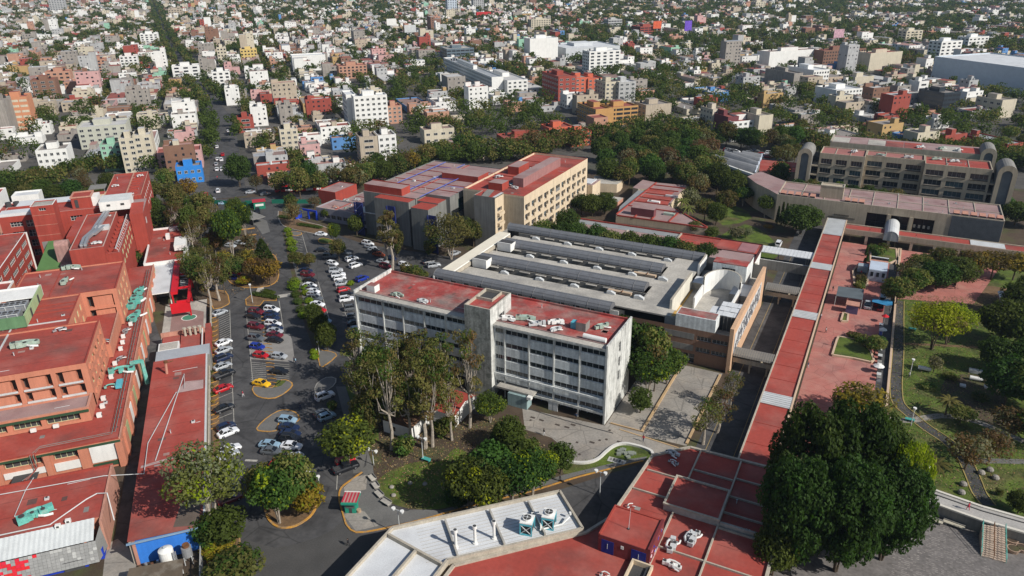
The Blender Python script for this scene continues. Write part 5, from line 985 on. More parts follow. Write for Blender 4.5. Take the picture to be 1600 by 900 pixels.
	t3 = hvacB(-33.6, 170, PO-.2, 1.9, TEAL, 'turquoise machine with a long arm dropping over the podium edge', 13, .1, n=3); q = MB(); q.beam((-31.8, 171.3, PO+1.1), (-29.4, 171.5, PO+1.1), .7, .7, TEAL); q.beam((-29.4, 171.6, PO+1.3), (-29.2, 171.2, 1.6), .75, .75, TEAL)
	t4 = TB('elbow_duct', 'turquoise elbow duct hanging over the alley from the podium roof', 'duct', (-30.5, 171.4)); t4.part('duct', q)
	hvacB(-35.2, 163.2, PO-.2, .9, TEAL, 'turquoise unit beside a flat turquoise panel on the podium roof', 14, .2, n=2); t5 = TB('flat_panel', 'flat turquoise sheet panel standing on the podium roof', 'panel', (-33.4, 163.4, PO)); t5.part('sheet', MB().box(-34.0, -32.8, 161.8, 165, PO+.1, PO+.8, TEALB))
	hvacB(-34.6, 192, PO-.2, .9, MET, 'rust and grey machine between the turquoise units on the podium', 15, 1.4, n=4); hvacB(-34.4, 176.5, PO-.2, .8, MET, 'grey boxy machine behind the armed turquoise unit', 16, .9, n=3); hvacB(-37.3, 180, 9.8, .6, TEALB, 'small blue-green roof box on the ledge roof', 18, 0, n=1)
	hvacB(-50.6, 170.6, ZB-.35, 1.9, PGREEN, 'pale green air handler on the left of the tall clinic roof', 19, .1, n=5); hvacB(-48.2, 207.3, ZB-.35, 1.5, PGREEN, 'pale green machine in the middle of the rear clinic roof', 20, 1.5, n=3); hvacB(-48.6, 217.2, ZB-.35, 1.6, PGREEN, 'pale green pipe-like duct at the back edge of the rear clinic roof', 21, .05, n=4); hvacB(-44.9, 176, ZB-.35, .9, MET, 'grey machine cluster at the step between the two clinic roofs', 22, .5, n=3)
	rd = random.Random(3)
	for i, (a, b) in enumerate(((-36.5, 168), (-36.6, 171), (-36.4, 174.5), (-35.9, 182), (-35.8, 185.5), (-36.0, 189), (-37.0, 158.5), (-36.8, 155.2), (-37.0, 151.6), (-34.9, 196), (-35, 199))):
		t6 = TB('condenser_unit', 'small white condenser along the foot of the clinic wall, %s from the near end' % ordn(sorted([151.6, 155.2, 158.5, 168, 171, 174.5, 182, 185.5, 189, 196, 199]).index(b)), 'condenser', (a+.9, b, PO), 'condensers on the podium'); t6.part('casing', MB().box(a+.5, a+1.4, b-.4, b+.4, PO-.25, PO+.6, WHITE)); t6.part('fan', MB().tube([(a+1.401, b, PO+.2), (a+1.45, b, PO+.2)], .28, DGREY, 10))
	# building at the bottom left: red roof, ribbed sheet, mosaic
	t = TB('mosaic_building', 'red-roofed building with ribbed white sheet slope and grey and red tiled front', 'building', (-40, 125)); ZT = 6.0
	a1 = -31.7; q = MB(); q.box(-60, a1-.4, 118.2, 133.2, 0, ZT-.15, ORW, RED); q.box(a1-.4, a1, 116.5, 133.2, 0, ZT+.12, SALM); t.part('wall', q)
	roof_wear(t, (-58, a1-1, 119, 132.6), ZT-.15)
	q = MB(); q.box(-60, a1, 133.0, 133.4, ZT-.15, ZT+.15, REDW); t.part('ridge', q)
	q = MB(); S0 = (118.15, ZT-.05); S1 = (114.2, ZT-1.6)
	for i in range(72): x0 = -60+.375*i; z = .05 if i % 2 else 0; (x0 < a1-1.2) and q.quad((x0, S1[0], S1[1]+z), (x0+.375, S1[0], S1[1]+.05-z), (x0+.375, S0[0], S0[1]+.05-z), (x0, S0[0], S0[1]+z), SHEET)
	t.part('sheet_slope', q)
	q = MB(); q.poly([(-60, 114.15, S1[1]-.1), (-60, 112.9, .8), (a1-1.0, 112.9, .8), (a1-1.0, 114.15, S1[1]-.1)], m('mosaic_ground', (.16, .16, .155))); q.poly([(a1-1.0, 112.9, .8), (a1-.1, 116.5, .8), (a1-.1, 118.2, ZT), (a1-1.0, 114.15, S1[1])], m('grey_side_panel', (.22, .22, .21))); t.part('front_slope', q)
	# tiles: each one a piece, tilted with the slope
	nx, nz = 30, 7; p0 = Vector((0, 114.15, S1[1]-.1)); p1 = Vector((0, 112.9, .8)); ax = (p1-p0)/nz
	tl = (p1-p0).length/nz; dy = ax.normalized(); nrm = Vector((0, dy.z, -dy.y)); nrm = nrm if nrm.y < 0 else -nrm
	tm_ = {}
	for mt in (GREYT, REDT, m('pale_tile', (.42, .42, .40), rough=.5)):
		q = MB(); w_ = .59/2; h_ = tl*.94; c = [Vector((-w_, 0, 0)), Vector((w_, 0, 0)), Vector((w_, 0, 0))+dy*h_, Vector((-w_, 0, 0))+dy*h_]; n_ = nrm*.05
		q.quad(*[v+n_ for v in c[::-1]], mt)
		for i in range(4): q.quad(c[i], c[(i+1) % 4], c[(i+1) % 4]+n_, c[i]+n_, mt)
		tm_[mt.name] = q.mesh('tile')
	for i in range(42):
		for k in range(nz):
			a = a1-1.3-.62*i; pr = 0 if i < 16 else min(.75, .35+.04*(i-16)) if k > 1 or i > 20 else .3
			if i < 17 and k < 2 and i > 13: pr = .3
			mt = REDT if rd.random() < pr else (MATS['pale_tile'] if rd.random() < .08 else GREYT); p = p0+ax*(k+.03)
			t.inst('tile', tm_[mt.name], a, p.y, p.z)
	t.part('blue_base', MB().box(-60, -34.5, 113.4, 113.8, 0, 2.2, BLUED).box(-33.2, a1-.5, 114.4, 116.4, 0, 2.0, BLUED).box(-38, -35, 113.2, 113.39, 0, 1.9, DGREY))
	hvacB(-42.4, 122.2, ZT-.15, 1.8, TEAL, 'turquoise air handler lying on the red roof at the lower left', 23, .35, n=6); 
	for i, (a, b) in enumerate(((-38.4, 117.8), (-37.0, 118.6))): t7 = TB('condenser_unit', 'small white unit above the ribbed sheet slope, %s one' % ('left' if i == 0 else 'right'), 'condenser', (a, b, ZT)); t7.part('casing', MB().box(a-.4, a+.4, b-.3, b+.3, ZT-.15, ZT+.5, WHITE)); t7.part('fan', MB().box(a-.2, a+.2, b-.36, b-.301, ZT+0, ZT+.35, DGREY))
	g = lambda x, y, z: (*PB(x, y, z), z); k5 = lambda a, b: (a*.15, 765+b*.15); k4 = lambda a, b: (a*.15, 640+b*.15)
	q = MB(); q.tube([g(*k4(0, 885), ZT+.1), g(*k4(530, 790), ZT+.1), g(*k4(1080, 690), ZT+.1), g(*k4(1500, 668), ZT-.6), g(*k4(1540, 350), 5.2), g(*k4(1600, 240), 5.2), (-21.8, 158, 5.2)], .08, METP, 6)
	q.tube([g(*k4(350, 710), ZT+.1), g(*k4(265, 840), ZT+.1), g(*k5(150, 280), ZT+.1), g(*k5(590, 205), ZT+.1)], .07, METP, 6); t8 = TB('roof_pipe_run', 'white pipe crossing the alley between the lower left roof and the long red shed', 'pipe', (-31, 128, 5)); t8.part('pipe', q)
	q = MB(); q.tube([g(*k5(0, 475), ZT+.1), g(*k5(520, 365), ZT+.15), g(*k5(900, 100), ZT+.15), g(*k5(1010, 40), ZT+.15), g(*k5(1115, 35), ZT+.3), g(*k5(1190, 320), ZT-3)], .11, METP, 6); t9 = TB('roof_pipe_run', 'thick grey pipe zigzagging over the lower left red roof', 'pipe', (-38, 120, ZT)); t9.part('pipe', q)
	# long red shed with blue end wall
	t = TB('long_red_shed', 'long low shed with red roof, grey gutter and bright blue end wall', 'shed', (-21.5, 142)); Zs = 5.0; a0, a1_, b0, b1 = -27.4, -15.9, 110.6, 175.2
	q = MB(); q.box(a0, a1_, b0+.6, b1, 0, Zs-.1, m('beige_wall', (.4, .36, .3), var=.1)); t.part('wall', q); q = MB(); q.quad((a0-.1, b0+.3, Zs), (a1_+.1, b0-.1, Zs), (a1_+.1, b1, Zs), (a0-.1, b1, Zs), RED); t.part('roof', q); roof_wear(t, (a0+.3, a1_-.3, b0+.5, b1-.5), Zs)
	q = MB(); q.box(a0+1.0, a1_, b0+.3, b0+.59, 0, Zs-.3, BLUEW); q.box(a0+.5, a0+.99, b0+.1, b0+.59, 0, Zs-.3, SALM); t.part('blue_wall', q)
	q = MB(); q.box(a0-.2, a1_+.2, b0-.35, b0-.1, Zs-.25, Zs+.05, m('pale_blue_gutter', (.2, .3, .42))); q.box(a1_+.1, a1_+.45, b0-.3, b1, Zs-.3, Zs+.02, METP); t.part('gutter', q)
	q = MB(); q.box(-27.3, -15.0, b1+.1, 181.2, 0, 4.6, GREYC, m('grey_zinc_roof', (.36, .38, .40), rough=.6, var=.12)); t.part('zinc_part', q)
	q = MB(); q.tube([(-24.2, 168, Zs), (-24.0, 168.2, Zs+2.8)], .3, SALM, 8); q.tube([(-24.0, 168.2, Zs+2.8), (-23.9, 168.2, Zs+3.2)], .45, RUST, 8); q.tube([(-24.2, 168.3, Zs+2.6), (-22.4, 168.7, Zs+2.7)], .12, RUST, 5); t10 = TB('rusty_flue', 'salmon flue with rusty cowl on the long red shed roof', 'flue', (-24.2, 168, Zs)); t10.part('pipe', q)
	q = MB(); q.tube([(-20.4, 166, Zs+.15), (-22.4, 150, Zs+.15), (-24.5, 133, Zs+.15)], .1, METP, 5); q.tube([(-20.4, 166, Zs+.3), (-20, 159, Zs+.4)], .05, METP, 4); t11 = TB('shed_roof_pipe', 'straight pale pipe lying along the long red shed roof', 'pipe', (-22, 150, Zs)); t11.part('pipe', q)
	q = MB(); q.poly([(-16.5, 111, Zs+.01), (-20.5, 112, Zs+.01), (-19.5, 118, Zs+.01), (-16.0, 121, Zs+.01)], m('dark_roof_patch', (.13, .10, .08), var=.2)); q.poly([(-27, 131.5, Zs+.01), (-16, 133.5, Zs+.01), (-16, 134.1, Zs+.01), (-27, 132.3, Zs+.01)], m('bleached_strip', (.42, .3, .28), var=.2)); q.poly([(-22, 158, Zs+.01), (-16.2, 158, Zs+.01), (-16.2, 162, Zs+.01), (-20, 162.6, Zs+.01)], m('bleached_strip', (0, 0, 0))); t.part('roof_patch', q)  # darker corner patch and paler strips laid on the roof
	# small red structure and terrace behind the shed
	t = TB('red_annex', 'small red-roofed annex with chimney row between shed and green-oval terrace', 'annex', (-21, 187)); q = MB(); q.box(-27.2, -22.4, 182.5, 186.8, 0, 4.0, WHITE); q.box(-26.9, -22.7, 182.8, 186.5, 4.0, 4.03, LGREY); q.box(-22.3, -16.9, 181.8, 193, 0, 3.0, REDW, RED); q.box(-27.2, -16.5, 193.1, 193.6, 0, 3.8, SALM); q.box(-17.1, -16.9, 182, 193, 3, 3.7, WHITE); q.box(-16.5, -15.1, 181.4, 198, 0, 2.6, REDW, RED); q.box(-26.8, -22.6, 187, 193, 0, 2.7, REDW, RED); t.part('wall', q)
	for i in range(4): t.part('chimney', MB().cyl(-21.2+1.25*i, 191.3, 3, 4.9, .33, COPE, 8).cyl(-21.2+1.25*i, 191.3, 4.9, 5.3, .5, COPE, 8))
	t = TB('playground_terrace', 'terrace floor with a green oval beside the orange clinic', 'terrace', (-22, 208)); q = MB(); q.quad((-28, 194, .1), (-16.6, 194, .1), (-16.6, 221, .1), (-28, 221, .1), LGREY); q.poly([(-26, 196, .104), (-17.4, 196, .104), (-17.4, 212, .104), (-22, 216, .104), (-26, 214, .104)], m('mauve_floor', (.27, .17, .15), var=.15)); t.part('floor', q)
	q = MB(); pts = [(-21.3+2.1*math.cos(a), 209.4+2.0*math.sin(a)) for a in [i*math.pi/12 for i in range(24)]]; q.poly([(x, y, .112) for x, y in pts], WHITE); q.poly([(-21.3+(x+21.3)*.88, 209.4+(y-209.4)*.88, .118) for x, y in pts], m('green_oval', (.06, .22, .14), var=.12)); t.part('oval', q)
	# kiosk-like building with white roof and bright red frames
	t = TB('red_framed_building', 'building with dark red roof, white lower roof and bright red metal frames', 'building', (-28, 250)); bld(t, (-34.6, -22.6, 243.4, 279), 0, 5.8, WHITE, RED, par=.6, pt=.45, ptop=WHITE, pmat=WHITE)
	q = MB(); q.box(-27.5, -22.6, 279.1, 284, 0, 5.8, WHITE, RED); q.box(-34.2, -25.9, 219.5, 243.3, 4.4, 4.7, WHITE, WROOF); [q.box(a, a+.25, b, b+.25, 0, 4.4, WHITE) for a in (-34, -26.3) for b in (219.7, 231)]; t.part('white_roof', q); t.part('wall', MB().box(-34, -26.4, 228, 243.2, 0, 4.39, GREYC))
	t.part('roof_cube', MB().box(-25.8, -22.2, 252, 261, 5.8, 7.6, WHITE)); 
	q = MB(); q.box(-25.6, -23.8, 217, 247, 4.6, 5.4, REDF); q.box(-21.0, -20.3, 210, 243, 4.2, 5.0, REDF); [q.box(-23.79, -21.01, b, b+.6, 4.5, 5.0, REDF) for b in (210.5, 221, 232, 242)]; [q.box(-20.9, -20.5, b, b+.5, 0, 4.2, REDF) for b in (210.5, 221, 232, 242)]; q.box(-25.6, -20.4, 210, 210.5, 1.6, 4.6, REDF); q.box(-25.5, -25.1, 217, 217.4, 0, 4.6, REDF); t.part('red_frame', q)
	for b in (222, 233): t.part('skylight', MB().box(-23.6, -21.1, b, b+8.6, 3.7, 3.8, GLASS)); q = MB(); [q.box(-23.7, -21.05, b+1.4*k, b+1.4*k+.2, 3.81, 3.9, METP) for k in range(7)]; t.part('skylight_bar', q)
	hvacB(-26.2, 275, 5.2, 1.5, MET, 'grey duct machine on the roof with white parapet beside the gum trees', 24, .2, n=4); t12 = TB('vent_box', 'white vent box casting a shadow on the white-edged red roof', 'vent', (-28.6, 268, 5.2)); t12.part('casing', MB().box(-29.2, -28, 266.5, 269, 5.2, 6.8, WHITE))
	# yard at the lower edge: white tank, machines, sheet roof
	t = TB('white_water_tank', 'tall white cylindrical tank against the bright blue wall', 'tank', (-21.8, 108.6)); q = MB(); q.cyl(-21.8, 108.4, 0, 3.7, 1.15, WHITE, 24); q.tube([(-21.8, 108.4, 3.7), (-21.8, 108.4, 4.1)], [1.15, .25], WHITE, 24); t.part('shell', q, smooth=False); t.part('manhole', MB().cyl(-21.8, 108.4, 4.1, 4.25, .28, METP, 12)); t.part('ladder', MB().box(-20.8, -20.65, 107.4, 107.5, 0, 3.5, MET).box(-20.4, -20.25, 107.6, 107.7, 0, 3.5, MET))
	t = TB('rusty_steel_tank', 'rusty grey steel silo on legs right of the white tank', 'tank', (-18.7, 108.4)); q = MB(); q.cyl(-18.7, 108.3, 1.5, 3.4, .8, MET, 14); q.cyl(-18.7, 108.3, 3.4, 3.9, .55, RUST, 14); t.part('shell', q); q = MB(); [q.tube([(-18.7+.6*sx, 108.3+.6*sy, 0), (-18.7+.6*sx, 108.3+.6*sy, 1.6)], .07, METP, 5) for sx in (-1, 1) for sy in (-1, 1)]; t.part('leg', q)
	t = TB('yard_roof', 'weathered brown sheet roof over the yard at the lower edge', 'roof', (-23, 102)); q = MB(); q.poly([(-27.2, 106.8, 3.0), (-19.2, 106.4, 2.7), (-19.0, 96, 2.7), (-28.5, 96, 3.0)], m('weathered_sheet', (.13, .10, .07), rough=.7, var=.3, stain=(.3, .27, .22), stain_amt=.5, stain_scale=.5)); q.poly([(-28.5, 96, 2.95), (-19.0, 96, 2.65), (-19.2, 106.4, 2.65), (-27.2, 106.8, 2.95)], RUST); t.part('sheet', q); q = MB(); [q.cyl(a, b, 0, 2.6, .1, METP, 6) for a in (-26.5, -19.6) for b in (97, 106)]; t.part('post', q)
	for k in range(4): t13 = TB('yard_pump', 'small pump in a row in front of the blue wall, %s from the left' % ordn(k), 'pump', (-26.2+.9*k, 109.3), 'pumps by the blue wall'); q = MB(); q.cyl(-26.2+.9*k, 109.3, 0, .9+.3*(k % 2), .22, MET if k % 2 else RUST, 8); q.box(-26.5+.9*k, -25.9+.9*k, 109, 109.6, 0, .2, DGREY); t13.part('body', q)
	t.part
	t = TB('pipe_gate', 'white-posted gate and pipe frame at the right of the yard', 'gate', (-16.6, 104)); q = MB(); [q.box(-16.7, -16.55, 98+1.5*k, 98.12+1.5*k, 0, 2.4, FRAME) for k in range(8)]; q.box(-16.72, -16.52, 98, 109, 2.3, 2.42, FRAME); q.box(-16.72, -16.52, 98, 109, .3, .4, FRAME); t.part('bars', q)
	t = TB('alley_wall', 'low boundary wall between shed and parking lot', 'wall', (-15.3, 190)); q = MB(); q.box(-15.45, -15.2, 176, 214, 0, 1.8, LGREY, COPE); q.box(-15.75, -15.45, 110.4, 175.5, 0, 1.4, LGREY, COPE); t.part('wall', q)
hospital()
# ================================================================ ground, roads, kerbs
def pg(pts, z=0.0, o=None, s=.15):
	if o: pts = [(o[0]+a*s, o[1]+b*s) for a, b in pts]
	return [(P(x, y, z).x, P(x, y, z).y) for x, y in pts]
def smooth_loop(pts, n=4, closed=True):
	out = []; m_ = len(pts)
	for i in range(m_ if closed else m_-1):
		p0, p1, p2, p3 = [Vector((*pts[(i+k-1) % m_], 0)) if closed else Vector((*pts[min(max(i+k-1, 0), m_-1)], 0)) for k in range(4)]
		for k in range(n):
			t = k/n; v = .5*((2*p1)+(-p0+p2)*t+(2*p0-5*p1+4*p2-p3)*t*t+(-p0+3*p1-3*p2+p3)*t**3); out.append((v.x, v.y))
	if not closed: out.append(tuple(pts[-1]))
	return out
def sheet(name, pts, z, mt, kind='structure'):
	q = MB(); q.poly([(x, y, z) for x, y in pts], mt); o = link(name, q.mesh(name)); o['kind'] = kind; return o
def kerb(name, pts, w, h, mt, closed=True, z0=0):
	q = MB(); n = len(pts); P2 = [Vector(p) for p in pts]; nrm = []
	for i in range(n):
		a = P2[(i-1) % n] if closed or i > 0 else P2[i]; b = P2[(i+1) % n] if closed or i < n-1 else P2[i]; d = (b-a).normalized() if (b-a).length > 1e-6 else Vector((1, 0)); nrm.append(Vector((-d.y, d.x))*w/2)
	for i in range(n if closed else n-1):
		j = (i+1) % n; a, b = P2[i], P2[j]; A, B_ = nrm[i], nrm[j]
		c = [(a-A), (b-B_), (b+B_), (a+A)]; q.quad(*[(v.x, v.y, h) for v in c], mt)
		q.quad((c[0].x, c[0].y, z0), (c[1].x, c[1].y, z0), (c[1].x, c[1].y, h), (c[0].x, c[0].y, h), mt); q.quad((c[2].x, c[2].y, z0), (c[3].x, c[3].y, z0), (c[3].x, c[3].y, h), (c[2].x, c[2].y, h), mt)
	o = link(name, q.mesh(name)); o['kind'] = 'structure'; return o
def G():
	big = 9000
	q = MB(); gm = m('town_ground', (.10, .092, .082), var=.3, scale=.02, fine=.3, fscale=.3, stain=(.06, .07, .035), stain_amt=.8, stain_scale=.012)
	q.quad((-big, -1500, -.03), (big, -1500, -.03), (big, big*1.6, -.03), (-big, big*1.6, -.03), gm); struct('ground', q)
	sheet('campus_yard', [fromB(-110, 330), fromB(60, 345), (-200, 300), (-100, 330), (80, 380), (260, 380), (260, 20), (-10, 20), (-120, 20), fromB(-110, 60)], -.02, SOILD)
	# asphalt of the parking lot and the campus roads
	sheet('parking_lot', [fromB(-15.2, 60), fromB(-15.2, 214), fromB(-19, 246), fromB(-19.5, 330), fromB(30, 322), (-196, 205), (-160, 196), (-112, 200), (-112, 128), (-70, 126), (-64, 100), (-50, 88), (-33, 76), (-33, 40), (-80, 30)], -.012, ASPH)
	kb = kerb
	sheet('alley', [fromB(-31.2, 60), fromB(-27.4, 60), fromB(-27.4, 194), fromB(-31.2, 215)], -.005, ASPH)
	sheet('yard_path', pg([(160, 905), (166, 850), (184, 842), (216, 870), (208, 905)]), .003, PAVE)
	# sunken street on the right, dark and straight
	sheet('road', [(-24.4, 118), (-15.0, 118), (-15.0, 300), (-24.4, 300)], -.004, ASPH)
	q = MB()
	for x in (-22.4, -16.8): q.box(x, x+.12, 120, 250, 0, .004, YLINE, bottom=False)
	struct('road_marking', q)
	sheet('road', pg([(545, 905), (600, 832), (830, 779), (1010, 722), (1075, 700), (1160, 760), (960, 840), (905, 870), (860, 905)]), -.003, ASPH)
	# concrete forecourt before the office block
	o7 = (740, 600)
	fc = pg([(380, 190), (1100, 340), (1420, 445), (1600, 500), (1395, 590), (1200, 475), (1090, 500), (1000, 570), (930, 610), (860, 620), (740, 605), (760, 550), (610, 420), (400, 355)], o=o7, s=.2)
	sheet('forecourt', fc, .004, PAVE)
	q = MB(); pts = pg([(430, 195), (640, 262), (860, 325), (1090, 385)], o=o7, s=.2)
	for a, b in zip(pts[:-1], pts[1:]): q.beam((*a, .03), (*b, .03), .22, .08, DGREY)
	pts = pg([(1140, 355), (1410, 440), (1600, 500)], o=o7, s=.2)
	for a, b in zip(pts[:-1], pts[1:]): q.beam((*a, .05), (*b, .05), .3, .12, m('peach_kerb', (.48, .33, .18), var=.15))
	struct('drain_line', q)
	hat = [(462, 262), (530, 283), (445, 283), (655, 319), (778, 319), (728, 338), (1062, 363), (925, 456), (985, 440), (1038, 433), (1140, 453), (768, 537), (828, 550), (808, 456)]
	for i, (a, b) in enumerate(hat):
		p = P(740+a*.2, 600+b*.2); q = MB(); w_ = 1.1 if i in (0, 1, 3, 4, 5, 7, 10) else .5
		q.obox(p.x, p.y, .004, .03, w_, .55, -.02, m('cover_iron', (.07, .055, .045))); single('manhole_cover', q, 'dark cover set in the pale forecourt paving, %s from the left' % ordn(sorted(hat).index((a, b))), 'manhole', 'covers in the forecourt paving')
	# paved yard right of the office block
	sheet('paved_yard', [(-43.8, 127.5), (-26.2, 128.4), (-26.0, 161), (-43.8, 161)], .002, PAVE)
	q = MB(); PK = m('peach_kerb', (0, 0, 0)); q.box(-36.2, -35.7, 129, 160, 0, .35, PK); q.box(-26.6, -26.1, 129, 160, 0, .3, PK); q.box(-43.0, -36.2, 129.0, 129.25, 0, .3, PK); struct('kerb', q)
	q = MB(); [q.box(-43.6+.0, -36.3, 133+7*k, 133.06+7*k, .002, .01, DGREY, bottom=False) for k in range(4)]; [q.box(-35.6, -26.7, 131+7.5*k, 131.06+7.5*k, .002, .01, DGREY, bottom=False) for k in range(4)]; struct('paving_joint', q)
	# curved lawn with white kerb and mosaic lettering bed
	cl = [(700, 600), (780, 618), (860, 622), (930, 610), (985, 582), (1030, 540), (1080, 500), (1130, 478), (1190, 472), (1260, 485), (1330, 505), (1385, 530), (1400, 556)]
	arc = smooth_loop(pg(cl, o=o7, s=.2), 3, False); kb('kerb', arc, .55, .45, m('white_kerb', (.62, .60, .55), var=.1), False)
	low = pg([(1395, 575), (1100, 655), (900, 700), (480, 780), (250, 830)], o=o7, s=.2)
	up_l = pg([(560, 640), (640, 560), (600, 500), (400, 365), (380, 200)], o=o7, s=.2)
	sheet('lawn', arc+low[:3]+pg([(690, 700)], o=o7, s=.2), .008, GRASS)
	p = P(740+1118*.2, 600+600*.2); q = MB(); rd = random.Random(1)
	q.obox(p.x, p.y, .01, .05, 3.6, 1.5, .05, m('pale_pebbles', (.45, .44, .40), var=.3, fscale=6)); [q.obox(p.x-1.2+.6*k, p.y+.1*(k % 2), .051, .08, .4, .9, .05, DGREY if k % 2 else GREYC) for k in range(5)]
	single('pebble_letter_bed', q, 'pale pebble bed with letter-like dark shapes in the curved lawn', 'flower bed'); p = P(740+1190*.2, 600+545*.2); q = MB(); [q.obox(p.x+rd.uniform(-1.5, 1.5), p.y+rd.uniform(-1, 1), .01, .25+.2*rd.random(), .9, .7, rd.random(), m('grey_plants', (.22, .24, .2))) for k in range(14)]; single('grey_plant_bed', q, 'round grey-leaved bed above the letter bed in the curved lawn', 'flower bed')
	# pavement strip and yellow kerb along the lower road
	pv = pg([(600, 823), (700, 803), (830, 766), (905, 742), (1005, 720), (1012, 713), (985, 717), (880, 742), (835, 757), (740, 783), (640, 797), (620, 806)])
	sheet('pavement', pv, .01, PAVEW)
	kb('yellow_kerb', smooth_loop(pg([(540, 818), (556, 832), (600, 826), (660, 812), (750, 787), (830, 768), (905, 745), (1005, 720)]), 3, False), .3, .14, YEL, False)
	# forecourt island with the green booth
	isl = pg([(532, 765), (545, 757), (568, 740), (563, 735), (572, 728), (574, 702), (583, 730), (585, 760), (597, 790), (640, 800), (612, 816), (600, 826), (556, 832), (540, 818), (531, 785)])
	sheet('booth_island', isl, .06, PAVEW); kb('yellow_kerb', smooth_loop(pg([(566, 738), (549, 750), (533, 763), (530, 780), (535, 800), (541, 820)]), 3, False), .3, .16, YEL, False)
	sheet('pale_pavement_patch', pg([(537, 805), (556, 830), (592, 822), (580, 812), (570, 800), (556, 795)]), .064, PAVE); sheet('cracked_corner', pg([(537, 762), (556, 745), (574, 742), (572, 765), (540, 772)]), .064, PAVE)
	# lawn and soil under the gum trees
	gl = pg([(575, 703), (583, 735), (592, 760), (610, 787), (640, 796), (690, 797), (740, 783), (835, 757), (880, 742), (878, 722), (862, 704), (822, 676), (800, 660), (760, 650), (700, 640), (640, 600), (600, 570), (545, 562), (560, 640)])
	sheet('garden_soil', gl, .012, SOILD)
	sheet('lawn', smooth_loop(pg([(590, 752), (612, 735), (650, 722), (690, 720), (712, 700), (745, 712), (770, 690), (830, 700), (855, 738), (800, 764), (740, 781), (690, 795), (640, 794), (612, 786), (598, 770)]), 3), .016, GRASS)
	sheet('lawn', pg([(540, 604), (560, 602), (590, 640), (592, 690), (570, 690)]), .016, GRASS)
	sheet('path', pg([(525, 604), (540, 604), (556, 660), (575, 702), (566, 738), (552, 740), (545, 680)]), .014, PAVEW)
	# parking islands
	def island(px, mt, name='planting_island', h=.12, kw=.28, kcol=YEL, sm=2, o=None, s=.15):
		pts = pg(px, o=o, s=s); pts = smooth_loop(pts, sm) if sm > 1 else pts; sheet(name, pts, h-.02, mt); kb('yellow_kerb', pts, kw, h, kcol); return pts
	oA = (320, 400); oB = (320, 520); oC = (320, 640); oD = (320, 290)
	island([(355, 436), (371, 447), (392, 450), (420, 447), (434, 437), (435, 420), (430, 400), (415, 395), (395, 398), (370, 420)], SOIL)
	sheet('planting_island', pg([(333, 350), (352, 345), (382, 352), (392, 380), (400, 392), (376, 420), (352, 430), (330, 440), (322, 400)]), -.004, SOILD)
	island([(327, 462), (330, 455), (352, 455), (358, 470), (356, 476), (334, 483)], SOIL)
	island([(384, 468), (392, 462), (400, 459), (432, 464), (432, 470), (412, 470), (406, 478), (385, 477)], SOIL, sm=1)
	island([(396, 604), (398, 616), (410, 622), (430, 622), (448, 612), (457, 602), (452, 596), (440, 594), (425, 606)], PAVEW)
	sheet('lawn', pg([(427, 607), (434, 595), (448, 595), (440, 603)]), .12, GRASS)
	island([(401, 670), (410, 674), (432, 673), (436, 660), (458, 660), (468, 655), (462, 645), (448, 641), (434, 643), (415, 655)], PAVEW)
	island([(415, 800), (424, 817), (440, 825), (462, 822), (484, 808), (494, 792), (492, 782), (478, 770), (440, 770), (415, 780)], SOIL, kw=.4, h=.18, sm=3)
	island([(376, 860), (374, 838), (350, 840), (330, 850), (322, 872), (330, 895), (372, 880)], SOIL, sm=1)
	island([(492, 612), (495, 600), (510, 590), (525, 592), (520, 604), (500, 615)], PAVEW, kcol=LGREY, kw=.2)
	island([(497, 548), (500, 572), (508, 571), (526, 556), (518, 550), (505, 548)], PAVEW)
	island([(435, 330), (438, 348), (450, 356), (475, 362), (500, 366), (520, 362), (500, 352), (470, 345), (455, 335)], SOIL, kcol=LGREY); island([(456, 362), (470, 363), (470, 367), (458, 368)], PAVEW, kcol=YEL); island([(497, 375), (502, 380), (520, 380), (521, 376), (505, 372)], GRASS)
	sheet('zebra_patch', pg([(384, 338), (398, 337), (417, 345), (422, 362), (410, 366), (400, 352), (385, 350)]), -.004, PAVEW)
	# hedge median with footpath
	sheet('median_soil', pg([(441, 362), (450, 360), (467, 420), (478, 470), (500, 545), (500, 573), (494, 560), (474, 500), (456, 430)]), .0, SOILD)
	sheet('footpath', pg([(449, 362), (455, 380), (468, 425), (476, 450), (487, 496), (481, 496), (470, 455), (460, 420), (447, 372), (444, 362)]), .02, PAVEW)
	sheet('concrete_patch', pg([(389, 528), (452, 521), (456, 530), (461, 566), (391, 561)]), -.006, m('pale_concrete_patch', (.26, .245, .225), var=.15, fine=.2))
	sheet('crosswalk_patch', pg([(403, 449), (412, 448), (413, 457), (398, 460)]), -.004, LGREY); sheet('crosswalk_patch', pg([(433, 461), (455, 458), (455, 462), (434, 466)]), -.004, LGREY)
	sheet('worn_asphalt', smooth_loop(pg([(545, 790), (533, 815), (500, 838), (430, 856), (385, 842), (378, 850), (390, 880), (420, 902), (520, 902), (560, 870), (600, 835), (560, 835), (545, 815)]), 2), -.008, ASPHD)
	sheet('side_pavement', pg([(335, 455), (325, 452), (322, 480), (327, 482)]), .0, SOIL)
	sheet('row_planting_strip', [fromB(-15.1, 130), fromB(-13.7, 130), fromB(-13.4, 206), fromB(-15.1, 206)], .0, SOIL)
	# bay markings
	q = MB(); yl = MB()
	def bay(p, q_, w_=.12, mb=None): a, b = P(*p), P(*q_); (mb or q).beam((a.x, a.y, .0), (b.x, b.y, .0), w_, .012, WLINE)
	for i in range(15): t = i/14; bay((341+.3*i, 497+3.3*i), (359+.15*i, 489+3.3*i))
	for i in range(6): bay((341, 590+16*i), (363, 581+16*i))
	bay((359, 484), (363, 600), .14); bay((363, 600), (366, 668), .14); bay((384, 480), (395, 596), .14); bay((436, 470), (443, 515), .14)
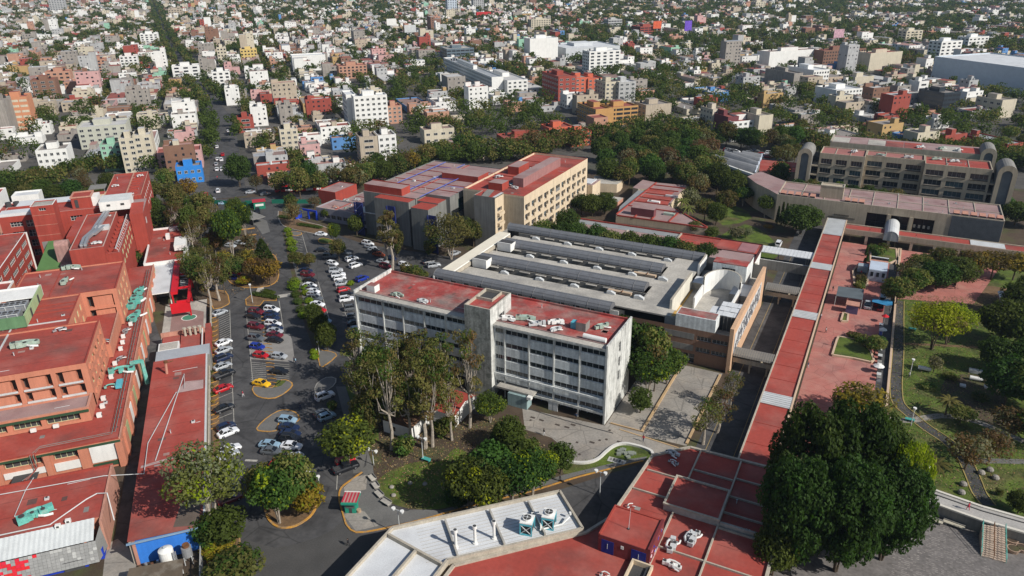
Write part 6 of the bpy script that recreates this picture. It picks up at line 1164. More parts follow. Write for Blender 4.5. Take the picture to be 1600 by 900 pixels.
	for i in range(12): bay((392, 566+3.0*i), (416, 568+2.9*i)); bay((428, 568+3*i), (452, 570+3*i)) if i < 9 else None
	for i in range(6): bay((387+.2*i, 497+5*i), (408+.2*i, 499+5*i)); bay((411, 497+5*i), (436, 499+5*i))
	bay((503, 461), (515, 500), .14); bay((497, 440), (503, 461), .14); bay((472, 366), (481, 398), .14); bay((535, 475), (545, 508), .14); bay((510, 405), (535, 475), .14)
	for i in range(6): bay((484, 478+4.5*i), (506, 481+4.5*i)); bay((535, 478+5*i), (556, 481+5*i))
	for i in range(9): bay((458, 368+4*i), (473, 371+4*i))
	bay((526, 765), (529, 705), .14); bay((383, 719), (402, 720), .6)
	struct('bay_marking', q)
	# yellow zigzag wheel stops between the rows: each one a thing
	rd = random.Random(9)
	ys = [486+6.6*i for i in range(30)]
	for i in range(26):
		y = 490+7.2*i; p = P(333+.2*rd.random(), y) if i < 30 else None; qb = MB(); an = BANG+.25; qb.beam((p.x-.5*math.cos(an), p.y-.5*math.sin(an), .12), (p.x+.75*math.cos(an), p.y+.75*math.sin(an), .12), .16, .12, YEL); qb.beam((p.x+.7*math.cos(an), p.y+.7*math.sin(an), .12), (p.x+.1, p.y+1.4, .12), .14, .12, YEL)
		single('wheel_stop', qb, 'yellow wheel stop bar by the wall of the left parking row, %s from the back' % ordn(i), 'wheel stop', 'yellow wheel stops by the left wall')
	for i in range(22):
		y = 478+6.0*i; x = 409+.115*(y-478); p = P(x, y); qb = MB(); qb.beam((p.x-.7, p.y-.15, .1), (p.x+.2, p.y+.35, .1), .15, .12, YEL); qb.beam((p.x+.15, p.y+.3, .1), (p.x+1.5, p.y+.5, .1), .15, .12, YEL)
		single('wheel_stop', qb, 'yellow wheel stop pair between the two middle parking rows, %s from the back' % ordn(i), 'wheel stop', 'yellow wheel stops between the middle rows')
	for i, (x, y) in enumerate([(388, 358), (390, 368), (391, 379), (385, 392)]):
		p = P(x, y); qb = MB(); d = fromB(1, 0); qb.beam((p.x-d[0]*2.4, p.y-d[1]*2.4, .15), (p.x+d[0]*2.4, p.y+d[1]*2.4, .15), .5, .25, YEL)
		single('wheel_stop', qb, 'thick orange-yellow bar on the asphalt left of the dark conifer, %s from the back' % ordn(i), 'wheel stop', 'thick yellow bars in the upper lot')
	# red plaza
	sheet('plaza', [(-8.3, 120), (-8.3, 271), (40, 271), (30, 232), (8.5, 226), (8.6, 160), (8, 148), (3, 130)], .004, REDP)
	o8 = (1340, 440); k8 = 260/1170
	# beds in the plaza
	def bed(px, label, top=GRASS, o=None, s=.25, h=.5):
		pts = pg(px, o=o, s=s); q = MB(); t = Th('raised_bed', label, 'planting bed', (sum(p[0] for p in pts)/len(pts), sum(p[1] for p in pts)/len(pts)))
		for a, b in zip(pts, pts[1:]+pts[:1]): q.beam((*a, h/2), (*b, h/2), .5, h, m('peach_coping', (0, 0, 0)))
		t.part('kerb', q); q = MB(); q.poly([(x, y, h-.12) for x, y in pts], top); t.part('planting', q)
	o4 = (1200, 450)
	bed([(428, 335), (440, 310), (560, 330), (640, 400), (660, 460), (640, 470), (530, 445), (400, 425)], 'grass bed with dark clipped shrubs at the near end of the red plaza', o=o4)
	bed([(470, 160), (500, 170), (495, 215), (455, 212)], 'small kerbed bed beside the pink kiosk in the red plaza', o=o4)
	o5 = (1200, 225)
	bed([(640, 680), (700, 650), (800, 660), (805, 730), (760, 750), (640, 740)], 'grass bed with round clipped bushes behind the white booth', o=o5)
	bed([(530, 800), (560, 760), (620, 800), (620, 890), (540, 890)], 'dark shrub bed left of the white booth in the red plaza', top=SOILD, o=o5)
	bed([(945, 700), (1180, 690), (1190, 740), (960, 780)], 'shrub bed with stepped kerb at the back of the red plaza', top=SOILD, o=o5)
	bed([(815, 660), (830, 660), (820, 760), (800, 760)], 'low planter wall between the two halves of the red plaza', top=PAVE, o=o5)
	# garden to the right
	sheet('park_lawn', [(10.5, 118), (10.5, 262), (60, 268), (140, 290), (200, 200), (120, 60), (50, 96), (16, 112)], -.004, GRASS)
	sheet('park_soil', smooth_loop(pg([(1480, 590), (1530, 585), (1570, 600), (1570, 640), (1590, 680), (1500, 640), (1470, 620)]), 2), 0, SOILD); sheet('park_soil', smooth_loop(pg([(1440, 470), (1500, 440), (1640, 470), (1640, 520), (1540, 500)]), 2), 0, SOIL)
	q = MB(); pth = smooth_loop(pg([(1405, 470), (1404, 500), (1404, 535), (1402, 570), (1400, 605), (1404, 630), (1425, 650), (1450, 670), (1480, 690), (1505, 715), (1520, 745), (1530, 770), (1545, 790)]), 3, False)
	kb('path', pth, 2.2, .012, ASPH, False, -.01)
	for sgn in (-1, 1):
		n = len(pth); off = []
		for i in range(n):
			a = Vector(pth[max(i-1, 0)]); b = Vector(pth[min(i+1, n-1)]); d = (b-a).normalized(); off.append((pth[i][0]-d.y*1.3*sgn, pth[i][1]+d.x*1.3*sgn))
		kb('path_kerb', off, .22, .12, m('dull_yellow_kerb', (.33, .26, .09), var=.25), False, -.01)
	kb('path', smooth_loop(pg([(1380, 654), (1420, 657), (1450, 652), (1480, 650), (1530, 660), (1600, 690)]), 3, False), 1.8, .016, PAVE, False, -.01)
	kb('path', smooth_loop(pg([(1410, 537), (1480, 540), (1560, 545), (1620, 550)]), 3, False), 1.2, .014, SOIL, False, -.01)
	kb('path', smooth_loop(pg([(1513, 725), (1530, 720), (1620, 722)]), 3, False), 1.6, .017, PAVEW, False, -.01)
	sheet('inner_lawn', smooth_loop(pg([(1085, 395), (1120, 372), (1165, 350), (1205, 372), (1215, 400), (1180, 415), (1130, 400)]), 2), -.006, GRASS); sheet('inner_lawn', smooth_loop(pg([(1110, 330), (1150, 322), (1175, 340), (1130, 352)]), 2), -.006, GRASS)
	# boundary strip between plaza and garden: rail line of parked bikes, wall
	q = MB(); q.box(9.6, 10.1, 118, 262, 0, .8, m('peach_coping', (0, 0, 0))); o = link('boundary_wall', q.mesh('boundary_wall', (9.8, 190, 0))); o.location = (9.8, 190, 0); tag(o, 'long low peach wall between the red plaza and the garden', 'wall')
	sheet('service_lane', [(7.2, 118), (9.5, 118), (9.5, 262), (7.2, 262)], .008, ASPH)
	# paved court at the lower right
	sheet('paved_court', pg([(1400, 768), (1500, 800), (1620, 842), (1720, 880), (1720, 980), (1140, 980)])+[(-4.8, 100), (-4.8, 121), (4, 124)], .006, m('court_setts', (.17, .155, .145), var=.25, scale=.6, fine=.3, fscale=2))
	setts = {}
	a = (P(1410, 812)-P(1330, 790)).normalized(); an = math.atan2(a.y, a.x); n = 0; t = link('sett_paving', None); t['kind'] = 'structure'; t.empty_display_size = 1
	q = MB(); sm = m('pale_sett', (.27, .245, .225), var=.3, fine=.3); rd = random.Random(12); lim = P(1330, 790)
	for i in range(90):
		for j in range(70):
			if rd.random() > .42: continue
			x = lim.x-8+i*.42; y0 = -9+j*.42; u, v = (i-15)*.45, -j*.45+.2
			px = P(1400, 798); X = px.x+math.cos(an)*u-math.sin(an)*v; Y = px.y+math.sin(an)*u+math.cos(an)*v
			sx, sy = proj(X, Y)
			if not (1395 < sx < 1545 and 800 < sy < 905) or sx < 1380+(905-sy)*.15: continue
			q.obox(X, Y, 0, .02, .41, .2, an, sm)
	o = link('sett', q.mesh('sett')); o['kind'] = 'stuff'; o.parent = t
	# roads at the campus edge and the avenue
	sheet('road', [fromB(-34, 332), fromB(90, 332), fromB(90, 346), fromB(-34, 346)], .0, ASPH)
	sheet('avenue', [fromB(*p) for p in [(-16.5, 330), (-1, 330), (-2, 510), (-18, 655), (-40, 840), (-67, 1151), (-101, 1580), (-111, 1580), (-77, 1151), (-50, 840), (-31, 655), (-16, 510)]], .002, ASPH)
	q = MB(); WS = m('green_site_fence', (.02, .13, .09), rough=.6)
G()
# ---------------------------------------------------------------- clipped hedges of the median
def leafblob(mb, cx, cy, cz, rx, ry, rz, n, s, mt, rd, flat=.0):
	for _ in range(n):
		u = rd.gauss(0, 1); v = rd.gauss(0, 1); w = rd.gauss(0, 1); L = math.sqrt(u*u+v*v+w*w)+1e-6; r = rd.uniform(.8, 1.02); nx, ny, nz = u/L, v/L, abs(w/L) if flat else w/L
		c = Vector((cx+nx*rx*r, cy+ny*ry*r, cz+nz*rz*r)); nv = Vector((nx+rd.uniform(-.6, .6), ny+rd.uniform(-.6, .6), nz+rd.uniform(-.3, .8))).normalized()
		a = nv.orthogonal().normalized(); a.rotate(Matrix.Rotation(rd.uniform(0, 6.28), 3, nv)); b = nv.cross(a); k = s*rd.uniform(.6, 1.3)
		mb.quad(c-a*k-b*k*.6, c+a*k-b*k*.6, c+a*k*.7+b*k*.6, c-a*k*.7+b*k*.6, mt)
def hedges():
	rd = random.Random(21); L_HEDGE = leafmat('clipped_hedge_leaves', (.16, .23, .012), inst=.25)
	L_HD = leafmat('dark_hedge_leaves', (.06, .09, .015), inst=.3)
	spots = [(450, 362, 1.6), (452, 369, 1.5), (453, 376, 1.4), (456, 383, 2.2), (457, 392, 2.0), (459, 400, 1.5), (460, 407, 1.5), (461, 445, 2.3), (459, 452, 2.2), (462, 463, 1.6), (466, 474, 1.8), (471, 487, 1.8), (474, 496, 1.6), (477, 452, 1.3), (478, 460, 1.4), (483, 473, 1.5), (487, 484, 1.7), (491, 552, 1.2), (492, 560, 1.2), (548, 445, 1.3), (586, 447, 1.2)]
	for i, (x, y, r) in enumerate(spots):
		p = P(x, y); q = MB(); q.cyl(p.x, p.y, 0, r*.5, r*.7, L_HD, 8); leafblob(q, p.x, p.y, r*.35, r, r, r*.75, 240, .17, L_HEDGE if i not in (9, 10, 11) else L_HD, rd, 1)
		single('clipped_bush', q, 'yellow-green clipped bush in the parking lot hedge line, %s from the back' % ordn(i), 'bush', 'clipped bushes of the median')
	for i, (a, b, lab) in enumerate((((398, 461), (431, 467), 'long dark clipped hedge on the island in the middle of the lot'), ((414, 457), (426, 460), 'short dark clipped hedge behind the long one in the lot'), ((468, 352), (500, 357), 'curved dark green hedge by the blue gateway'), ((439, 340), (452, 342), 'low square hedge under the pale leafed tree'), ((492, 335), (560, 352), 'dark hedge along the foot of the grey annex'))):
		pa, pb = P(*a), P(*b); q = MB(); n = 7
		q.beam((pa.x, pa.y, .4), (pb.x, pb.y, .4), 1.3, .8, L_HD)
		for k in range(n): c = pa.lerp(pb, k/(n-1)); leafblob(q, c.x, c.y, .5, 1.4 if n else 1, 1.2, .55, 110, .16, L_HD, rd, 1)
		single('hedge', q, lab, 'hedge')
	L_YB = leafmat('dry_yellow_bush_leaves', (.19, .15, .03), inst=.5)
	for i in range(13):
		y = 492+11.5*i; p = P(329.5+.1*i, y); q = MB(); leafblob(q, p.x, p.y, .1, .6, .9, .8, 70, .13, [L_YB, L_OLIVE, L_HD][i % 3], rd, 1); single('low_bush', q, 'dry low bush along the wall of the left parking row, %s from the back' % ordn(i), 'bush', 'low bushes by the lot wall')
hedges()
# ================================================================ people: one skinned body each, hair and clothes as children
PM = {}
def person(x, y, face, pose, label, top, bottom, z=0.0):
	key = (pose, top.name, bottom.name)
	SK = m('skin', (.36, .21, .14), rough=.6, var=.05); HR = m('dark_hair', (.02, .015, .012), rough=.6)
	if key not in PM:
		st = .22 if pose == 'w' else .05; ar = .2 if pose == 'w' else .03
		J = {'pel': (0, 0, .95, .15), 'chest': (0, 0, 1.28, .165), 'neck': (0, 0, 1.47, .06), 'head': (.02, 0, 1.62, .10), 'crown': (.01, 0, 1.70, .075)}
		E_ = [('pel', 'chest'), ('chest', 'neck'), ('neck', 'head'), ('head', 'crown')]
		for s, nm in ((-1, 'r'), (1, 'l')):
			f = s*st; g = -s*ar
			J['hip'+nm] = (0, s*.10, .9, .095); J['kn'+nm] = (f*.6+.04, s*.11, .49, .065); J['an'+nm] = (f-.02, s*.11, .09, .042); J['to'+nm] = (f+.14, s*.12, .04, .035)
			J['sh'+nm] = (0, s*.19, 1.40, .06); J['el'+nm] = (g*.6-.02, s*.25, 1.12, .045); J['wr'+nm] = (g+.08, s*.24, .88, .03); J['ha'+nm] = (g+.11, s*.235, .80, .035)
			E_ += [('pel', 'hip'+nm), ('hip'+nm, 'kn'+nm), ('kn'+nm, 'an'+nm), ('an'+nm, 'to'+nm), ('chest', 'sh'+nm), ('sh'+nm, 'el'+nm), ('el'+nm, 'wr'+nm), ('wr'+nm, 'ha'+nm)]
			for k in range(5):
				fn = 'f%d%s' % (k, nm); ang = (k-1.5)*.012; J[fn] = (g+.13+(.012 if k < 4 else .02)+ang, s*(.235 if k < 4 else .20), .735-.01*abs(k-1.5) if k < 4 else .77, .009); E_.append(('ha'+nm, fn))
		names = list(J); me = bpy.data.meshes.new('body'); me.from_pydata([J[n][:3] for n in names], [(names.index(a), names.index(b)) for a, b in E_], [])
		o = bpy.data.objects.new('tmp_body', me); COL.objects.link(o); mod = o.modifiers.new('s', 'SKIN'); me.skin_vertices  # radii per joint
		for i, n in enumerate(names): me.skin_vertices[0].data[i].radius = (J[n][3],)*2
		me.skin_vertices[0].data[0].use_root = True; o.modifiers.new('d', 'SUBSURF').levels = 1
		dg = bpy.context.evaluated_depsgraph_get(); ev = o.evaluated_get(dg); nm_ = bpy.data.meshes.new_from_object(ev); nm_.name = 'body'; bpy.data.objects.remove(o)
		nm_.materials.clear(); [nm_.materials.append(k) for k in (SK, top, bottom, DGREY)]
		for p in nm_.polygons:
			c = p.center; p.material_index = 0 if c.z > 1.46 or (abs(c.y) > .2 and c.z < .9) else (1 if c.z > .95 else (3 if c.z < .08 else 2)); p.use_smooth = True
		h = MB(); h.tube([(-.01, 0, 1.60), (-.02, 0, 1.70), (-.01, 0, 1.765)], [.115, .118, .05], HR, 10)
		fc = MB(); fc.box(.105, .135, -.012, .012, 1.595, 1.63, SK); fc.box(.10, .118, -.045, -.02, 1.635, 1.648, HR); fc.box(.10, .118, .02, .045, 1.635, 1.648, HR); fc.box(.10, .116, -.025, .025, 1.565, 1.575, m('lip', (.3, .08, .07)))
		PM[key] = (nm_, h.mesh('hair'), fc.mesh('face'))
	b, h, f = PM[key]; t = link('person', None); t.location = (x, y, z); t.rotation_euler = (0, 0, face); tag(t, label, 'person')
	bo = link('body', b, t); link('hair', h, t); link('face', f, bo); return t
# ================================================================ vehicles
def paint(name, col): return m(name, col, rough=.3, var=.04, fine=.03, spec=.6)
PC = {'white': paint('white_car_paint', (.72, .73, .74)), 'silver': paint('silver_car_paint', (.36, .38, .40)), 'black': paint('black_car_paint', (.012, .013, .016)), 'navy': paint('navy_car_paint', (.012, .022, .06)), 'blue': paint('blue_car_paint', (.01, .03, .26)), 'red': paint('red_car_paint', (.42, .008, .012)), 'dark red': paint('dark_red_car_paint', (.13, .012, .02)), 'grey': paint('grey_car_paint', (.10, .11, .12)), 'yellow': paint('taxi_yellow_paint', (.75, .42, .01)), 'pale blue': paint('pale_blue_car_paint', (.24, .36, .46)), 'orange': paint('rust_orange_paint', (.3, .06, .02)), 'green': paint('green_paint', (.02, .20, .12))}
CGL = m('car_glass', (.01, .012, .015), rough=.08, var=0, fine=0, spec=.8); TYRE = m('tyre', (.015, .015, .015), rough=.9); RIM = m('wheel_rim', (.3, .3, .31), rough=.4, metal=.6); LAMP = m('headlamp_glass', (.55, .56, .55), rough=.2, spec=.8); TAIL = m('tail_lamp', (.35, .01, .01), rough=.3)
def loft(secs, mt, mb, close=True):
	"""secs: list of (x, [(y, z) ...]) cross-sections"""
	i0 = len(mb.v); n = len(secs[0][1])
	for x, pr in secs: mb.v += [(x, y, z) for y, z in pr]
	for k in range(len(secs)-1):
		for j in range(n): j2 = (j+1) % n; mb.f.append((i0+k*n+j, i0+(k+1)*n+j, i0+(k+1)*n+j2, i0+k*n+j2)); mb.m.append(mt)
	mb.f.append(tuple(i0+j for j in range(n))); mb.m.append(mt); mb.f.append(tuple(i0+(len(secs)-1)*n+j for j in range(n))[::-1]); mb.m.append(mt)
def sec(w, z0, z1, sh=.86): return [(-w*.94, z0), (w*.94, z0), (w, z0+(z1-z0)*.35), (w*.99, z0+(z1-z0)*.7), (w*sh, z1), (-w*sh, z1), (-w*.99, z0+(z1-z0)*.7), (-w, z0+(z1-z0)*.35)]
CARM = {}
def car_meshes(kind):
	if kind in CARM: return CARM[kind]
	L, w, hood, belt, roof = {'sedan': (4.5, .89, .88, .98, 1.46), 'hatch': (4.0, .86, .92, 1.0, 1.52), 'suv': (4.6, .94, 1.02, 1.12, 1.74), 'pickup': (5.3, .96, 1.02, 1.12, 1.8), 'van': (4.9, .95, 1.15, 1.25, 2.0)}[kind]
	h = L/2; b = MB(); BP = PC['white']
	rear = {'sedan': .98, 'hatch': 1.02, 'suv': 1.15, 'pickup': 1.1, 'van': 1.3}[kind]
	loft([(-h, sec(w*.80, .34, rear*.8)), (-h+.12, sec(w*.93, .26, rear*.97)), (-h+.5, sec(w, .2, rear)), (-.3, sec(w, .2, belt)), (.75, sec(w, .2, belt)), (1.1, sec(w, .2, hood+.04)), (h-.45, sec(w*.98, .2, hood-.06)), (h-.12, sec(w*.9, .24, hood-.2)), (h, sec(w*.75, .32, hood-.34))], BP, b)
	g = MB(); r = MB()
	if kind == 'sedan': pr = (-1.75, -1.0, .25, 1.05)
	elif kind == 'hatch': pr = (-1.92, -1.55, .25, 1.0)
	elif kind == 'suv': pr = (-2.2, -1.85, .2, 1.0)
	elif kind == 'pickup': pr = (-.85, -.6, .6, 1.25)
	else: pr = (-2.35, -2.15, .7, 1.5)
	x0, x1, x2, x3 = pr; wg, wr = w*.88, w*.70
	def trap(x, wd, z): return [(x, -wd, z), (x, wd, z)]
	A = [(x0, -wg, belt-.02), (x3, -wg, belt-.02), (x3, wg, belt-.02), (x0, wg, belt-.02)]; T = [(x1, -wr, roof-.05), (x2, -wr, roof-.05), (x2, wr, roof-.05), (x1, wr, roof-.05)]
	for i in range(4): j = (i+1) % 4; g.quad(A[i], A[j], T[j], T[i], CGL)
	r.box(x1-.04, x2+.04, -wr-.02, wr+.02, roof-.05, roof, BP)
	for sy in (-1, 1):
		for (xa, xb) in ((x0, x1), (x3, x2)): r.beam((xa, sy*wg, belt-.02), (xb, sy*wr, roof-.05), .09, .09, BP)
		xm = (x0+x3)/2; r.beam((xm, sy*(wg+.005), belt-.02), ((x1+x2)/2, sy*(wr+.005), roof-.05), .09, .05, BP)
		r.box(x3-.35, x3-.2, sy*w, sy*(w+.17), belt-.02, belt+.12, BP)
	if kind == 'pickup': r.box(-2.45, -1.0, -.72, .72, rear+.001, rear+.01, DGREY)
	if kind == 'suv': r.box(x1+.1, x2-.1, -wr+.05, -wr+.11, roof, roof+.08, DGREY); r.box(x1+.1, x2-.1, wr-.11, wr-.05, roof, roof+.08, DGREY)
	wh = MB(); wh.tube([(0, -.11, 0), (0, .11, 0)], .33, TYRE, 12); rim = MB(); rim.tube([(0, -.125, 0), (0, -.1, 0)], .2, RIM, 8); rim.tube([(0, .1, 0), (0, .125, 0)], .2, RIM, 8)
	hl = MB(); hl.box(-.12, .04, -.2, .2, -.08, .08, LAMP); tl = MB(); tl.box(-.05, .06, -.16, .16, -.08, .1, TAIL)
	CARM[kind] = dict(L=L, w=w, hood=hood, rear=rear, body=b.mesh('body'), glass=g.mesh('windows'), roof=r.mesh('roof'), wheel=wh.mesh('wheel'), rim=rim.mesh('rim'), head=hl.mesh('headlight'), tail=tl.mesh('tail_light')); return CARM[kind]
def car(X, Y, ang, kind, col, label, group, cat=None, simple=False, name=None):
	c = car_meshes(kind); t = link(name or {'sedan': 'parked_car', 'hatch': 'parked_car', 'suv': 'parked_car', 'pickup': 'pickup_truck', 'van': 'van'}[kind], None); t.location = (X, Y, 0); t.rotation_euler = (0, 0, ang); tag(t, label, cat or {'pickup': 'pickup', 'van': 'van'}.get(kind, 'car'), group)
	def pt(nm, me, loc, parent=t, paintit=False):
		o = link(nm, me, parent); o.location = loc
		if paintit and len(o.material_slots): o.material_slots[0].link = 'OBJECT'; o.material_slots[0].material = PC[col]
		return o
	pt('body', c['body'], (0, 0, 0), paintit=True); pt('windows', c['glass'], (0, 0, 0)); pt('roof', c['roof'], (0, 0, 0), paintit=True)
	if simple: return t
	for sx in (-1, 1):
		for sy in (-1, 1): wl = pt('wheel', c['wheel'], (sx*c['L']*.31, sy*(c['w']-.1), .33)); pt('rim', c['rim'], (0, 0, 0), wl)
	for sy in (-1, 1): pt('headlight', c['head'], (c['L']/2-.1, sy*.55, c['hood']-.36)); pt('tail_light', c['tail'], (-c['L']/2+.03, sy*.55, c['rear']*.72))
	return t
def cars():
	rows = {}
	S = 's'; 
	def row(name, items, dirpx, group):
		items = sorted(items, key=lambda r: -r[1]); n = len(items)
		cnt = {}
		for i, it in enumerate(items):
			x, y, kind, col = it[:4]; dx, dy = it[4] if len(it) > 4 else dirpx; a, b = P(x-dx/2, y-dy/2), P(x+dx/2, y+dy/2); ang = math.atan2(b.y-a.y, b.x-a.x); p = P(x, y+2)
			nm = {'sedan': 'sedan', 'hatch': 'hatchback', 'suv': 'SUV', 'pickup': 'pickup', 'van': 'van'}[kind]
			car(p.x, p.y, ang, kind, col, '%s %s %s, %s from the front' % (col, nm, name, ordn(i)), group)
	row('in the slanted row beside the long red shed', [(344, 489, 'sedan', 'silver'), (350, 536, 'sedan', 'white'), (350, 548, 'sedan', 'silver'), (350, 560, 'suv', 'navy'), (348.5, 573, 'sedan', 'silver'), (351, 586, 'pickup', 'black'), (349.5, 608, 'sedan', 'red'), (351, 639, 'sedan', 'black'), (354, 668, 'hatch', 'navy'), (357, 677, 'sedan', 'white'), (360, 703, 'sedan', 'white'), (357, 712, 'sedan', 'silver'), (358, 762, 'sedan', 'black'), (358, 771, 'sedan', 'black'), (360, 781, 'sedan', 'dark red')], (25, -10), 'cars in the slanted row by the red shed')
	row('in the left middle row of the lot', [(401, 488, 'suv', 'dark red'), (395.5, 494.5, 'sedan', 'black'), (400, 511, 'suv', 'dark red'), (401, 529.5, 'suv', 'grey'), (402.5, 542.5, 'hatch', 'blue'), (408, 556, 'hatch', 'red')], (24, 3.2), 'cars in the left middle row')
	row('in the right middle row of the lot', [(419, 480, 'sedan', 'black'), (425, 484.5, 'suv', 'white'), (424, 491, 'sedan', 'navy'), (425, 497, 'sedan', 'navy'), (427, 507, 'suv', 'white'), (430, 513, 'sedan', 'navy'), (430, 518, 'sedan', 'silver'), (430, 524, 'sedan', 'dark red'), (430, 532, 'sedan', 'black'), (437, 557.5, 'hatch', 'silver'), (437, 581, 'sedan', 'black')], (24, 2.6), 'cars in the right middle row')
	row('on the near side of the raised islands', [(409, 600, 'sedan', 'yellow', (24, 5)), (425, 706, 'sedan', 'grey'), (456, 698, 'sedan', 'white'), (450, 657.5, 'hatch', 'pale blue'), (452, 669, 'sedan', 'navy'), (454, 679, 'sedan', 'navy'), (455, 687, 'suv', 'black'), (422, 696, 'sedan', 'pale blue'), (458, 718, 'suv', 'white', (18, -10)), (462, 729, 'sedan', 'grey', (20, -9)), (466, 740, 'sedan', 'white', (22, -8)), (438, 727, 'hatch', 'red')], (26, 2), 'cars by the near islands')
	row('beside the gum tree path', [(508, 620, 'suv', 'white'), (505, 647, 'hatch', 'grey'), (511, 652, 'hatch', 'pale blue'), (540, 721, 'hatch', 'red'), (541, 732, 'pickup', 'black')], (24, -9), 'cars beside the gum tree path')
	row('in the row right of the hedge median', [(478, 423, 'sedan', 'navy'), (481, 429.5, 'suv', 'dark red'), (485, 438.5, 'sedan', 'black'), (484, 446.5, 'sedan', 'white'), (487, 451.5, 'sedan', 'grey'), (490, 461, 'hatch', 'silver'), (496, 476, 'sedan', 'white'), (500, 494, 'sedan', 'grey'), (507, 502, 'hatch', 'pale blue'), (489, 456, 'sedan', 'white'), (493, 467, 'suv', 'grey'), (498, 485, 'sedan', 'red')], (20, 2), 'cars right of the hedge median')
	row('in the row nearest the office block end', [(525, 423, 'suv', 'silver', (20, -2)), (529, 430, 'suv', 'white', (20, -2)), (531, 435, 'hatch', 'white'), (535, 443, 'sedan', 'silver'), (537, 453, 'hatch', 'red', (14, -4)), (544, 462, 'suv', 'black'), (542, 468, 'suv', 'white'), (550, 482, 'suv', 'grey'), (552, 495, 'hatch', 'grey'), (555, 505, 'sedan', 'black'), (557, 515, 'sedan', 'silver')], (19, -3), 'cars by the end of the office block')
	row('in the upper lot by the navy steel frames', [(503, 391, 'sedan', 'black', (18, 0)), (515, 401, 'suv', 'grey', (18, 0)), (550, 405, 'suv', 'white', (17, -5)), (556, 415, 'suv', 'white', (17, -6)), (566, 436, 'suv', 'blue', (15, -6)), (579, 386, 'sedan', 'silver'), (584, 391, 'sedan', 'silver'), (592, 398, 'sedan', 'orange'), (598, 409, 'sedan', 'silver'), (603, 417, 'suv', 'dark red'), (632, 414, 'hatch', 'white'), (575, 381, 'suv', 'white'), (588, 394, 'sedan', 'black'), (540, 395, 'sedan', 'grey'), (520, 412, 'hatch', 'white'), (612, 404, 'sedan', 'navy')], (17, 3.5), 'cars in the upper lot')
	row('by the white-walled court corner', [(670, 409, 'sedan', 'black', (18, -4)), (678, 415, 'suv', 'silver', (18, -3)), (711, 396, 'sedan', 'silver', (12, -5))], (18, -3), 'cars by the court corner')
	row('on the campus road near the entrance', [(502, 366, 'sedan', 'white', (17, 1))], (17, 1), 'cars near the entrance')
	row('under the trees of the left lot', [(365, 427, 'suv', 'red', (22, 3)), (368, 434.5, 'hatch', 'blue', (18, 2)), (336, 405, 'hatch', 'dark red', (14, 2)), (355, 402, 'sedan', 'navy', (16, -2)), (375, 380, 'sedan', 'silver', (18, 3)), (360, 384, 'sedan', 'silver', (18, 2)), (335, 378, 'sedan', 'navy', (18, 2))], (20, 2), 'cars under the trees of the left lot')
	# street traffic
	st = [(341, 300, 'suv', 'white', 95), (350, 319, 'sedan', 'pale blue', 10), (392, 302, 'sedan', 'silver', 5), (415, 305, 'sedan', 'grey', 8), (348, 243, 'sedan', 'red', 100), (340, 250, 'sedan', 'white', 0), (346, 251, 'suv', 'white', 0), (339, 266, 'sedan', 'white', 0), (347, 266, 'suv', 'white', 0), (322, 306, 'suv', 'red', 95), (334, 314, 'sedan', 'silver', 90), (338, 258, 'sedan', 'silver', 0), (357, 206, 'sedan', 'white', 0), (339, 231, 'hatch', 'white', 0), (372, 271, 'sedan', 'silver', 0)]
	for i, (x, y, k, c, a) in enumerate(sorted(st, key=lambda r: -r[1])):
		p = P(x, y); car(p.x, p.y, BANG+math.pi/2 if a in (0, 90, 95, 100) else BANG, k, c, '%s %s on the avenue beyond the lot, %s from the near end' % (c, {'suv': 'SUV', 'sedan': 'sedan', 'hatch': 'hatchback'}[k], ordn(i)), 'cars on the avenue', name='car')
	# cars among the far trees on the right
	rd = random.Random(5)
	for i in range(26):
		x = 1130+i*2.9; y = 236+rd.random()*14; p = P(x, y); cc_ = rd.choice(['white', 'silver', 'grey', 'red', 'white', 'navy']); car(p.x, p.y, rd.choice([0, .1, 1.5]), rd.choice(['sedan', 'suv', 'hatch']), cc_, '%s car among the trees behind the sawtooth hall, %s from the left' % (cc_, ordn(i)), 'cars behind the sawtooth hall', simple=True)
	for i in range(16):
		x = 955+i*4; y = 258+rd.random()*6; p = P(x, y); cc_ = rd.choice(['white', 'silver', 'white']); car(p.x, p.y, rd.choice([0, 1.5]), rd.choice(['sedan', 'suv']), cc_, '%s car under the trees beyond the clinic, %s from the left' % (cc_, ordn(i)), 'cars beyond the clinic', simple=True)
	for i, (a, b, k, c) in enumerate(((1216, 384, 'van', 'white'), (1355, 479, 'pickup', 'silver'), (1370, 476, 'suv', 'red'), (1375, 483, 'sedan', 'dark red'), (1378, 470, 'van', 'pale blue'))): p = P(a, b); car(p.x, p.y, math.pi/2 if i else math.pi/2, k, c, ['white van parked on the sunken street beyond the white canopy', 'grey pickup under the shade sail beside the red plaza', 'red car left of the blue van by the plaza trees', 'dark red car in front of the blue van by the plaza', 'pale blue van by the trees at the edge of the plaza'][i], 'service vehicles', name='car' if k not in ('van', 'pickup') else None)
	# red articulated buses at the stop
	for i, (x, y) in enumerate(((452, 299), (484, 298))):
		p = P(x, y); t = Th('city_bus', 'red and white articulated bus at the stop beyond the lot, %s one' % ('left' if i == 0 else 'right'), 'bus', (0, 0), 0, 'red buses at the stop'); t.o.location = (p.x, p.y, 0); t.o.rotation_euler = (0, 0, BANG-.12)
		t.part('body', MB().box(-6, 6, -1.3, 1.3, .4, 3.2, PC['red'])); t.part('windows', MB().box(-5.8, 5.9, -1.34, -1.301, 1.5, 2.5, CGL)); t.part('roof', MB().box(-5.8, 5.8, -1.2, 1.2, 3.201, 3.35, PC['dark red']).box(-3, -1, -.8, .8, 3.36, 3.6, WHITE))
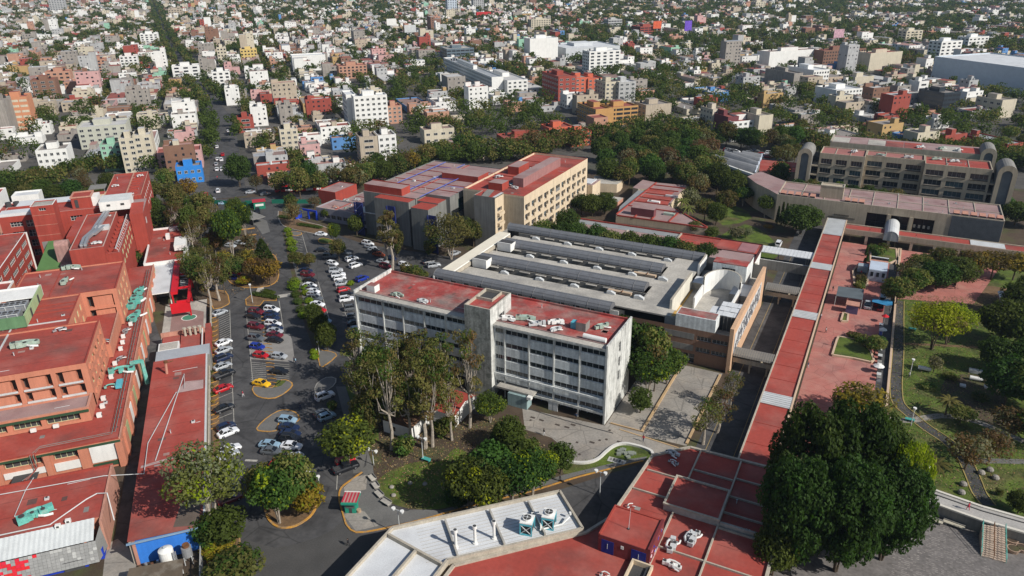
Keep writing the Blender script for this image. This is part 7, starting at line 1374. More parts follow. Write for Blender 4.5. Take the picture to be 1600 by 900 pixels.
		for sx in (-4, 0, 4): t.part('wheel', MB().tube([(sx, -1.32, .5), (sx, -1.0, .5)], .5, TYRE, 10))
		t.part('white_band', MB().box(-1.5, 1.5, -1.33, -1.301, .6, 1.4, WHITE).box(3, 5, -1.33, -1.301, .6, 1.4, WHITE))
cars()
# ---------------------------------------------------------------- street furniture, booths, people
def furniture():
	def lamp(x, y, h, label, two=True):
		p = P(x, y); t = Th('street_lamp', label, 'street lamp', (p.x, p.y), 0); q = MB(); q.tube([(p.x, p.y, 0), (p.x, p.y, h)], [.1, .06], METP, 8); q.tube([(p.x, p.y, 0), (p.x, p.y, .5)], .16, GREYC, 8)
		if two: q.beam((p.x-.9, p.y, h), (p.x+.9, p.y, h), .08, .08, METP)
		t.part('pole', q)
		for s in ((-1, 1) if two else (0,)): t.part('lamp_head', MB().cyl(p.x+.9*s, p.y, h-.08, h+.02, .1, DGREY, 8).cyl(p.x+.9*s, p.y, h+.02, h+.22, .36, WHITE, 12).cyl(p.x+.9*s, p.y, h-.3, h-.08, .22, METP, 8))
	lamp(584, 727, 3.6, 'grey twin-headed lamp post at the lawn edge behind the concrete benches'); lamp(661, 719, 5.4, 'white twin-headed lamp post with a turquoise box in the lawn'); lamp(625, 836, 5.5, 'twin-headed lamp post beside the corner of the pale membrane roof'); lamp(937, 775, 5.5, 'twin-headed lamp post on the road left of the red-roofed school')
	lamp(499, 553, 3.5, 'single lamp post on the triangular island in front of the office block', False); lamp(1421, 588, 4.5, 'lamp post with white head between the park path and a tank', False); lamp(1423, 665, 4.3, 'lamp post beside the path crossing in the park', False); lamp(1442, 760, 4.5, 'lamp post behind the terrace walk in the park', False); lamp(395, 474, 6, 'tall lamp post on the hedge island in the lot', False); lamp(500, 765, 3, 'short post lamp in the ring island', False)
	# booth
	p = P(550, 797); t = Th('security_booth', 'small green booth with a wide red and white striped roof at the lot exit', 'booth', (0, 0)); t.o.location = (p.x, p.y, 0); t.o.rotation_euler = (0, 0, HEAD-.05); GRN = m('booth_green', (.02, .26, .17), var=.1)
	t.part('wall', MB().box(-1.0, 1.0, -.9, .9, 0, 2.1, GRN)); q = MB(); q.box(-1.45, 1.45, -1.5, 1.6, 2.35, 2.75, GRN); t.part('fascia', q)
	for i in range(9): t.part('roof_stripe', MB().box(-1.4+.31*i, -1.4+.31*i+.3, -1.2, 1.6, 2.76, 2.84, m('awning_red', (.42, .03, .05), var=.15) if i % 2 == 0 else m('awning_pale', (.42, .22, .2), var=.2)))
	t.part('roof_edge', MB().box(-1.5, 1.5, 1.55, 1.7, 2.6, 2.95, WHITE)); t.part('window', MB().box(-.8, .8, -.94, -.905, 1.2, 1.95, m('booth_window', (.1, .12, .11), rough=.2))); t.part('sign', MB().box(-.75, .75, -.98, -.945, 1.96, 2.2, DGREY)); t.part('door', MB().box(-.25, .3, -.94, -.905, 0, 1.15, DGREY))
	p = P(561, 800); q = MB(); q.cyl(p.x, p.y, 0, .6, .42, m('tan_drum', (.42, .30, .2)), 12); single('round_bin', q, 'round tan drum beside the green booth', 'drum')
	p = P(554, 800); person(p.x, p.y, math.pi, 'guard', 'person in pale clothes standing at the door of the green booth', m('pink_cloth', (.5, .28, .25)), m('tan_cloth', (.3, .22, .15)))
	# slanted benches by the lawn
	for i, (a, b, c, d) in enumerate(((578, 745, 585, 753), (584, 757, 590, 765), (588, 770, 597, 779), (597, 783, 610, 791))):
		A_, B_ = P(a, b), P(c, d); an = math.atan2(B_.y-A_.y, B_.x-A_.x); c_ = (A_+B_)/2; t = Th('concrete_bench', 'long grey concrete bench along the lawn edge, %s from the back' % ordn(i), 'bench', (0, 0), 0, 'concrete benches at the lawn edge'); t.o.location = (c_.x, c_.y, 0); t.o.rotation_euler = (0, 0, an); L = (B_-A_).length
		t.part('seat', MB().box(-L*.46, L*.46, -.55, .55, .4, .58, LGREY)); t.part('back', MB().box(-L*.46, L*.46, .45, .56, .585, .9, GREYC)); t.part('foot', MB().box(-L*.42, -L*.32, -.4, .4, 0, .4, GREYC).box(L*.32, L*.42, -.4, .4, 0, .4, GREYC))
	for i, (x, y) in enumerate(((612, 762), (664, 757), (641, 756), (615, 775))): p = P(x, y); q = MB(); q.tube([(p.x, p.y, 0), (p.x, p.y, .22), (p.x, p.y, .4), (p.x, p.y, .46)], [.42, .5, .36, .1], PAVE, 10); single('garden_boulder', q, 'round pale stone on the shaded lawn, %s from the left' % ordn([0, 3, 2, 1][i]), 'stone', 'round stones in the shaded lawn')
	for i, (x, y, lab) in enumerate(((666, 720, 'turquoise square table lying beside the twin lamp post'), (783, 684, 'turquoise bench at the foot of the dense green trees'), (851, 741, 'turquoise bench on the grass right of the pale-stemmed trees'), (808, 753, 'turquoise bench between the pale-stemmed trees'), (1421, 658, 'turquoise table in the park right of the path'), (1425, 516, 'blue-green slide frame in the park under the lime tree'))):
		p = P(x, y); t = Th('garden_bench', lab, 'bench', (p.x, p.y)); TQ = m('turquoise_paint', (.06, .32, .28), var=.15); t.part('seat', MB().box(p.x-.9, p.x+.9, p.y-.45, p.y+.45, .5, .6, TQ)); q = MB(); [q.box(p.x+sx*.75-.05, p.x+sx*.75+.05, p.y-.4, p.y+.4, 0, .5, TQ) for sx in (-1, 1)]; t.part('leg', q)
	# people
	N_ = m('dark_cloth', (.02, .02, .025)); RD = m('red_cloth', (.45, .03, .06)); JN = m('jeans_cloth', (.03, .05, .1)); WC = m('white_cloth', (.6, .6, .6))
	person(*P(544.5, 853)[:2], math.pi, 'w', 'person in dark clothes walking on the lower road near the pale roof', N_, N_); person(*P(875, 752)[:2], 2.8, 'w', 'person in black walking on the pavement before the lower road', N_, N_)
	pp = P(1512, 797, 2.6); person(pp.x, pp.y, 2.6, 'w', 'person in red walking along the terrace above the stair', RD, RD, z=2.6); person(*P(460, 567)[:2], 0, 'w', 'person in blue walking by the concrete patch in the lot', JN, JN); person(*P(1282, 498)[:2], 1.2, 'w', 'person in white walking on the red plaza near the walkway', WC, JN); person(*P(495, 552)[:2], .5, 's', 'person in white standing by the triangular island', WC, WC)
	person(*P(462.5, 568)[:2], .3, 'w', 'person in pale blue beside the one in blue by the concrete patch', m('pale_blue_cloth', (.25, .4, .5)), JN)
	# grey-white park tanks and boxes
	for i, (x, y, lab) in enumerate(((1444, 579, 'white horizontal cylinder on the park grass left of the sapling'), (1524, 583, 'white box-shaped tank on the park grass by the big dark tree'), (1525, 595, 'white horizontal cylinder at the edge of the bare soil'), (1552, 600, 'small white machine partly under the dark park tree'), (1504, 604, 'small pale box on the bare park soil'), (1542, 606, 'tiny grey-green box on the bare park soil'))):
		p = P(x, y); q = MB(); L = (1.4, 1.4, 1.4, 1.3, .6, .6)[i]
		if i in (0, 2): q.tube([(p.x-L, p.y, .6), (p.x+L, p.y, .6)], .5, WHITE, 12); [q.box(p.x+s*L*.7-.1, p.x+s*L*.7+.1, p.y-.4, p.y+.4, 0, .2, GREYC) for s in (-1, 1)]
		else: q.box(p.x-L, p.x+L, p.y-.6, p.y+.6, .1, .9 if L > 1 else .5, METP); q.box(p.x-L*.9, p.x-L*.7, p.y-.5, p.y+.5, 0, .1, DGREY); q.box(p.x+L*.7, p.x+L*.9, p.y-.5, p.y+.5, 0, .1, DGREY)
		single('park_tank', q, lab, 'tank')
	o = (1200, 675)
	for i, (a, b) in enumerate(((1332, 262), (1385, 243), (1420, 293), (1219, 333), (1208, 385))): p = P(o[0]+a*.25, o[1]+b*.25); q = MB(); q.tube([(p.x, p.y, 0), (p.x, p.y, .35), (p.x, p.y, .7), (p.x, p.y, .85)], [.55, .7, .5, .1], PAVE, 10); single('park_boulder', q, 'round boulder beside the park path, %s of five from the left' % ordn([2, 3, 4, 1, 0][i]), 'stone', 'round boulders by the park path')
	# plaza kiosks
	g = lambda a, b, z=0: P(1200+a*.25, 450+b*.25, z); h = lambda a, b, z=0: P(1200+a*.25, 225+b*.25, z)
	t = Th('white_booth', 'white flat-roofed booth with a grey curved canopy in the red plaza', 'booth', (4.5, 235)); a, b = h(612, 850, 0), h(735, 850, 0); x0, x1 = a.x+.3, b.x-.1; y0, y1 = a.y, a.y+11.5
	t.part('wall', MB().box(x0, x1, y0, y1, 0, 3.6, m('bluish_white_panel', (.46, .52, .60), var=.12))); t.part('roof', MB().box(x0, x1, y0+.1, y1-3.5, 3.6, 3.75, m('bluish_white_panel', (0, 0, 0))).box(x0, x1, y1-3.4, y1-2.2, 3.6, 3.75, SALM)); q = MB(); n = 5
	for i in range(n): a0, a1 = math.pi*.5*i/n, math.pi*.5*(i+1)/n; q.quad((x0, y1-2.1+2.6*math.sin(a0)-.2, 4.6-1.2*(1-math.cos(a0))), (x1, y1-2.1+2.6*math.sin(a0)-.2, 4.6-1.2*(1-math.cos(a0))), (x1, y1-2.1+2.6*math.sin(a1)-.2, 4.6-1.2*(1-math.cos(a1))), (x0, y1-2.1+2.6*math.sin(a1)-.2, 4.6-1.2*(1-math.cos(a1))), METP)
	q.box(x0, x1, y1-2.2, y1-2.1, 3.6, 4.6, DGREY); t.part('curved_canopy', q); [t.part('window', MB().box(x0+.6+1.6*k, x0+1.4+1.6*k, y0-.05, y0-.003, 1.6, 3.0, GLASS)) for k in range(3)]
	t = Th('grey_kiosk', 'small grey box with red-edged roof left of the white booth', 'kiosk', (0, 0)); p = h(590, 800); t.o.location = (p.x, p.y, 0); t.part('wall', MB().box(-1.6, 1.4, -1.2, 1.6, 0, 2.4, m('grey_panel', (.3, .35, .38)))); t.part('roof', MB().box(-1.8, 1.6, 1.61, 3.2, 0, 2.2, REDW))
	t = Th('pink_kiosk', 'small kiosk with pale pink roof under the dark shade sail', 'kiosk', (0, 0)); p = g(520, 150); t.o.location = (p.x, p.y, 0); t.part('wall', MB().box(-1.5, 1.6, -1.3, 1.4, 0, 2.5, m('violet_wall', (.12, .10, .2)))); t.part('roof', MB().box(-1.7, 1.8, -1.5, 1.6, 2.5, 2.7, SALM))
	t = Th('shade_sail', 'long dark grey shade sail over the kiosks in the plaza', 'shade sail', (2, 208)); A_, B_, C_, D_ = g(425, 50, 3), g(590, 75, 3), g(600, 10, 3), g(440, -10, 3); t.part('sail', MB().prism([(A_.x, A_.y), (B_.x, B_.y), (C_.x, C_.y), (D_.x, D_.y)], 3.0, 3.1, m('sail_cloth', (.10, .12, .13), var=.2), bottom=True)); [t.part('post', MB().cyl(q_.x, q_.y, 0, 3.0, .08, METP, 6)) for q_ in (A_, B_, C_, D_)]
	for i, (a, b) in enumerate(((725, 215), (712, 300), (684, 530))): p = g(a, b); t = Th('market_umbrella', ['small red umbrella on the service lane by the plaza', 'small white umbrella on the service lane by the plaza', 'larger white umbrella at the near end of the service lane'][i], 'umbrella', (p.x, p.y)); rr = 1.0+.3*(i == 2); t.part('canopy', MB().tube([(p.x, p.y, 1.9), (p.x, p.y, 2.5)], [rr, .05], RED if False else (REDF if i == 0 else WHITE), 8)); t.part('pole', MB().cyl(p.x, p.y, 0, 1.95, .04, METP, 6))
	for i in range(14): p = g(705-i*1.2, 240+i*26); q = MB(); q.box(p.x-.4, p.x+.4, p.y-.6, p.y+.6, 0, .7+.3*(i % 3), [DGREY, METP, BLUES, GREYC][i % 4]); q.box(p.x-.5, p.x+.5, p.y-.7, p.y+.7, .7+.3*(i % 3), .76+.3*(i % 3), [METP, GREYC, WHITE, DGREY][i % 4]); single('vendor_stand', q, 'small cluttered vendor stand along the plaza service lane, %s from the back' % ordn(i), 'stand', 'vendor stands on the service lane')
	t = Th('tarpaulin_shelter', 'bright blue tarpaulin shelter by the trees above the plaza', 'tarpaulin', (8, 211)); p = g(715, 85, 2.6); q = MB(); rd = random.Random(2); V = {}
	for i in range(5):
		for j in range(4): V[i, j] = (p.x-2.6+1.3*i, p.y-2+1.3*j, 2.4+rd.uniform(-.3, .5))
	for i in range(4):
		for j in range(3): q.quad(V[i, j], V[i+1, j], V[i+1, j+1], V[i, j+1], m('blue_tarpaulin', (.04, .22, .42), rough=.5, var=.3))
	t.part('cloth', q); [t.part('post', MB().cyl(p.x+a, p.y+b, 0, 2.3, .05, METP, 5)) for a in (-2.4, 2.4) for b in (-1.8, 1.7)]
	t = Th('white_framed_pavilion', 'mauve-floored pavilion roof with a thick white frame at the right edge', 'pavilion', (70, 225)); A_, B_, C_ = P(1561, 456, 2.5), P(1640, 466, 2.5), P(1568, 476, 2.5); q = MB(); v = C_-A_; q.prism([(A_.x, A_.y), (B_.x, B_.y), (B_.x+v.x, B_.y+v.y), (C_.x, C_.y)], 0, 2.4, MAUVE); t.part('body', q); q = MB(); D_ = B_+v; [q.beam((a.x, a.y, 2.55), (b.x, b.y, 2.55), .7, .4, WHITE) for a, b in ((A_, B_), (B_, D_), (D_, C_), (C_, A_))]; t.part('frame', q)
	# entrance gate things
	p = P(406, 325); t = Th('entrance_booth', 'small green entrance booth with a red roof between the road and the lot', 'booth', (0, 0)); t.o.location = (p.x, p.y, 0); t.o.rotation_euler = (0, 0, BANG); t.part('wall', MB().box(-2.2, 2.2, -1.6, 1.6, 0, 3, PC['green'])); t.part('roof', MB().box(-2.6, 2.6, -1.8, 1.9, 3, 3.3, m('awning_red', (0, 0, 0)))); t.part('window', MB().box(-1.6, 1.6, -1.65, -1.601, 1.3, 2.2, WHITE))
	p = P(406, 331); car(p.x, p.y-1, BANG-math.pi/2, 'suv', 'black', 'black car with white bonnet entering at the green booth', 'cars at the gate', name='car')
	a, b = P(384, 322), P(402, 322); q = MB(); q.beam((a.x, a.y, 1.2), (b.x, b.y, 1.2), .1, 2.4, m('green_hoarding', (.01, .14, .09), var=.1)); single('green_hoarding', q, 'dark green hoarding left of the entrance booth', 'hoarding'); a, b = P(322, 318), P(384, 322); q = MB(); q.beam((a.x, a.y, .9), (b.x, b.y, .9), .1, 1.8, m('green_hoarding', (0, 0, 0))); single('green_hoarding', q, 'long dark green fence behind the trees at the avenue corner', 'fence')
	a, b = P(425, 318), P(510, 318); q = MB(); q.beam((a.x, a.y, .9), (b.x, b.y, .9), .1, 1.8, m('green_hoarding', (0, 0, 0))); single('green_hoarding', q, 'long green fence between the buses and the pump house', 'fence')
	p = P(483, 342); t = Th('blue_gateway', 'deep blue gateway frame with stone floor by the grey annex', 'gateway', (p.x, p.y)); q = MB(); [q.box(p.x+dx-.3, p.x+dx+.3, p.y-.3, p.y+.3, 0, 3.2, BLUED) for dx in (-4, 0, 4)]; q.box(p.x-4.3, p.x+4.3, p.y-.2, p.y+.2, 3.2, 3.9, BLUED); q.box(p.x-4.2, p.x-4, p.y-3, p.y, 0, 1.5, BLUED); t.part('frame', q)
	p = P(385, 346); t = Th('dark_ramp_cover', 'low dark-fronted ramp shelter with grey roof near the lot entrance', 'shelter', (0, 0)); t.o.location = (p.x+2, p.y, 0); t.o.rotation_euler = (0, 0, -.35+BANG-.75); t.part('roof', MB().box(-7, 5, -1.5, 4, 2.2, 2.4, GREYC)); t.part('front', MB().box(-6.8, 4.8, -1.3, -1.1, 0, 2.2, DGREY))
furniture()

def scatter(name, label, polys, n, size, mts, seed, zz=.02, cat='ground cover'):
	"""small tufts and fallen leaves strewn over the ground"""
	rng = np.random.default_rng(seed); out = []
	for pts, w in polys:
		pts = np.array(pts); lo, hi = pts.min(0), pts.max(0); k = int(n*w*1.8); c = rng.uniform(lo, hi, (k, 2)); ins = np.zeros(k, bool); j = len(pts)-1
		for i in range(len(pts)):
			xi, yi = pts[i]; xj, yj = pts[j]; ins ^= ((yi > c[:, 1]) != (yj > c[:, 1])) & (c[:, 0] < (xj-xi)*(c[:, 1]-yi)/(yj-yi+1e-9)+xi); j = i
		out.append(c[ins])
	c = np.concatenate(out); k = len(c); C = np.column_stack([c, np.full(k, zz+.04)]); d = rng.normal(size=(k, 3))*.35+np.array([0, 0, 1]); d /= np.linalg.norm(d, axis=1)[:, None]
	t = np.cross(d, rng.normal(size=(k, 3))); t /= np.linalg.norm(t, axis=1)[:, None]; b = np.cross(d, t); s = size*rng.uniform(.5, 1.6, k)[:, None]
	V = np.stack([C-t*s-b*s*.6, C+t*s-b*s*.5, C+t*s*.9+b*s*.6, C-t*s*.7+b*s*.6], 1).reshape(-1, 3); o = link(name, np_mesh(name, V, k, mts, rng.integers(0, len(mts), k))); tag(o, label, cat, kind='stuff')
# ================================================================ trees
def np_mesh(name, V, nq, mats, midx):
	me = bpy.data.meshes.new(name); me.vertices.add(len(V)); me.vertices.foreach_set('co', V.astype(np.float32).ravel()); me.loops.add(nq*4); me.polygons.add(nq)
	me.loops.foreach_set('vertex_index', np.arange(nq*4, dtype=np.int32)); me.polygons.foreach_set('loop_start', np.arange(0, nq*4, 4, dtype=np.int32)); me.polygons.foreach_set('loop_total', np.full(nq, 4, dtype=np.int32))
	for k in mats: me.materials.append(k)
	me.polygons.foreach_set('material_index', midx.astype(np.int32)); me.update(calc_edges=True); me.validate(); return me
def leaf_quads(C, rad, n, size, rng, squash=.8, out=1.0):
	"""n leaves on the shells of the clumps C (k,3) with radii rad"""
	k = rng.choice(len(C), n, p=rad**2/np.sum(rad**2)); d = rng.normal(size=(n, 3)); d /= np.linalg.norm(d, axis=1)[:, None]; r = rad[k]*rng.uniform(.72, 1.05, n)
	pos = C[k]+d*r[:, None]*np.array([1, 1, squash]); nv = d*out+rng.normal(size=(n, 3))*.55+np.array([0, 0, .35]); nv /= np.linalg.norm(nv, axis=1)[:, None]
	t = np.cross(nv, rng.normal(size=(n, 3))); t /= np.linalg.norm(t, axis=1)[:, None]; b = np.cross(nv, t); s = size*rng.uniform(.6, 1.35, n)[:, None]
	V = np.stack([pos-t*s-b*s*.55, pos+t*s*.8-b*s*.6, pos+t*s+b*s*.6, pos-t*s*.7+b*s*.55], 1).reshape(-1, 3); return V, k
TREES = {}
def tree_kind(kind, var):
	key = (kind, var)
	if key in TREES: return TREES[key]
	spec = {  # h, crown width, crown base fraction, clumps, leaves, leaf size, squash, materials+weights, bark, clump size
		'ficus': (9, 10, .22, 30, 5200, .24, .85, [(L_DARK, .8), (L_MID, .2)], BARK, .25), 'round': (8, 7.6, .25, 22, 3000, .23, .85, [(L_MID, .8), (L_DARK, .2)], BARK, .26),
		'bright': (9, 9.5, .38, 30, 3900, .21, .8, [(L_MID, .62), (L_DARK, .26), (L_LIME, .12)], BARKW, .21), 'gum': (19, 9.5, .28, 19, 1500, .2, .65, [(L_OLIVE, .6), (L_BROWN, .2), (L_MID, .2)], BARKW, .17),
		'gumslim': (22, 6.5, .35, 15, 2200, .23, .9, [(L_OLIVE, .7), (L_BROWN, .3)], BARKW, .19), 'gumbig': (17, 18, .3, 38, 5000, .25, .75, [(L_OLIVE, .8), (L_MID, .2)], BARKW, .17),
		'pale': (20, 14, .4, 34, 4200, .25, .75, [(L_GREY, .45), (L_OLIVE, .42), (L_LIME, .13)], BARKW, .18), 'lime': (13, 17, .38, 40, 4800, .24, .62, [(L_LIME, .75), (L_OLIVE, .25)], BARK, .17),
		'ochre': (8, 8.5, .35, 18, 1900, .23, .75, [(L_YEL, .5), (L_BROWN, .3), (L_OLIVE, .2)], BARK, .24), 'brown': (8, 8.5, .3, 17, 1500, .22, .8, [(L_BROWN, .7), (L_GREY, .3)], BARK, .24),
		'yellow': (8, 6.5, .3, 18, 2300, .22, .85, [(L_YEL, .8), (L_LIME, .2)], BARK, .26), 'olive': (9, 8.5, .28, 22, 2800, .24, .82, [(L_OLIVE, .7), (L_MID, .3)], BARK, .25),
		'bigficus': (17, 17, .14, 120, 21000, .25, .95, [(L_FIG, .82), (L_DARK, .18)], BARK, .115), 'bush': (3, 4.5, .0, 12, 900, .2, .8, [(L_MID, .5), (L_OLIVE, .5)], BARK, .3), 'grey': (6, 5.5, .2, 14, 1100, .2, .9, [(L_GREY, 1)], BARK, .26),
		'far': (9, 9.5, .12, 17, 1500, .33, .85, [(L_DARK, .7), (L_MID, .3)], BARK, .3), 'farolive': (9, 9, .15, 15, 1300, .33, .85, [(L_OLIVE, .6), (L_DARK, .4)], BARK, .3), 'farbrown': (8, 9, .15, 14, 1000, .3, .85, [(L_BROWN, .5), (L_GREY, .5)], BARK, .3)}
	rng = np.random.default_rng(sum(ord(c)*(i+3) for i, c in enumerate(kind))*17+var*101)
	if kind == 'palm':
		tr = MB(); tr.tube([(0, 0, 0), (.1, 0, 2.5), (.05, .1, 5)], [.22, .17, .15], BARK, 8); c = MB()
		for i in range(16):
			a = i*math.pi/8+rng.uniform(-.1, .1); el = .9 if i % 2 else .35; pts = [Vector((math.cos(a)*r_, math.sin(a)*r_, 5+el*r_-.33*r_*r_)) for r_ in (0, .6, 1.2, 1.8, 2.4)]
			for k in range(4):
				p, q = pts[k], pts[k+1]; s_ = Vector((-math.sin(a), math.cos(a), 0))*(.32 if k < 3 else .18); dn = Vector((0, 0, -.12)); c.quad(p, q, q+s_+dn, p+s_+dn, L_OLIVE); c.quad(p-s_+dn, q-s_+dn, q, p, L_OLIVE)
		TREES[key] = (tr.mesh('trunk'), c.mesh('crown'), 6.0, 4.8); return TREES[key]
	if kind in ('cypress', 'pine'):
		h, w = (8, 1.6) if kind == 'cypress' else (9, 6.5); n = 1100 if kind == 'cypress' else 2400; z = rng.uniform(.1, 1, n)**(1 if kind == 'cypress' else 1.2); rr = (w/2)*(1-z)**.75*rng.uniform(.65, 1.05, n)+.1; a = rng.uniform(0, 2*math.pi, n)
		pos = np.stack([rr*np.cos(a), rr*np.sin(a), z*h], 1); rad = np.full(n, .05); V, k = leaf_quads(pos, rad, n, .26 if kind == 'pine' else .2, rng); tr = MB(); tr.tube([(0, 0, 0), (0, 0, h*.8)], [.2, .05], BARK, 6)
		TREES[key] = (tr.mesh('trunk'), np_mesh('crown', V, n, [L_DARK], np.zeros(n)), h, w); return TREES[key]
	h, cw, cb, nc, nl, ls, sq, ml, bark, cs = spec[kind]
	zc, rz, rx = h*(1+cb)/2, h*(1-cb)/2, cw/2; C = []; rd_ = []
	tries = 0
	while len(C) < nc and tries < 4000:
		tries += 1; u = rng.normal(size=3); u /= np.linalg.norm(u); r = rng.uniform(.35, 1)**.5; cr = cw*cs*rng.uniform(.6, 1.15); p = np.array([u[0]*max(rx-cr*.8, .2)*r, u[1]*max(rx-cr*.8, .2)*r, zc+u[2]*max(rz-cr*.6, .3)*r])
		if kind in ('lime', 'gumbig', 'pale') and p[2] < zc-rz*.3 and np.hypot(p[0], p[1]) < rx*.45: continue
		if any(np.linalg.norm(p-q) < (cr+w_)*.42 for q, w_ in zip(C, rd_)): continue
		C.append(p); rd_.append(cr)
	C = np.array(C); rad = np.array(rd_); V, k = leaf_quads(C, rad, nl, ls, rng, sq)
	w = np.array([x[1] for x in ml]); cm = rng.choice(len(ml), len(C), p=w/w.sum()); midx = cm[k]; fl = rng.random(len(k)) < .15; midx[fl] = rng.choice(len(ml), fl.sum())
	crown = np_mesh('crown', V, nl, [x[0] for x in ml], midx)
	tr = MB(); r0 = .022*h+.05; ns = {'gumbig': 3, 'pale': 3, 'bright': 5, 'lime': 4, 'bigficus': 4, 'ficus': 2}.get(kind, 1)
	order = np.argsort([math.atan2(c[1], c[0]) for c in C]); parts_ = np.array_split(order, ns)
	for s_, idx in enumerate(parts_):
		if len(idx) == 0: continue
		m_ = C[idx].mean(0); lean = np.array([m_[0], m_[1]])*(.5 if ns > 1 else .2); base = lean*.12; fork = np.array([*(lean*.7), h*max(cb, .12)*.95+h*.08]); rs = r0/(ns**.45)
		mid = np.array([*(base*.5+lean*.25+rng.normal(size=2)*h*.012), fork[2]*.5]); tr.tube([(base[0], base[1], -.1), tuple(mid), tuple(fork)], [rs, rs*.75, rs*.6], bark, 7)
		for i in idx:
			c = C[i]; e = fork+(c-fork)*.85; md = fork+(c-fork)*.45+np.array([0, 0, -.05*h])+rng.normal(size=3)*.02*h; tr.tube([tuple(fork), tuple(md), tuple(e)], [rs*.42, rs*.26, rs*.1], bark, 5, False)
	TREES[key] = (tr.mesh('trunk'), crown, h, cw); return TREES[key]
DESC = {'ficus': 'dense dark green tree', 'round': 'rounded green tree', 'bright': 'fresh green pale-stemmed tree', 'gum': 'tall olive-brown gum tree', 'gumslim': 'tall slim gum tree', 'gumbig': 'broad olive gum tree', 'pale': 'pale olive gum tree', 'lime': 'spreading lime-green tree', 'ochre': 'ochre-leaved tree', 'brown': 'thin brownish tree', 'yellow': 'yellow-leaved tree', 'olive': 'olive green tree', 'bigficus': 'huge dark fig tree', 'bush': 'low leafy bush', 'grey': 'grey-leaved tree', 'palm': 'palm tree', 'cypress': 'narrow dark cypress', 'pine': 'dark conifer', 'far': 'dark green street tree', 'farolive': 'olive street tree', 'farbrown': 'brownish street tree'}
NAME = {'bush': 'bush', 'palm': 'palm_tree', 'cypress': 'cypress_tree', 'pine': 'conifer_tree', 'gum': 'gum_tree', 'gumslim': 'gum_tree', 'gumbig': 'gum_tree', 'pale': 'gum_tree', 'bigficus': 'fig_tree'}
NTREE = 0
def tree_at(X, Y, h, cw, kind, label, group, z=0, rd=random):
	global NTREE; NTREE += 1
	var = rd.randrange(2 if kind in ('bigficus', 'gumbig', 'pale', 'lime') else 3); tm_, cm_, H0, W0 = tree_kind(kind, var)
	t = link(NAME.get(kind, 'tree'), None); t.location = (X, Y, z); t.rotation_euler = (0, 0, rd.uniform(0, 6.28)); t.scale = (cw/W0, cw/W0, h/H0); tag(t, label, 'bush' if kind == 'bush' else ('palm' if kind == 'palm' else 'tree'), group)
	link('trunk', tm_, t); link('crown', cm_, t); return t
def place_trees(zone, items, world=False):
	rd = random.Random(len(zone)*7+len(items)); items = sorted(items, key=lambda i: (i[0])); tot = {}
	for it in items: tot[it[4]] = tot.get(it[4], 0)+1
	cnt = {}
	for x, y, h, cw, kind in items:
		p = Vector((x, y, 0)) if world else P(x, y); c = cnt.get(kind, 0); cnt[kind] = c+1
		lab = '%s %s' % (DESC[kind], zone) if tot[kind] == 1 else '%s %s, %s from the left' % (DESC[kind], zone, ordn(c))
		tree_at(p.x, p.y, h, cw, kind, lab, 'trees '+zone, rd=rd)
place_trees('behind the red hospital', [(24, 313, 8, 10, 'ficus'), (48, 315, 8, 9, 'olive'), (70, 312, 9, 10, 'ficus'), (92, 316, 8, 10, 'ficus'), (114, 312, 9, 10, 'ficus'), (135, 306, 9, 9, 'brown'), (150, 318, 8, 9, 'ficus'), (172, 300, 9, 9, 'ficus'), (200, 268, 9, 8, 'ficus'), (128, 290, 9, 9, 'brown'), (62, 290, 8, 9, 'olive'), (5, 318, 7, 9, 'olive')])
place_trees('beside the hospital end wall', [(244, 318, 10, 9, 'olive'), (262, 300, 11, 9, 'olive'), (240, 345, 10, 9, 'ficus'), (256, 366, 11, 8, 'round'), (232, 370, 8, 7, 'round'), (225, 400, 7, 7, 'ficus'), (213, 415, 6, 6, 'bush'), (222, 450, 6, 7, 'ficus'), (240, 455, 5, 6, 'ficus'), (206, 448, 5, 6, 'ficus'), (275, 330, 12, 10, 'olive'), (296, 318, 11, 9, 'ochre')])
place_trees('in the left lot', [(280, 372, 15, 9, 'gum'), (296, 365, 14, 9, 'gum'), (310, 345, 11, 9, 'olive'), (304, 400, 15, 8, 'gum'), (322, 372, 12, 8, 'olive'), (365, 405, 18, 10, 'bright'), (352, 378, 12, 8, 'bright'), (384, 370, 13, 8, 'bright'), (343, 470, 19, 9, 'gum'), (330, 478, 16, 8, 'gum'), (309, 455, 13, 8, 'olive'), (318, 425, 15, 8, 'gum'), (372, 438, 8, 7, 'olive'), (414, 418, 10, 8, 'pine'), (422, 446, 9, 9, 'ochre'), (400, 440, 8, 8, 'ochre'), (388, 425, 8, 8, 'ochre'), (350, 428, 8, 8, 'ochre'), (392, 400, 8, 7, 'brown'), (338, 400, 9, 7, 'ochre'), (383, 446, 3, 5, 'yellow'), (298, 440, 12, 7, 'gum'), (285, 345, 13, 9, 'olive'), (300, 382, 14, 8, 'round'), (322, 345, 12, 9, 'olive'), (338, 360, 13, 8, 'gum'), (372, 352, 11, 8, 'bright'), (330, 440, 14, 8, 'gum'), (352, 460, 12, 6, 'olive'), (315, 392, 14, 8, 'gum'), (345, 395, 10, 7, 'round')])
place_trees('by the entrance road', [(460, 352, 9, 8, 'brown'), (375, 292, 15, 12, 'ficus'), (402, 300, 8, 7, 'brown'), (440, 306, 11, 10, 'olive'), (470, 312, 14, 12, 'olive'), (500, 305, 11, 9, 'olive'), (520, 292, 10, 8, 'brown'), (486, 292, 12, 9, 'round'), (455, 325, 6, 6, 'bush'), (492, 325, 5, 6, 'brown'), (558, 368, 8, 7, 'round'), (524, 385, 9, 5, 'bright'), (530, 408, 8, 6, 'olive'), (465, 420, 6, 6, 'olive'), (484, 418, 5, 5, 'olive'), (510, 345, 5, 4, 'bright')])
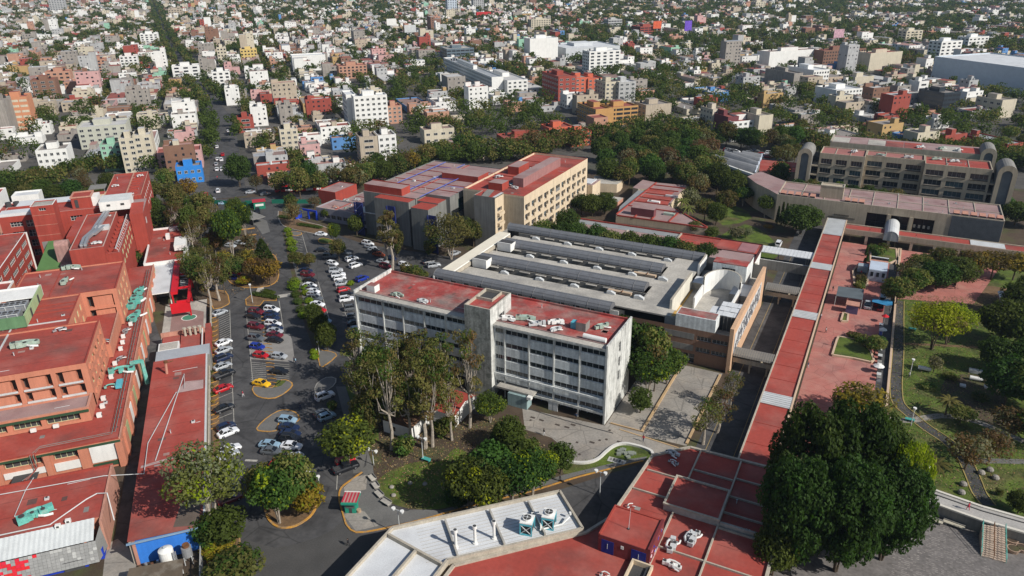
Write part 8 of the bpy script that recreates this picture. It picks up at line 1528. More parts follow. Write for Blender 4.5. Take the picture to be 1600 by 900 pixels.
place_trees('before the laboratory wing', [(613, 424, 22, 7, 'gumslim'), (604, 410, 18, 6, 'gumslim'), (621, 412, 13, 6, 'olive'), (705, 405, 16, 18, 'gumbig'), (740, 385, 10, 9, 'olive'), (753, 373, 12, 4, 'gumslim'), (650, 432, 4, 5, 'bush'), (636, 428, 3.5, 5, 'bush'), (662, 436, 3, 4, 'bush'), (672, 396, 5, 5, 'bush')])
place_trees('behind the laboratory wing', [(548, 296, 10, 9, 'olive'), (575, 290, 11, 10, 'olive'), (600, 287, 11, 11, 'ficus'), (622, 280, 12, 10, 'olive'), (645, 272, 11, 10, 'ochre'), (668, 262, 12, 11, 'olive'), (692, 252, 11, 11, 'olive'), (590, 270, 10, 9, 'round'), (720, 242, 11, 10, 'ficus'), (745, 238, 9, 9, 'ficus'), (795, 248, 11, 10, 'olive'), (832, 240, 13, 12, 'brown'), (818, 228, 11, 10, 'olive'), (862, 225, 9, 9, 'ficus')])
place_trees('between court and office block', [(-60, 152, 13, 5, 'pine'), (-56, 152, 8, 6, 'round'), (-48.5, 151, 15, 10, 'round'), (-40.5, 150.5, 14, 9, 'olive'), (-44, 155, 12, 8, 'round'), (-66, 151, 7, 5, 'bush'), (-38.5, 146, 12, 7, 'brown')], True)
place_trees('in the paved yard', [(1012, 615, 11, 12, 'bright'), (1000, 645, 6, 6, 'round'), (1042, 600, 9, 9, 'bright'), (1098, 694, 11, 8, 'gum'), (1120, 676, 11, 8, 'gum'), (1140, 640, 10, 6, 'gum')])
place_trees('in the gum grove', [(612, 702, 25, 9, 'gum'), (642, 690, 20, 8, 'gum'), (664, 700, 20, 7, 'gumslim'), (676, 698, 23, 8, 'gum'), (706, 688, 17, 7, 'gum'), (734, 668, 25, 8, 'gum'), (565, 650, 15, 9, 'gum'), (590, 660, 16, 9, 'gum'), (618, 650, 15, 9, 'gum'), (650, 640, 16, 9, 'gum'), (602, 610, 16, 9, 'gum'), (640, 606, 14, 8, 'olive'), (678, 630, 15, 8, 'olive'), (590, 618, 13, 8, 'bright'), (566, 610, 17, 9, 'gum'), (626, 622, 17, 9, 'gum'), (662, 615, 17, 9, 'gum'), (692, 612, 16, 8, 'gum'), (580, 640, 12, 8, 'olive'), (655, 668, 12, 8, 'olive'), (620, 676, 13, 8, 'olive'), (575, 690, 12, 7, 'olive'), (700, 640, 12, 8, 'gum'), (632, 708, 4, 5, 'bush'), (690, 680, 4, 5, 'bush'), (702, 672, 3.5, 4, 'bush')])
place_trees('on the lawn before the office block', [(766, 660, 7, 8, 'bright'), (797, 705, 8, 7, 'ficus'), (735, 800, 11, 10, 'bright'), (762, 806, 10, 9, 'bright'), (768, 770, 11, 10, 'round'), (800, 790, 10, 10, 'bright'), (832, 778, 10, 9, 'bright'), (812, 745, 9, 9, 'round'), (846, 760, 8, 7, 'bright'), (716, 792, 5, 6, 'round'), (876, 740, 7, 6, 'round'), (782, 700, 5, 5, 'round')])
place_trees('in the near lot islands', [(546, 728, 10, 12, 'bright'), (437, 818, 12, 10, 'bright'), (466, 800, 12, 9, 'olive'), (484, 804, 7, 7, 'yellow'), (420, 798, 10, 8, 'olive'), (455, 770, 9, 7, 'olive'), (338, 842, 20, 14, 'pale'), (352, 850, 7, 9, 'round'), (332, 852, 6, 7, 'round'), (342, 872, 3, 6, 'yellow'), (372, 915, 6, 10, 'olive'), (500, 530, 9, 6, 'ficus'), (512, 548, 8, 6, 'ficus'), (492, 510, 7, 5, 'ficus'), (520, 640, 2.5, 2.5, 'bush')])
place_trees('at the lower right', [(-2.5, 103, 22, 13, 'bigficus'), (4.5, 105.5, 22, 14, 'bigficus'), (11, 111.5, 20, 13, 'bigficus'), (-2.5, 112.5, 26, 13.5, 'bigficus'), (3.5, 115.5, 27, 14, 'bigficus'), (8.5, 119.5, 23, 12, 'bigficus'), (-4.5, 100, 10, 8, 'ficus'), (12.5, 116, 22, 8, 'lime')], True)
place_trees('over the red plaza', [(1344, 655, 8, 12, 'ochre'), (1318, 648, 6, 7, 'olive'), (1332, 528, 1.8, 3.5, 'bush'), (1345, 535, 2.2, 4, 'bush'), (1358, 544, 2.4, 4.5, 'bush'), (1366, 552, 5, 6, 'olive'), (1364, 394, 3, 4, 'bush'), (1372, 399, 3.2, 4.5, 'bush'), (1379, 392, 3, 4.2, 'bush'), (1353, 400, 4, 1, 'cypress'), (1354, 410, 3, 1, 'cypress'), (1349, 419, 3.6, 1.2, 'cypress'), (1345, 442, 2.5, 4, 'bush'), (1343, 452, 2.5, 4, 'bush'), (1445, 405, 2, 4, 'bush'), (1458, 407, 2, 4, 'bush')])
place_trees('in the park', [(1455, 546, 13, 15, 'lime'), (1478, 538, 12, 12, 'lime'), (1398, 478, 9, 9, 'olive'), (1392, 474, 7, 8, 'olive'), (1418, 446, 8, 9, 'brown'), (1425, 462, 9, 9, 'olive'), (1462, 452, 9, 12, 'ficus'), (1492, 446, 9, 12, 'ficus'), (1518, 434, 9, 11, 'ochre'), (1548, 436, 9, 11, 'ochre'), (1582, 438, 9, 11, 'ochre'), (1560, 536, 12, 13, 'ficus'), (1592, 545, 12, 13, 'ficus'), (1570, 630, 11, 12, 'ficus'), (1602, 640, 12, 13, 'ficus'), (1458, 582, 4.5, 4, 'grey'), (1477, 648, 4.5, 5, 'palm'), (1457, 746, 4, 6, 'palm'), (1507, 734, 8, 9, 'brown'), (1545, 720, 7, 8, 'brown'), (1590, 802, 4.5, 5, 'round'), (1561, 773, 1.4, 1.6, 'bush'), (1450, 606, 1.4, 4, 'bush'), (1486, 592, 1.5, 4, 'bush'), (1530, 624, 1.5, 4, 'bush'), (1600, 590, 10, 10, 'ficus'), (1590, 500, 11, 12, 'ficus'), (1620, 700, 10, 11, 'olive'), (1552, 580, 9, 9, 'ficus'), (1470, 425, 8, 10, 'olive'), (1575, 690, 8, 9, 'brown'), (1432, 436, 8, 10, 'olive'), (1610, 480, 10, 11, 'ficus'), (1500, 660, 4, 6, 'olive')])
place_trees('by the academy', [(1250, 366, 11, 15, 'ficus'), (1220, 352, 9, 1.6, 'cypress'), (1226, 354, 9, 1.6, 'cypress'), (1214, 350, 7, 1.5, 'cypress'), (1194, 340, 9, 7, 'bright'), (1585, 352, 9, 11, 'ficus'), (1562, 342, 9, 10, 'ficus'), (1610, 356, 9, 10, 'ficus'), (1175, 400, 4, 5, 'olive'), (1160, 398, 3, 4, 'bush'), (1150, 374, 5, 6, 'grey'), (1165, 372, 4, 5, 'grey'), (1200, 362, 3, 4, 'ochre')])
place_trees('between the academy ranges', [(-30+5.2*i, 313+(i % 2)*2.5, 9.5, 7.5, ['ficus', 'olive', 'ficus', 'bright', 'ficus', 'round'][i % 6]) for i in range(8)], True)
place_trees('along the back of the court', [(-102+6.3*i, 222+(i*5) % 4, 9.5, 9.5, 'ficus' if i % 4 else 'olive') for i in range(10)]+[(-99.5, 238, 9, 9, 'ficus'), (-29.5, 214, 9, 6, 'ochre'), (-28.6, 206, 7, 5, 'round')], True)
place_trees('before the ward block', [(925, 338, 9, 10, 'ficus'), (945, 336, 9, 10, 'ficus'), (908, 334, 8, 9, 'ficus'), (968, 275, 5, 4, 'olive')])
place_trees('in the inner garden', [(1068, 300, 13, 11, 'olive'), (1090, 312, 12, 10, 'brown'), (1078, 330, 10, 9, 'grey'), (1100, 346, 9, 9, 'olive'), (1072, 352, 8, 6, 'palm'), (1064, 340, 8, 6, 'palm'), (1118, 352, 9, 8, 'ficus'), (1120, 300, 13, 11, 'ficus'), (1145, 315, 13, 11, 'ficus'), (1132, 335, 10, 9, 'olive'), (1160, 322, 8, 8, 'bright'), (1085, 370, 6, 6, 'olive'), (1095, 288, 13, 10, 'olive'), (1110, 375, 5, 6, 'round')])
rd_ = random.Random(77); it_ = []
for x in range(925, 1240, 21):
	for r_ in range(4):
		y = 292-18*r_-(x-925)*.02+rd_.uniform(-4, 4); xx = x+rd_.uniform(-8, 8)+7*r_
		if 1118 < xx < 1212 and y > 238: continue
		if xx < 945 and y > 258: continue
		it_.append((xx, y, rd_.uniform(10, 14), rd_.uniform(9, 13), rd_.choice(['olive', 'ficus', 'ficus', 'round', 'brown'])))
place_trees('in the belt beyond the clinic', it_)
place_trees('right of the belt', [(1225, 238, 10, 10, 'brown'), (1240, 256, 10, 9, 'olive'), (1212, 256, 9, 8, 'olive'), (1236, 222, 9, 9, 'brown'), (1250, 210, 9, 9, 'olive'), (1560, 240, 9, 10, 'olive'), (1585, 255, 9, 10, 'brown'), (1600, 235, 9, 10, 'olive'), (1575, 222, 9, 10, 'olive')])

GT = [m('grass_tuft', (.09, .13, .02)), m('dry_tuft', (.15, .14, .05)), m('dark_tuft', (.055, .085, .016))]; LT = [m('fallen_leaf', (.22, .13, .05)), m('fallen_leaf_dark', (.07, .045, .025)), m('dry_leaf', (.3, .22, .11))]
gl_ = pg([(575, 703), (592, 760), (640, 796), (740, 783), (878, 735), (862, 704), (800, 660), (700, 640), (600, 575), (545, 565), (560, 640)]); pk_ = pg([(1392, 460), (1392, 640), (1402, 700), (1415, 742), (1500, 770), (1610, 806), (1700, 825), (1700, 470)])
scatter('grass_tufts', 'grass tufts and bare patches over the lawns', [(gl_, .25), (pk_, 1), (pg([(690, 740), (880, 722), (1000, 705), (1010, 716), (880, 745), (760, 772)]), .06)], 26000, .14, GT, 1, -.04)
scatter('fallen_leaves', 'fallen leaves under the gum trees and on the islands', [(gl_, .5), (pg([(333, 350), (392, 345), (435, 400), (436, 440), (380, 455), (320, 480), (322, 400)]), .4), (pg([(415, 800), (440, 825), (490, 800), (480, 770), (430, 770)]), .08), (pk_, .3), (pg([(440, 330), (520, 362), (470, 366), (440, 350)]), .06)], 16000, .12, LT, 2)
rd = random.Random(31)
ppl = [(1290, 520), (1301, 455), (1262, 575), (1345, 430), (1378, 400), (850, 680), (900, 655), (1005, 690), (700, 815), (545, 600), (470, 640), (380, 620), (1420, 590), (1300, 540), (455, 340), (340, 280), (1360, 800)]
cl_ = [('white', m('white_cloth', (0, 0, 0))), ('black', m('dark_cloth', (0, 0, 0))), ('blue', m('jeans_cloth', (0, 0, 0))), ('red', m('red_cloth', (0, 0, 0)))]
wh_ = ['on the red plaza near the middle', 'on the red plaza near the shade sail', 'on the red plaza beside the walkway', 'on the plaza below the white booth', 'before the columns of the plaza walkway', 'on the forecourt before the office block', 'on the forecourt near the covers', 'on the forecourt by the white kerb', 'on the lower pavement left of the trees', 'beside the gum grove path', 'on the asphalt near the oval island', 'crossing the lot lane near the red car', 'in the park beside the path', 'on the plaza by the grass bed', 'by the blue gateway', 'on the pavement of the avenue', 'on the paved court below the fig trees']
for i, (x, y) in enumerate(ppl): c = cl_[i % 4]; p = P(x, y); person(p.x, p.y, rd.uniform(0, 6), 'w', 'person in %s top %s' % (c[0], wh_[i]), c[1], cl_[(i+1) % 3][1])
# ================================================================ the town beyond the campus
WALLS = [('white', WHITE, 32), ('cream', m('cream_house_paint', (.56, .50, .38), var=.1, streak=.15), 14), ('beige', m('beige_house_paint', (.44, .37, .28), var=.12, streak=.2), 13), ('grey', m('grey_house_render', (.32, .29, .255), var=.15, streak=.25), 15), ('pale grey', m('pale_grey_render', (.42, .42, .41), var=.12, streak=.2), 12), ('salmon', m('salmon_house_paint', (.46, .25, .17), var=.1, streak=.12), 7), ('brick red', m('red_house_paint', (.32, .07, .05), var=.12, streak=.1), 4), ('pink', m('pink_house_paint', (.55, .33, .31), var=.1, streak=.1), 4), ('ochre', m('ochre_house_paint', (.45, .30, .13), var=.1), 2), ('brown', m('brown_brick', (.22, .12, .08), var=.15), 5), ('blue', m('blue_house_paint', (.10, .24, .48), var=.1), 1.2), ('mint', m('mint_house_paint', (.28, .50, .36), var=.1), 1.3)]
ROOFS = [('grey', m('grey_flat_roof', (.27, .24, .215), var=.25, scale=.2, fine=.2), 34), ('white', m('white_flat_roof', (.48, .47, .45), var=.15, scale=.2, fine=.15), 18), ('brown', m('brown_flat_roof', (.26, .175, .15), var=.25, scale=.2), 22), ('rosy', m('rosy_flat_roof', (.36, .21, .18), var=.2, scale=.3), 12), ('red', m('red_flat_roof', (.28, .085, .065), var=.25, scale=.2), 13), ('sheet', m('sheet_metal_roof', (.34, .35, .36), rough=.5, var=.2), 9)]
HW = m('house_window', (.03, .033, .038), rough=.2, var=.3, scale=.6, fine=0, spec=.5); TANK = m('black_water_tank', (.03, .03, .03), rough=.5)
from mathutils.noise import noise as mnoise
rc = random.Random(2024)
def pick(tab):
	r = rc.random()*sum(t[2] for t in tab)
	for t in tab:
		r -= t[2]
		if r <= 0: return t
	return tab[-1]
BND = [(-200, 320), (0, 300), (90, 284), (130, 268), (235, 262), (250, 280), (325, 288), (332, 296), (560, 288), (600, 275), (680, 254), (760, 252), (860, 235), (930, 222), (1000, 214), (1130, 212), (1160, 228), (1215, 228), (1262, 222), (1290, 236), (1540, 250), (1800, 285)]
def bnd(x):
	for (a, b), (c, d) in zip(BND[:-1], BND[1:]):
		if a <= x <= c: return b+(d-b)*(x-a)/(c-a)
	return 250
def house(mb, wm, wmb, ax, ay, la, lb, h, wall, roof, dist, rich):
	"""ax, ay: centre in B coordinates; writes body into mb, windows into wmb"""
	x0, x1, y0, y1 = ax-la/2, ax+la/2, ay-lb/2, ay+lb/2
	if not rich and rc.random() < .65:     # a lower or higher second volume on the same lot
		f = rc.uniform(.3, .6)*la; h2 = max(2.6, h+rc.choice([-2.8, -2.8, -1.2, 2.6])); w2 = wall if rc.random() < .6 else pick(WALLS)[1]
		if rc.random() < .5: mb.box(x0, x0+f, y0, y1, 0, h2, w2, pick(ROOFS)[1], False); x0 += f+.05
		else: mb.box(x1-f, x1, y0, y1, 0, h2, w2, pick(ROOFS)[1], False); x1 -= f+.05
		la = x1-x0
	if rich: 
		for s in 'SENW': wall_side(mb, (x0, x1, y0, y1), s, 0, h-.6, wall)
		parapet(mb, (x0, x1, y0, y1), h-.6, h, .22, wall)
	else: mb.box(x0, x1, y0, y1, 0, h, wall, roof, False)
	n = max(1, round((h-.5)/3.0)); fh = (h-.4)/n; side_w = ax > -30+0*ay
	for f in range(n):
		z = f*fh+1.0
		k = max(1, int(la/3.1)); sp = la/k; off = rc.random()
		for i in range(k):
			if rc.random() < .35: continue
			c = x0+sp*(i+.5); w = rc.choice([.5, .5, .75, .3]); wmb.quad((c-w, y0-.05, z), (c+w, y0-.05, z), (c+w, y0-.05, z+1.1), (c-w, y0-.05, z+1.1), HW)
		if rc.random() < .45:
			k = max(1, int(lb/3.3)); sp = lb/k
			for i in range(k):
				if rc.random() < .35: continue
				c = y0+sp*(i+.5); xx = x0-.05 if proj(*fromB(ax, ay))[0] > 430 else x1+.05; wmb.quad((xx, c-.6, z), (xx, c+.6, z), (xx, c+.6, z+1.2), (xx, c-.6, z+1.2), HW)
	r = rc.random()
	if r < .75: w = rc.uniform(2.2, 3.6); d = rc.uniform(2.2, 4.5); cx = rc.uniform(x0+w/2, x1-w/2) if la > w else ax; cy = rc.uniform(y0+d/2, y1-d/2) if lb > d else ay; wm.box(cx-w/2, cx+w/2, cy-d/2, cy+d/2, h-.6, h+rc.uniform(1.6, 2.6), wall if rc.random() < .7 else pick(WALLS)[1], pick(ROOFS)[1], False)
	for _ in range(rc.choice([0, 1, 1, 2])):
		cx, cy = rc.uniform(x0+1, x1-1), rc.uniform(y0+1, y1-1); wm.tube([(cx, cy, h-.6), (cx, cy, h+.9)], .6, rc.choice([TANK, TANK, METP]), 6)
	if rc.random() < .3: w = la*rc.uniform(.3, .5); d = lb*rc.uniform(.2, .35); wm.box(x0+.3, x0+w, y1-d, y1-.3, h-.6, h+rc.uniform(.5, 2.2), wall, pick(ROOFS)[1], False)
STOREY = {1: 'single-storey', 2: 'two-storey', 3: 'three-storey', 4: 'four-storey', 5: 'five-storey', 6: 'six-storey', 7: 'seven-storey', 8: 'eight-storey'}
def zone(sx, sy):
	if sx < 330: return 'left of the avenue, %s' % ('behind the hospital' if sy > 215 else 'farther back')
	if sx < 640: return 'right of the avenue, %s' % ('near the campus' if sy > 215 else 'farther back')
	if sx < 930: return 'behind the cream ward block'
	if sx < 1230: return 'beyond the tree belt'
	return 'behind the long academy'
LM_RECTS = []
def landmark(px, py, La, Lb, Z, wall, roof, label, nx=0, ny=0, nf=0, strip=False, west=True, pent=True, wn=None, name='apartment_building', cat='apartment block'):
	"""near corner at a photo point; La along the streets to the right, Lb to the back"""
	a, b = PB(px, py); x0, x1, y0, y1 = (a, a+La, b, b+Lb) if west else (a-La, a, b, b+Lb); LM_RECTS.append((x0-1, x1+1, y0-2, y1+1))
	t = Th(name, label, cat, ((x0+x1)/2, (y0+y1)/2), BANG); w = MB(); [wall_side(w, (x0, x1, y0, y1), s, 0, Z-.8, wall) for s in 'SENW']; t.part('wall', w)
	q = MB(); q.quad((x0+.3, y0+.3, Z-.8), (x1-.3, y0+.3, Z-.8), (x1-.3, y1-.3, Z-.8), (x0+.3, y1-.3, Z-.8), roof); t.part('roof', q); q = MB(); parapet(q, (x0, x1, y0, y1), Z-.8, Z, .3, wall); t.part('parapet', q)
	near = py > 150; q = MB(); gm = wn or HW; fl = nf or max(1, int(Z/3.1)); fh = (Z-1)/fl
	def win(x, y, z, ww, hh, side):
		if near and not strip: me = window_mesh(ww, hh, 2, 1, gm, FRAMEW, .09); t.inst('window', me, x+(-.06 if side == 'W' else .06 if side == 'E' else 0), y-(.06 if side == 'S' else 0), z, SANG[side]); return
		d = .06
		if side == 'S': q.quad((x-ww/2, y-d, z), (x+ww/2, y-d, z), (x+ww/2, y-d, z+hh), (x-ww/2, y-d, z+hh), gm)
		else: xx = x-d if side == 'W' else x+d; q.quad((xx, y-ww/2, z), (xx, y+ww/2, z), (xx, y+ww/2, z+hh), (xx, y-ww/2, z+hh), gm)
	for f in range(fl):
		z = f*fh+1.1
		for i in range(nx): win(x0+La*(i+.5)/nx, y0, z, La/nx*(.86 if strip else .5), 1.35, 'S')
		for i in range(ny): win(x0 if west else x1, y0+Lb*(i+.5)/ny, z, Lb/ny*(.86 if strip else .5), 1.35, 'W' if west else 'E')
	t.part('window_rows', q, kind='stuff')
	if pent: 
		q = MB(); w_, d_ = La*.35, Lb*.35; q.box(x0+La*.3, x0+La*.3+w_, y0+Lb*.4, y0+Lb*.4+d_, Z-.8, Z+2.2, wall, roof); t.part('roof_house', q)
		for k in range(3): t.part('water_tank', MB().cyl(x0+La*(.2+.25*k), y0+Lb*.85, Z-.8, Z+.9, .7, TANK, 8))
	return t
def landmarks():
	g = {n: mm for n, mm, _ in WALLS}; r = {n: mm for n, mm, _ in ROOFS}; L_ = landmark; DK = m('dark_curtain_wall', (.04, .05, .06), rough=.2, var=.2); BW = m('bluish_white_wall', (.50, .56, .62), var=.08)
	L_(557, 201, 20, 9, 19, WHITE, WROOF, 'white six-storey block with window strips right of the avenue', 6, 0, 6); L_(545, 196, 6, 17, 18.6, WHITE, WROOF, 'white side wing of the white six-storey block', 0, 4, 6, pent=False)
	L_(607, 194, 9, 10, 11, g['salmon'], r['red'], 'salmon four-storey house right of the white six-storey block', 3, 0, 4); L_(459, 112, 30, 16, 14, WHITE, WROOF, 'blank white hall block beyond the street trees', 0, 0, 2, pent=False)
	L_(531, 124, 24, 14, 11, g['salmon'], r['red'], 'salmon four-storey flats with window rows beyond the white block', 7, 0, 4); L_(769, 151, 9, 132, 14, WHITE, r['sheet'], 'long white apartment slab with grey balcony side and blank white end', 0, 46, 5, wn=DK); L_(793, 152, 16, 60, 12, WHITE, r['white'], 'white slab with dark slots right of the long apartment slab', 4, 0, 4, wn=DK)
	L_(699, 98, 28, 26, 13, m('slate_glass', (.13, .17, .2), rough=.3), LGREY, 'grey-blue glass office left of the long white slab', 6, 5, 4, strip=True); L_(828, 97, 30, 16, 22, WHITE, WROOF, 'tall plain white tower slab beyond the long apartment slab', 0, 0, 6)
	L_(920, 118, 30, 14, 20, WHITE, WROOF, 'white tower with dark glass side in the middle distance', 5, 4, 7, wn=DK); L_(884, 95, 60, 50, 12, m('industrial_grey_white', (.52, .54, .55), var=.08), WROOF, 'big grey-white industrial hall in the middle distance', 0, 0, 2, name='industrial_hall', cat='hall')
	L_(872, 158, 14, 30, 17, g['brick red'], r['red'], 'dark red apartment range with orange faces, left part', 3, 8, 5); L_(898, 155, 12, 20, 15, m('orange_red_wall', (.55, .13, .07), var=.1), r['grey'], 'orange-red apartment block in the middle of the red range', 3, 5, 5); L_(918, 154, 12, 20, 14, m('orange_red_wall', (0, 0, 0)), r['red'], 'orange-red apartment block at the right of the red range', 3, 4, 5)
	L_(945, 163, 11, 16, 15, g['cream'], r['grey'], 'cream five-storey block right of the red range', 3, 4, 5); L_(966, 163, 13, 14, 15, g['pale grey'], WROOF, 'pale grey block with dark glass bays right of the cream one', 3, 3, 5, wn=DK)
	L_(930, 200, 12, 26, 11, m('orange_brick', (.48, .27, .10), var=.12), r['red'], 'orange brick block with grey left side before the tree belt', 0, 8, 4); L_(950, 197, 20, 14, 11, m('orange_brick', (0, 0, 0)), r['red'], 'orange brick block with white floor lines, right of its twin', 4, 0, 4, strip=True)
	L_(1008, 190, 18, 15, 10, g['beige'], r['grey'], 'plain beige four-storey block by the tree belt', 0, 3, 3); L_(1110, 213, 8, 12, 15, m('tall_beige', (.55, .48, .38), var=.1), r['grey'], 'narrow tall beige block beyond the sawtooth hall', 2, 4, 5); L_(1142, 222, 20, 16, 11, WHITE, r['red'], 'white flats with maroon left side and orange roof rooms', 6, 0, 4)
	L_(1134, 220, 7, 18, 13, m('maroon_wall', (0, 0, 0)), r['red'], 'maroon blind-walled block left of the white flats', 0, 0, 3); L_(1182, 221, 9, 16, 14, g['cream'], r['grey'], 'tall cream end block right of the white flats', 0, 0, 4)
	L_(1268, 137, 15, 30, 13, WHITE, WROOF, 'white flats with long bluish side wall behind the academy', 6, 0, 4); L_(1303, 167, 22, 20, 11, WHITE, WROOF, 'white block with window grid behind the academy', 8, 0, 4); L_(1238, 140, 8, 34, 12, g['grey'], r['grey'], 'long blind-walled block behind the academy, wall shade put in as grey', 0, 0, 3)  # last block: grey colour stands for the shaded side of the white flats
	L_(1200, 108, 54, 14, 15, WHITE, r['brown'], 'long white slab right of the middle distance', 0, 0, 5); L_(1284, 106, 48, 14, 15, g['brown'], r['red'], 'long brown brick slab with many small windows', 16, 0, 5); L_(1356, 111, 36, 14, 15, g['cream'], r['red'], 'cream-ended slab right of the long brown one', 0, 0, 5)
	L_(1610, 152, 60, 85, 19, BW, WROOF, 'huge white windowless box with bluish shade in its colour at the far right', 0, 0, 4, pent=False, name='warehouse', cat='warehouse')  # white box: the blue of its shaded side put into the wall colour
	L_(1333, 142, 18, 12, 10, g['cream'], r['white'], 'cream plain-walled flats right of the white grid block', 0, 0, 3); L_(1465, 98, 26, 14, 19, WHITE, WROOF, 'white tower flats among dark trees at the right', 4, 3, 6); L_(1510, 80, 28, 14, 14, WHITE, WROOF, 'white stepped flats at the upper right', 5, 3, 4); L_(1413, 70, 24, 12, 15, g['cream'], WROOF, 'cream flats standing in the trees at the upper right', 4, 2, 5)
	L_(1470, 175, 14, 20, 12, DK, r['grey'], 'dark glass-fronted block right behind the academy', 4, 5, 4, strip=True); L_(1560, 185, 12, 18, 11, g['cream'], r['grey'], 'cream block with brown left side at the right', 0, 4, 3); L_(1432, 152, 9, 9, 11, WHITE, r['grey'], 'small pale tower behind the academy', 1, 0, 3)
	L_(128, 234, 24, 20, 12, m('pale_olive_wall', (.46, .46, .38), var=.1), r['white'], 'pale olive block with white tanks on its broad roof', 6, 4, 4)
	L_(14, 205, 14, 14, 20, m('striped_orange', (.55, .24, .13), var=.1), r['red'], 'orange tower with pale bands at the left edge', 3, 0, 6, strip=True, wn=g['cream']); L_(-4, 215, 8, 18, 21, g['grey'], r['grey'], 'grey balconied tower at the left edge', 0, 5, 6); L_(55, 158, 16, 14, 15, g['brown'], r['red'], 'brown brick flats with rosy roofs at the left', 3, 3, 5); L_(76, 138, 18, 13, 13, g['salmon'], r['red'], 'salmon-brown flats behind the brown ones', 4, 3, 4)
	L_(66, 278, 13, 14, 13, WHITE, r['grey'], 'white four-storey house with dark square windows behind the hospital', 5, 0, 4); L_(165, 268, 9, 12, 13, g['mint'], r['grey'], 'mint green five-storey house behind the hospital', 3, 0, 5); L_(197, 272, 7, 12, 17, g['cream'], r['white'], 'cream slim tower, left of two, behind the hospital', 2, 2, 6); L_(219, 270, 8, 12, 18, g['cream'], r['white'], 'cream slim tower, right of two, behind the hospital', 2, 2, 6)
	L_(250, 268, 20, 13, 9, g['pink'], r['red'], 'broad pink house with rosy roof left of the avenue', 3, 0, 3); L_(279, 288, 11, 9, 8, m('bright_blue_house', (.03, .22, .62), var=.08), r['grey'], 'bright blue house with window band beside the avenue', 4, 0, 2)
	L_(442, 245, 9, 9, 14, g['cream'], r['white'], 'cream slim tower right of the avenue', 3, 2, 5); L_(594, 252, 9, 12, 13, WHITE, r['grey'], 'white flats with square windows behind the annex', 3, 0, 4); L_(565, 255, 9, 12, 13, g['beige'], r['grey'], 'beige blind-walled flats left of the white ones', 1, 2, 4); L_(664, 226, 17, 10, 8, g['cream'], r['brown'], 'cream low flats with brown roof behind the laboratory', 4, 0, 2)
	L_(790, 238, 24, 14, 7, g['brick red'], r['red'], 'low red-roofed building behind the laboratory wing roof', 4, 0, 2); L_(858, 226, 14, 12, 9, m('orange_red_wall', (0, 0, 0)), r['red'], 'orange-red houses with grey roof slabs beyond the ward, left', 4, 3, 3); L_(892, 230, 12, 10, 8, m('orange_red_wall', (0, 0, 0)), r['grey'], 'orange-red houses with grey roof slabs beyond the ward, right', 4, 3, 3)
	L_(374, 208, 9, 9, 9, g['brick red'], r['red'], 'deep red corner house right of the avenue', 1, 0, 3); L_(342, 100, 9, 12, 16, g['cream'], r['white'], 'white tower right of the far avenue', 3, 2, 5); L_(378, 98, 16, 10, 13, m('yellow_house', (.62, .45, .16), var=.08), r['white'], 'yellow flats with small square windows beyond the avenue', 5, 0, 4); L_(334, 136, 14, 12, 12, WHITE, r['white'], 'white flats beside the avenue trees', 3, 2, 4)
	L_(142, 114, 14, 14, 12, g['salmon'], r['red'], 'salmon flats with red roof in the left distance', 4, 0, 4); L_(191, 112, 15, 12, 14, WHITE, r['red'], 'white flats with small windows in the left distance', 4, 0, 5); L_(222, 75, 20, 16, 16, WHITE, WROOF, 'white balconied flats beside the far avenue trees', 4, 4, 6)
	L_(272, 126, 22, 12, 12, WHITE, r['white'], 'bright white blank-ended flats left of the avenue', 3, 0, 4); L_(265, 30, 24, 14, 17, g['beige'], r['grey'], 'beige flats at the top left of the far avenue', 5, 2, 5); L_(80, 22, 30, 16, 28, g['pale grey'], r['grey'], 'grey tower at the top left', 6, 4, 8); L_(700, 22, 18, 14, 26, BW, r['white'], 'bluish tower at the top centre, left', 4, 4, 8); L_(740, 18, 22, 14, 26, g['pale grey'], r['white'], 'grey towers at the top centre', 5, 4, 8); L_(1180, 16, 22, 16, 15, g['cream'], r['white'], 'pale flats at the top right of centre', 4, 2, 4)
	L_(745, 31, 26, 6, 12, m('red_hoarding', (.5, .03, .03)), r['red'], 'red-fronted building at the top centre', 0, 0, 2, pent=False); L_(1000, 57, 30, 24, 12, g['brick red'], r['brown'], 'dark red and grey office in the upper middle', 5, 7, 4, strip=True)
	L_(830, 48, 30, 14, 15, g['cream'], r['white'], 'cream slab at the upper middle with three heads', 8, 2, 5); L_(950, 47, 22, 14, 14, g['pale grey'], r['white'], 'pale glass-banded office in the upper middle', 5, 3, 4, strip=True)
landmarks()
# two painted hoardings, a white billboard and a small billboard on posts
for i, (x, y, w, h, c, lab) in enumerate(((613, 46, 14, 9, WHITE, 'blank white billboard on a tall post beyond the avenue'), (642, 58, 15, 9, METP, 'grey billboard on a tall post, right of the white one'), (1026, 52, 12, 9, m('orange_hoarding', (.65, .12, .05), var=.3, scale=.6), 'orange-red painted hoarding in the upper middle'), (1074, 56, 10, 12, m('violet_hoarding', (.16, .08, .5), var=.3, scale=.6), 'violet painted hoarding in the upper middle'), (1308, 68, 14, 9, m('pinkish_hoarding', (.5, .3, .35), var=.4, scale=.5), 'billboard with dark star shape in the trees at the upper right'))):
	a, b = PB(x, y+4); t = Th('billboard', lab, 'billboard', (a, b), BANG); t.part('board', MB().box(a-w/2, a+w/2, b, b+.5, 9, 9+h, c).box(a-w/2-.2, a+w/2+.2, b-.1, b+.6, 8.7, 8.99, DGREY)); t.part('post', MB().cyl(a, b+.3, 0, 8.7, .5, METP, 8))
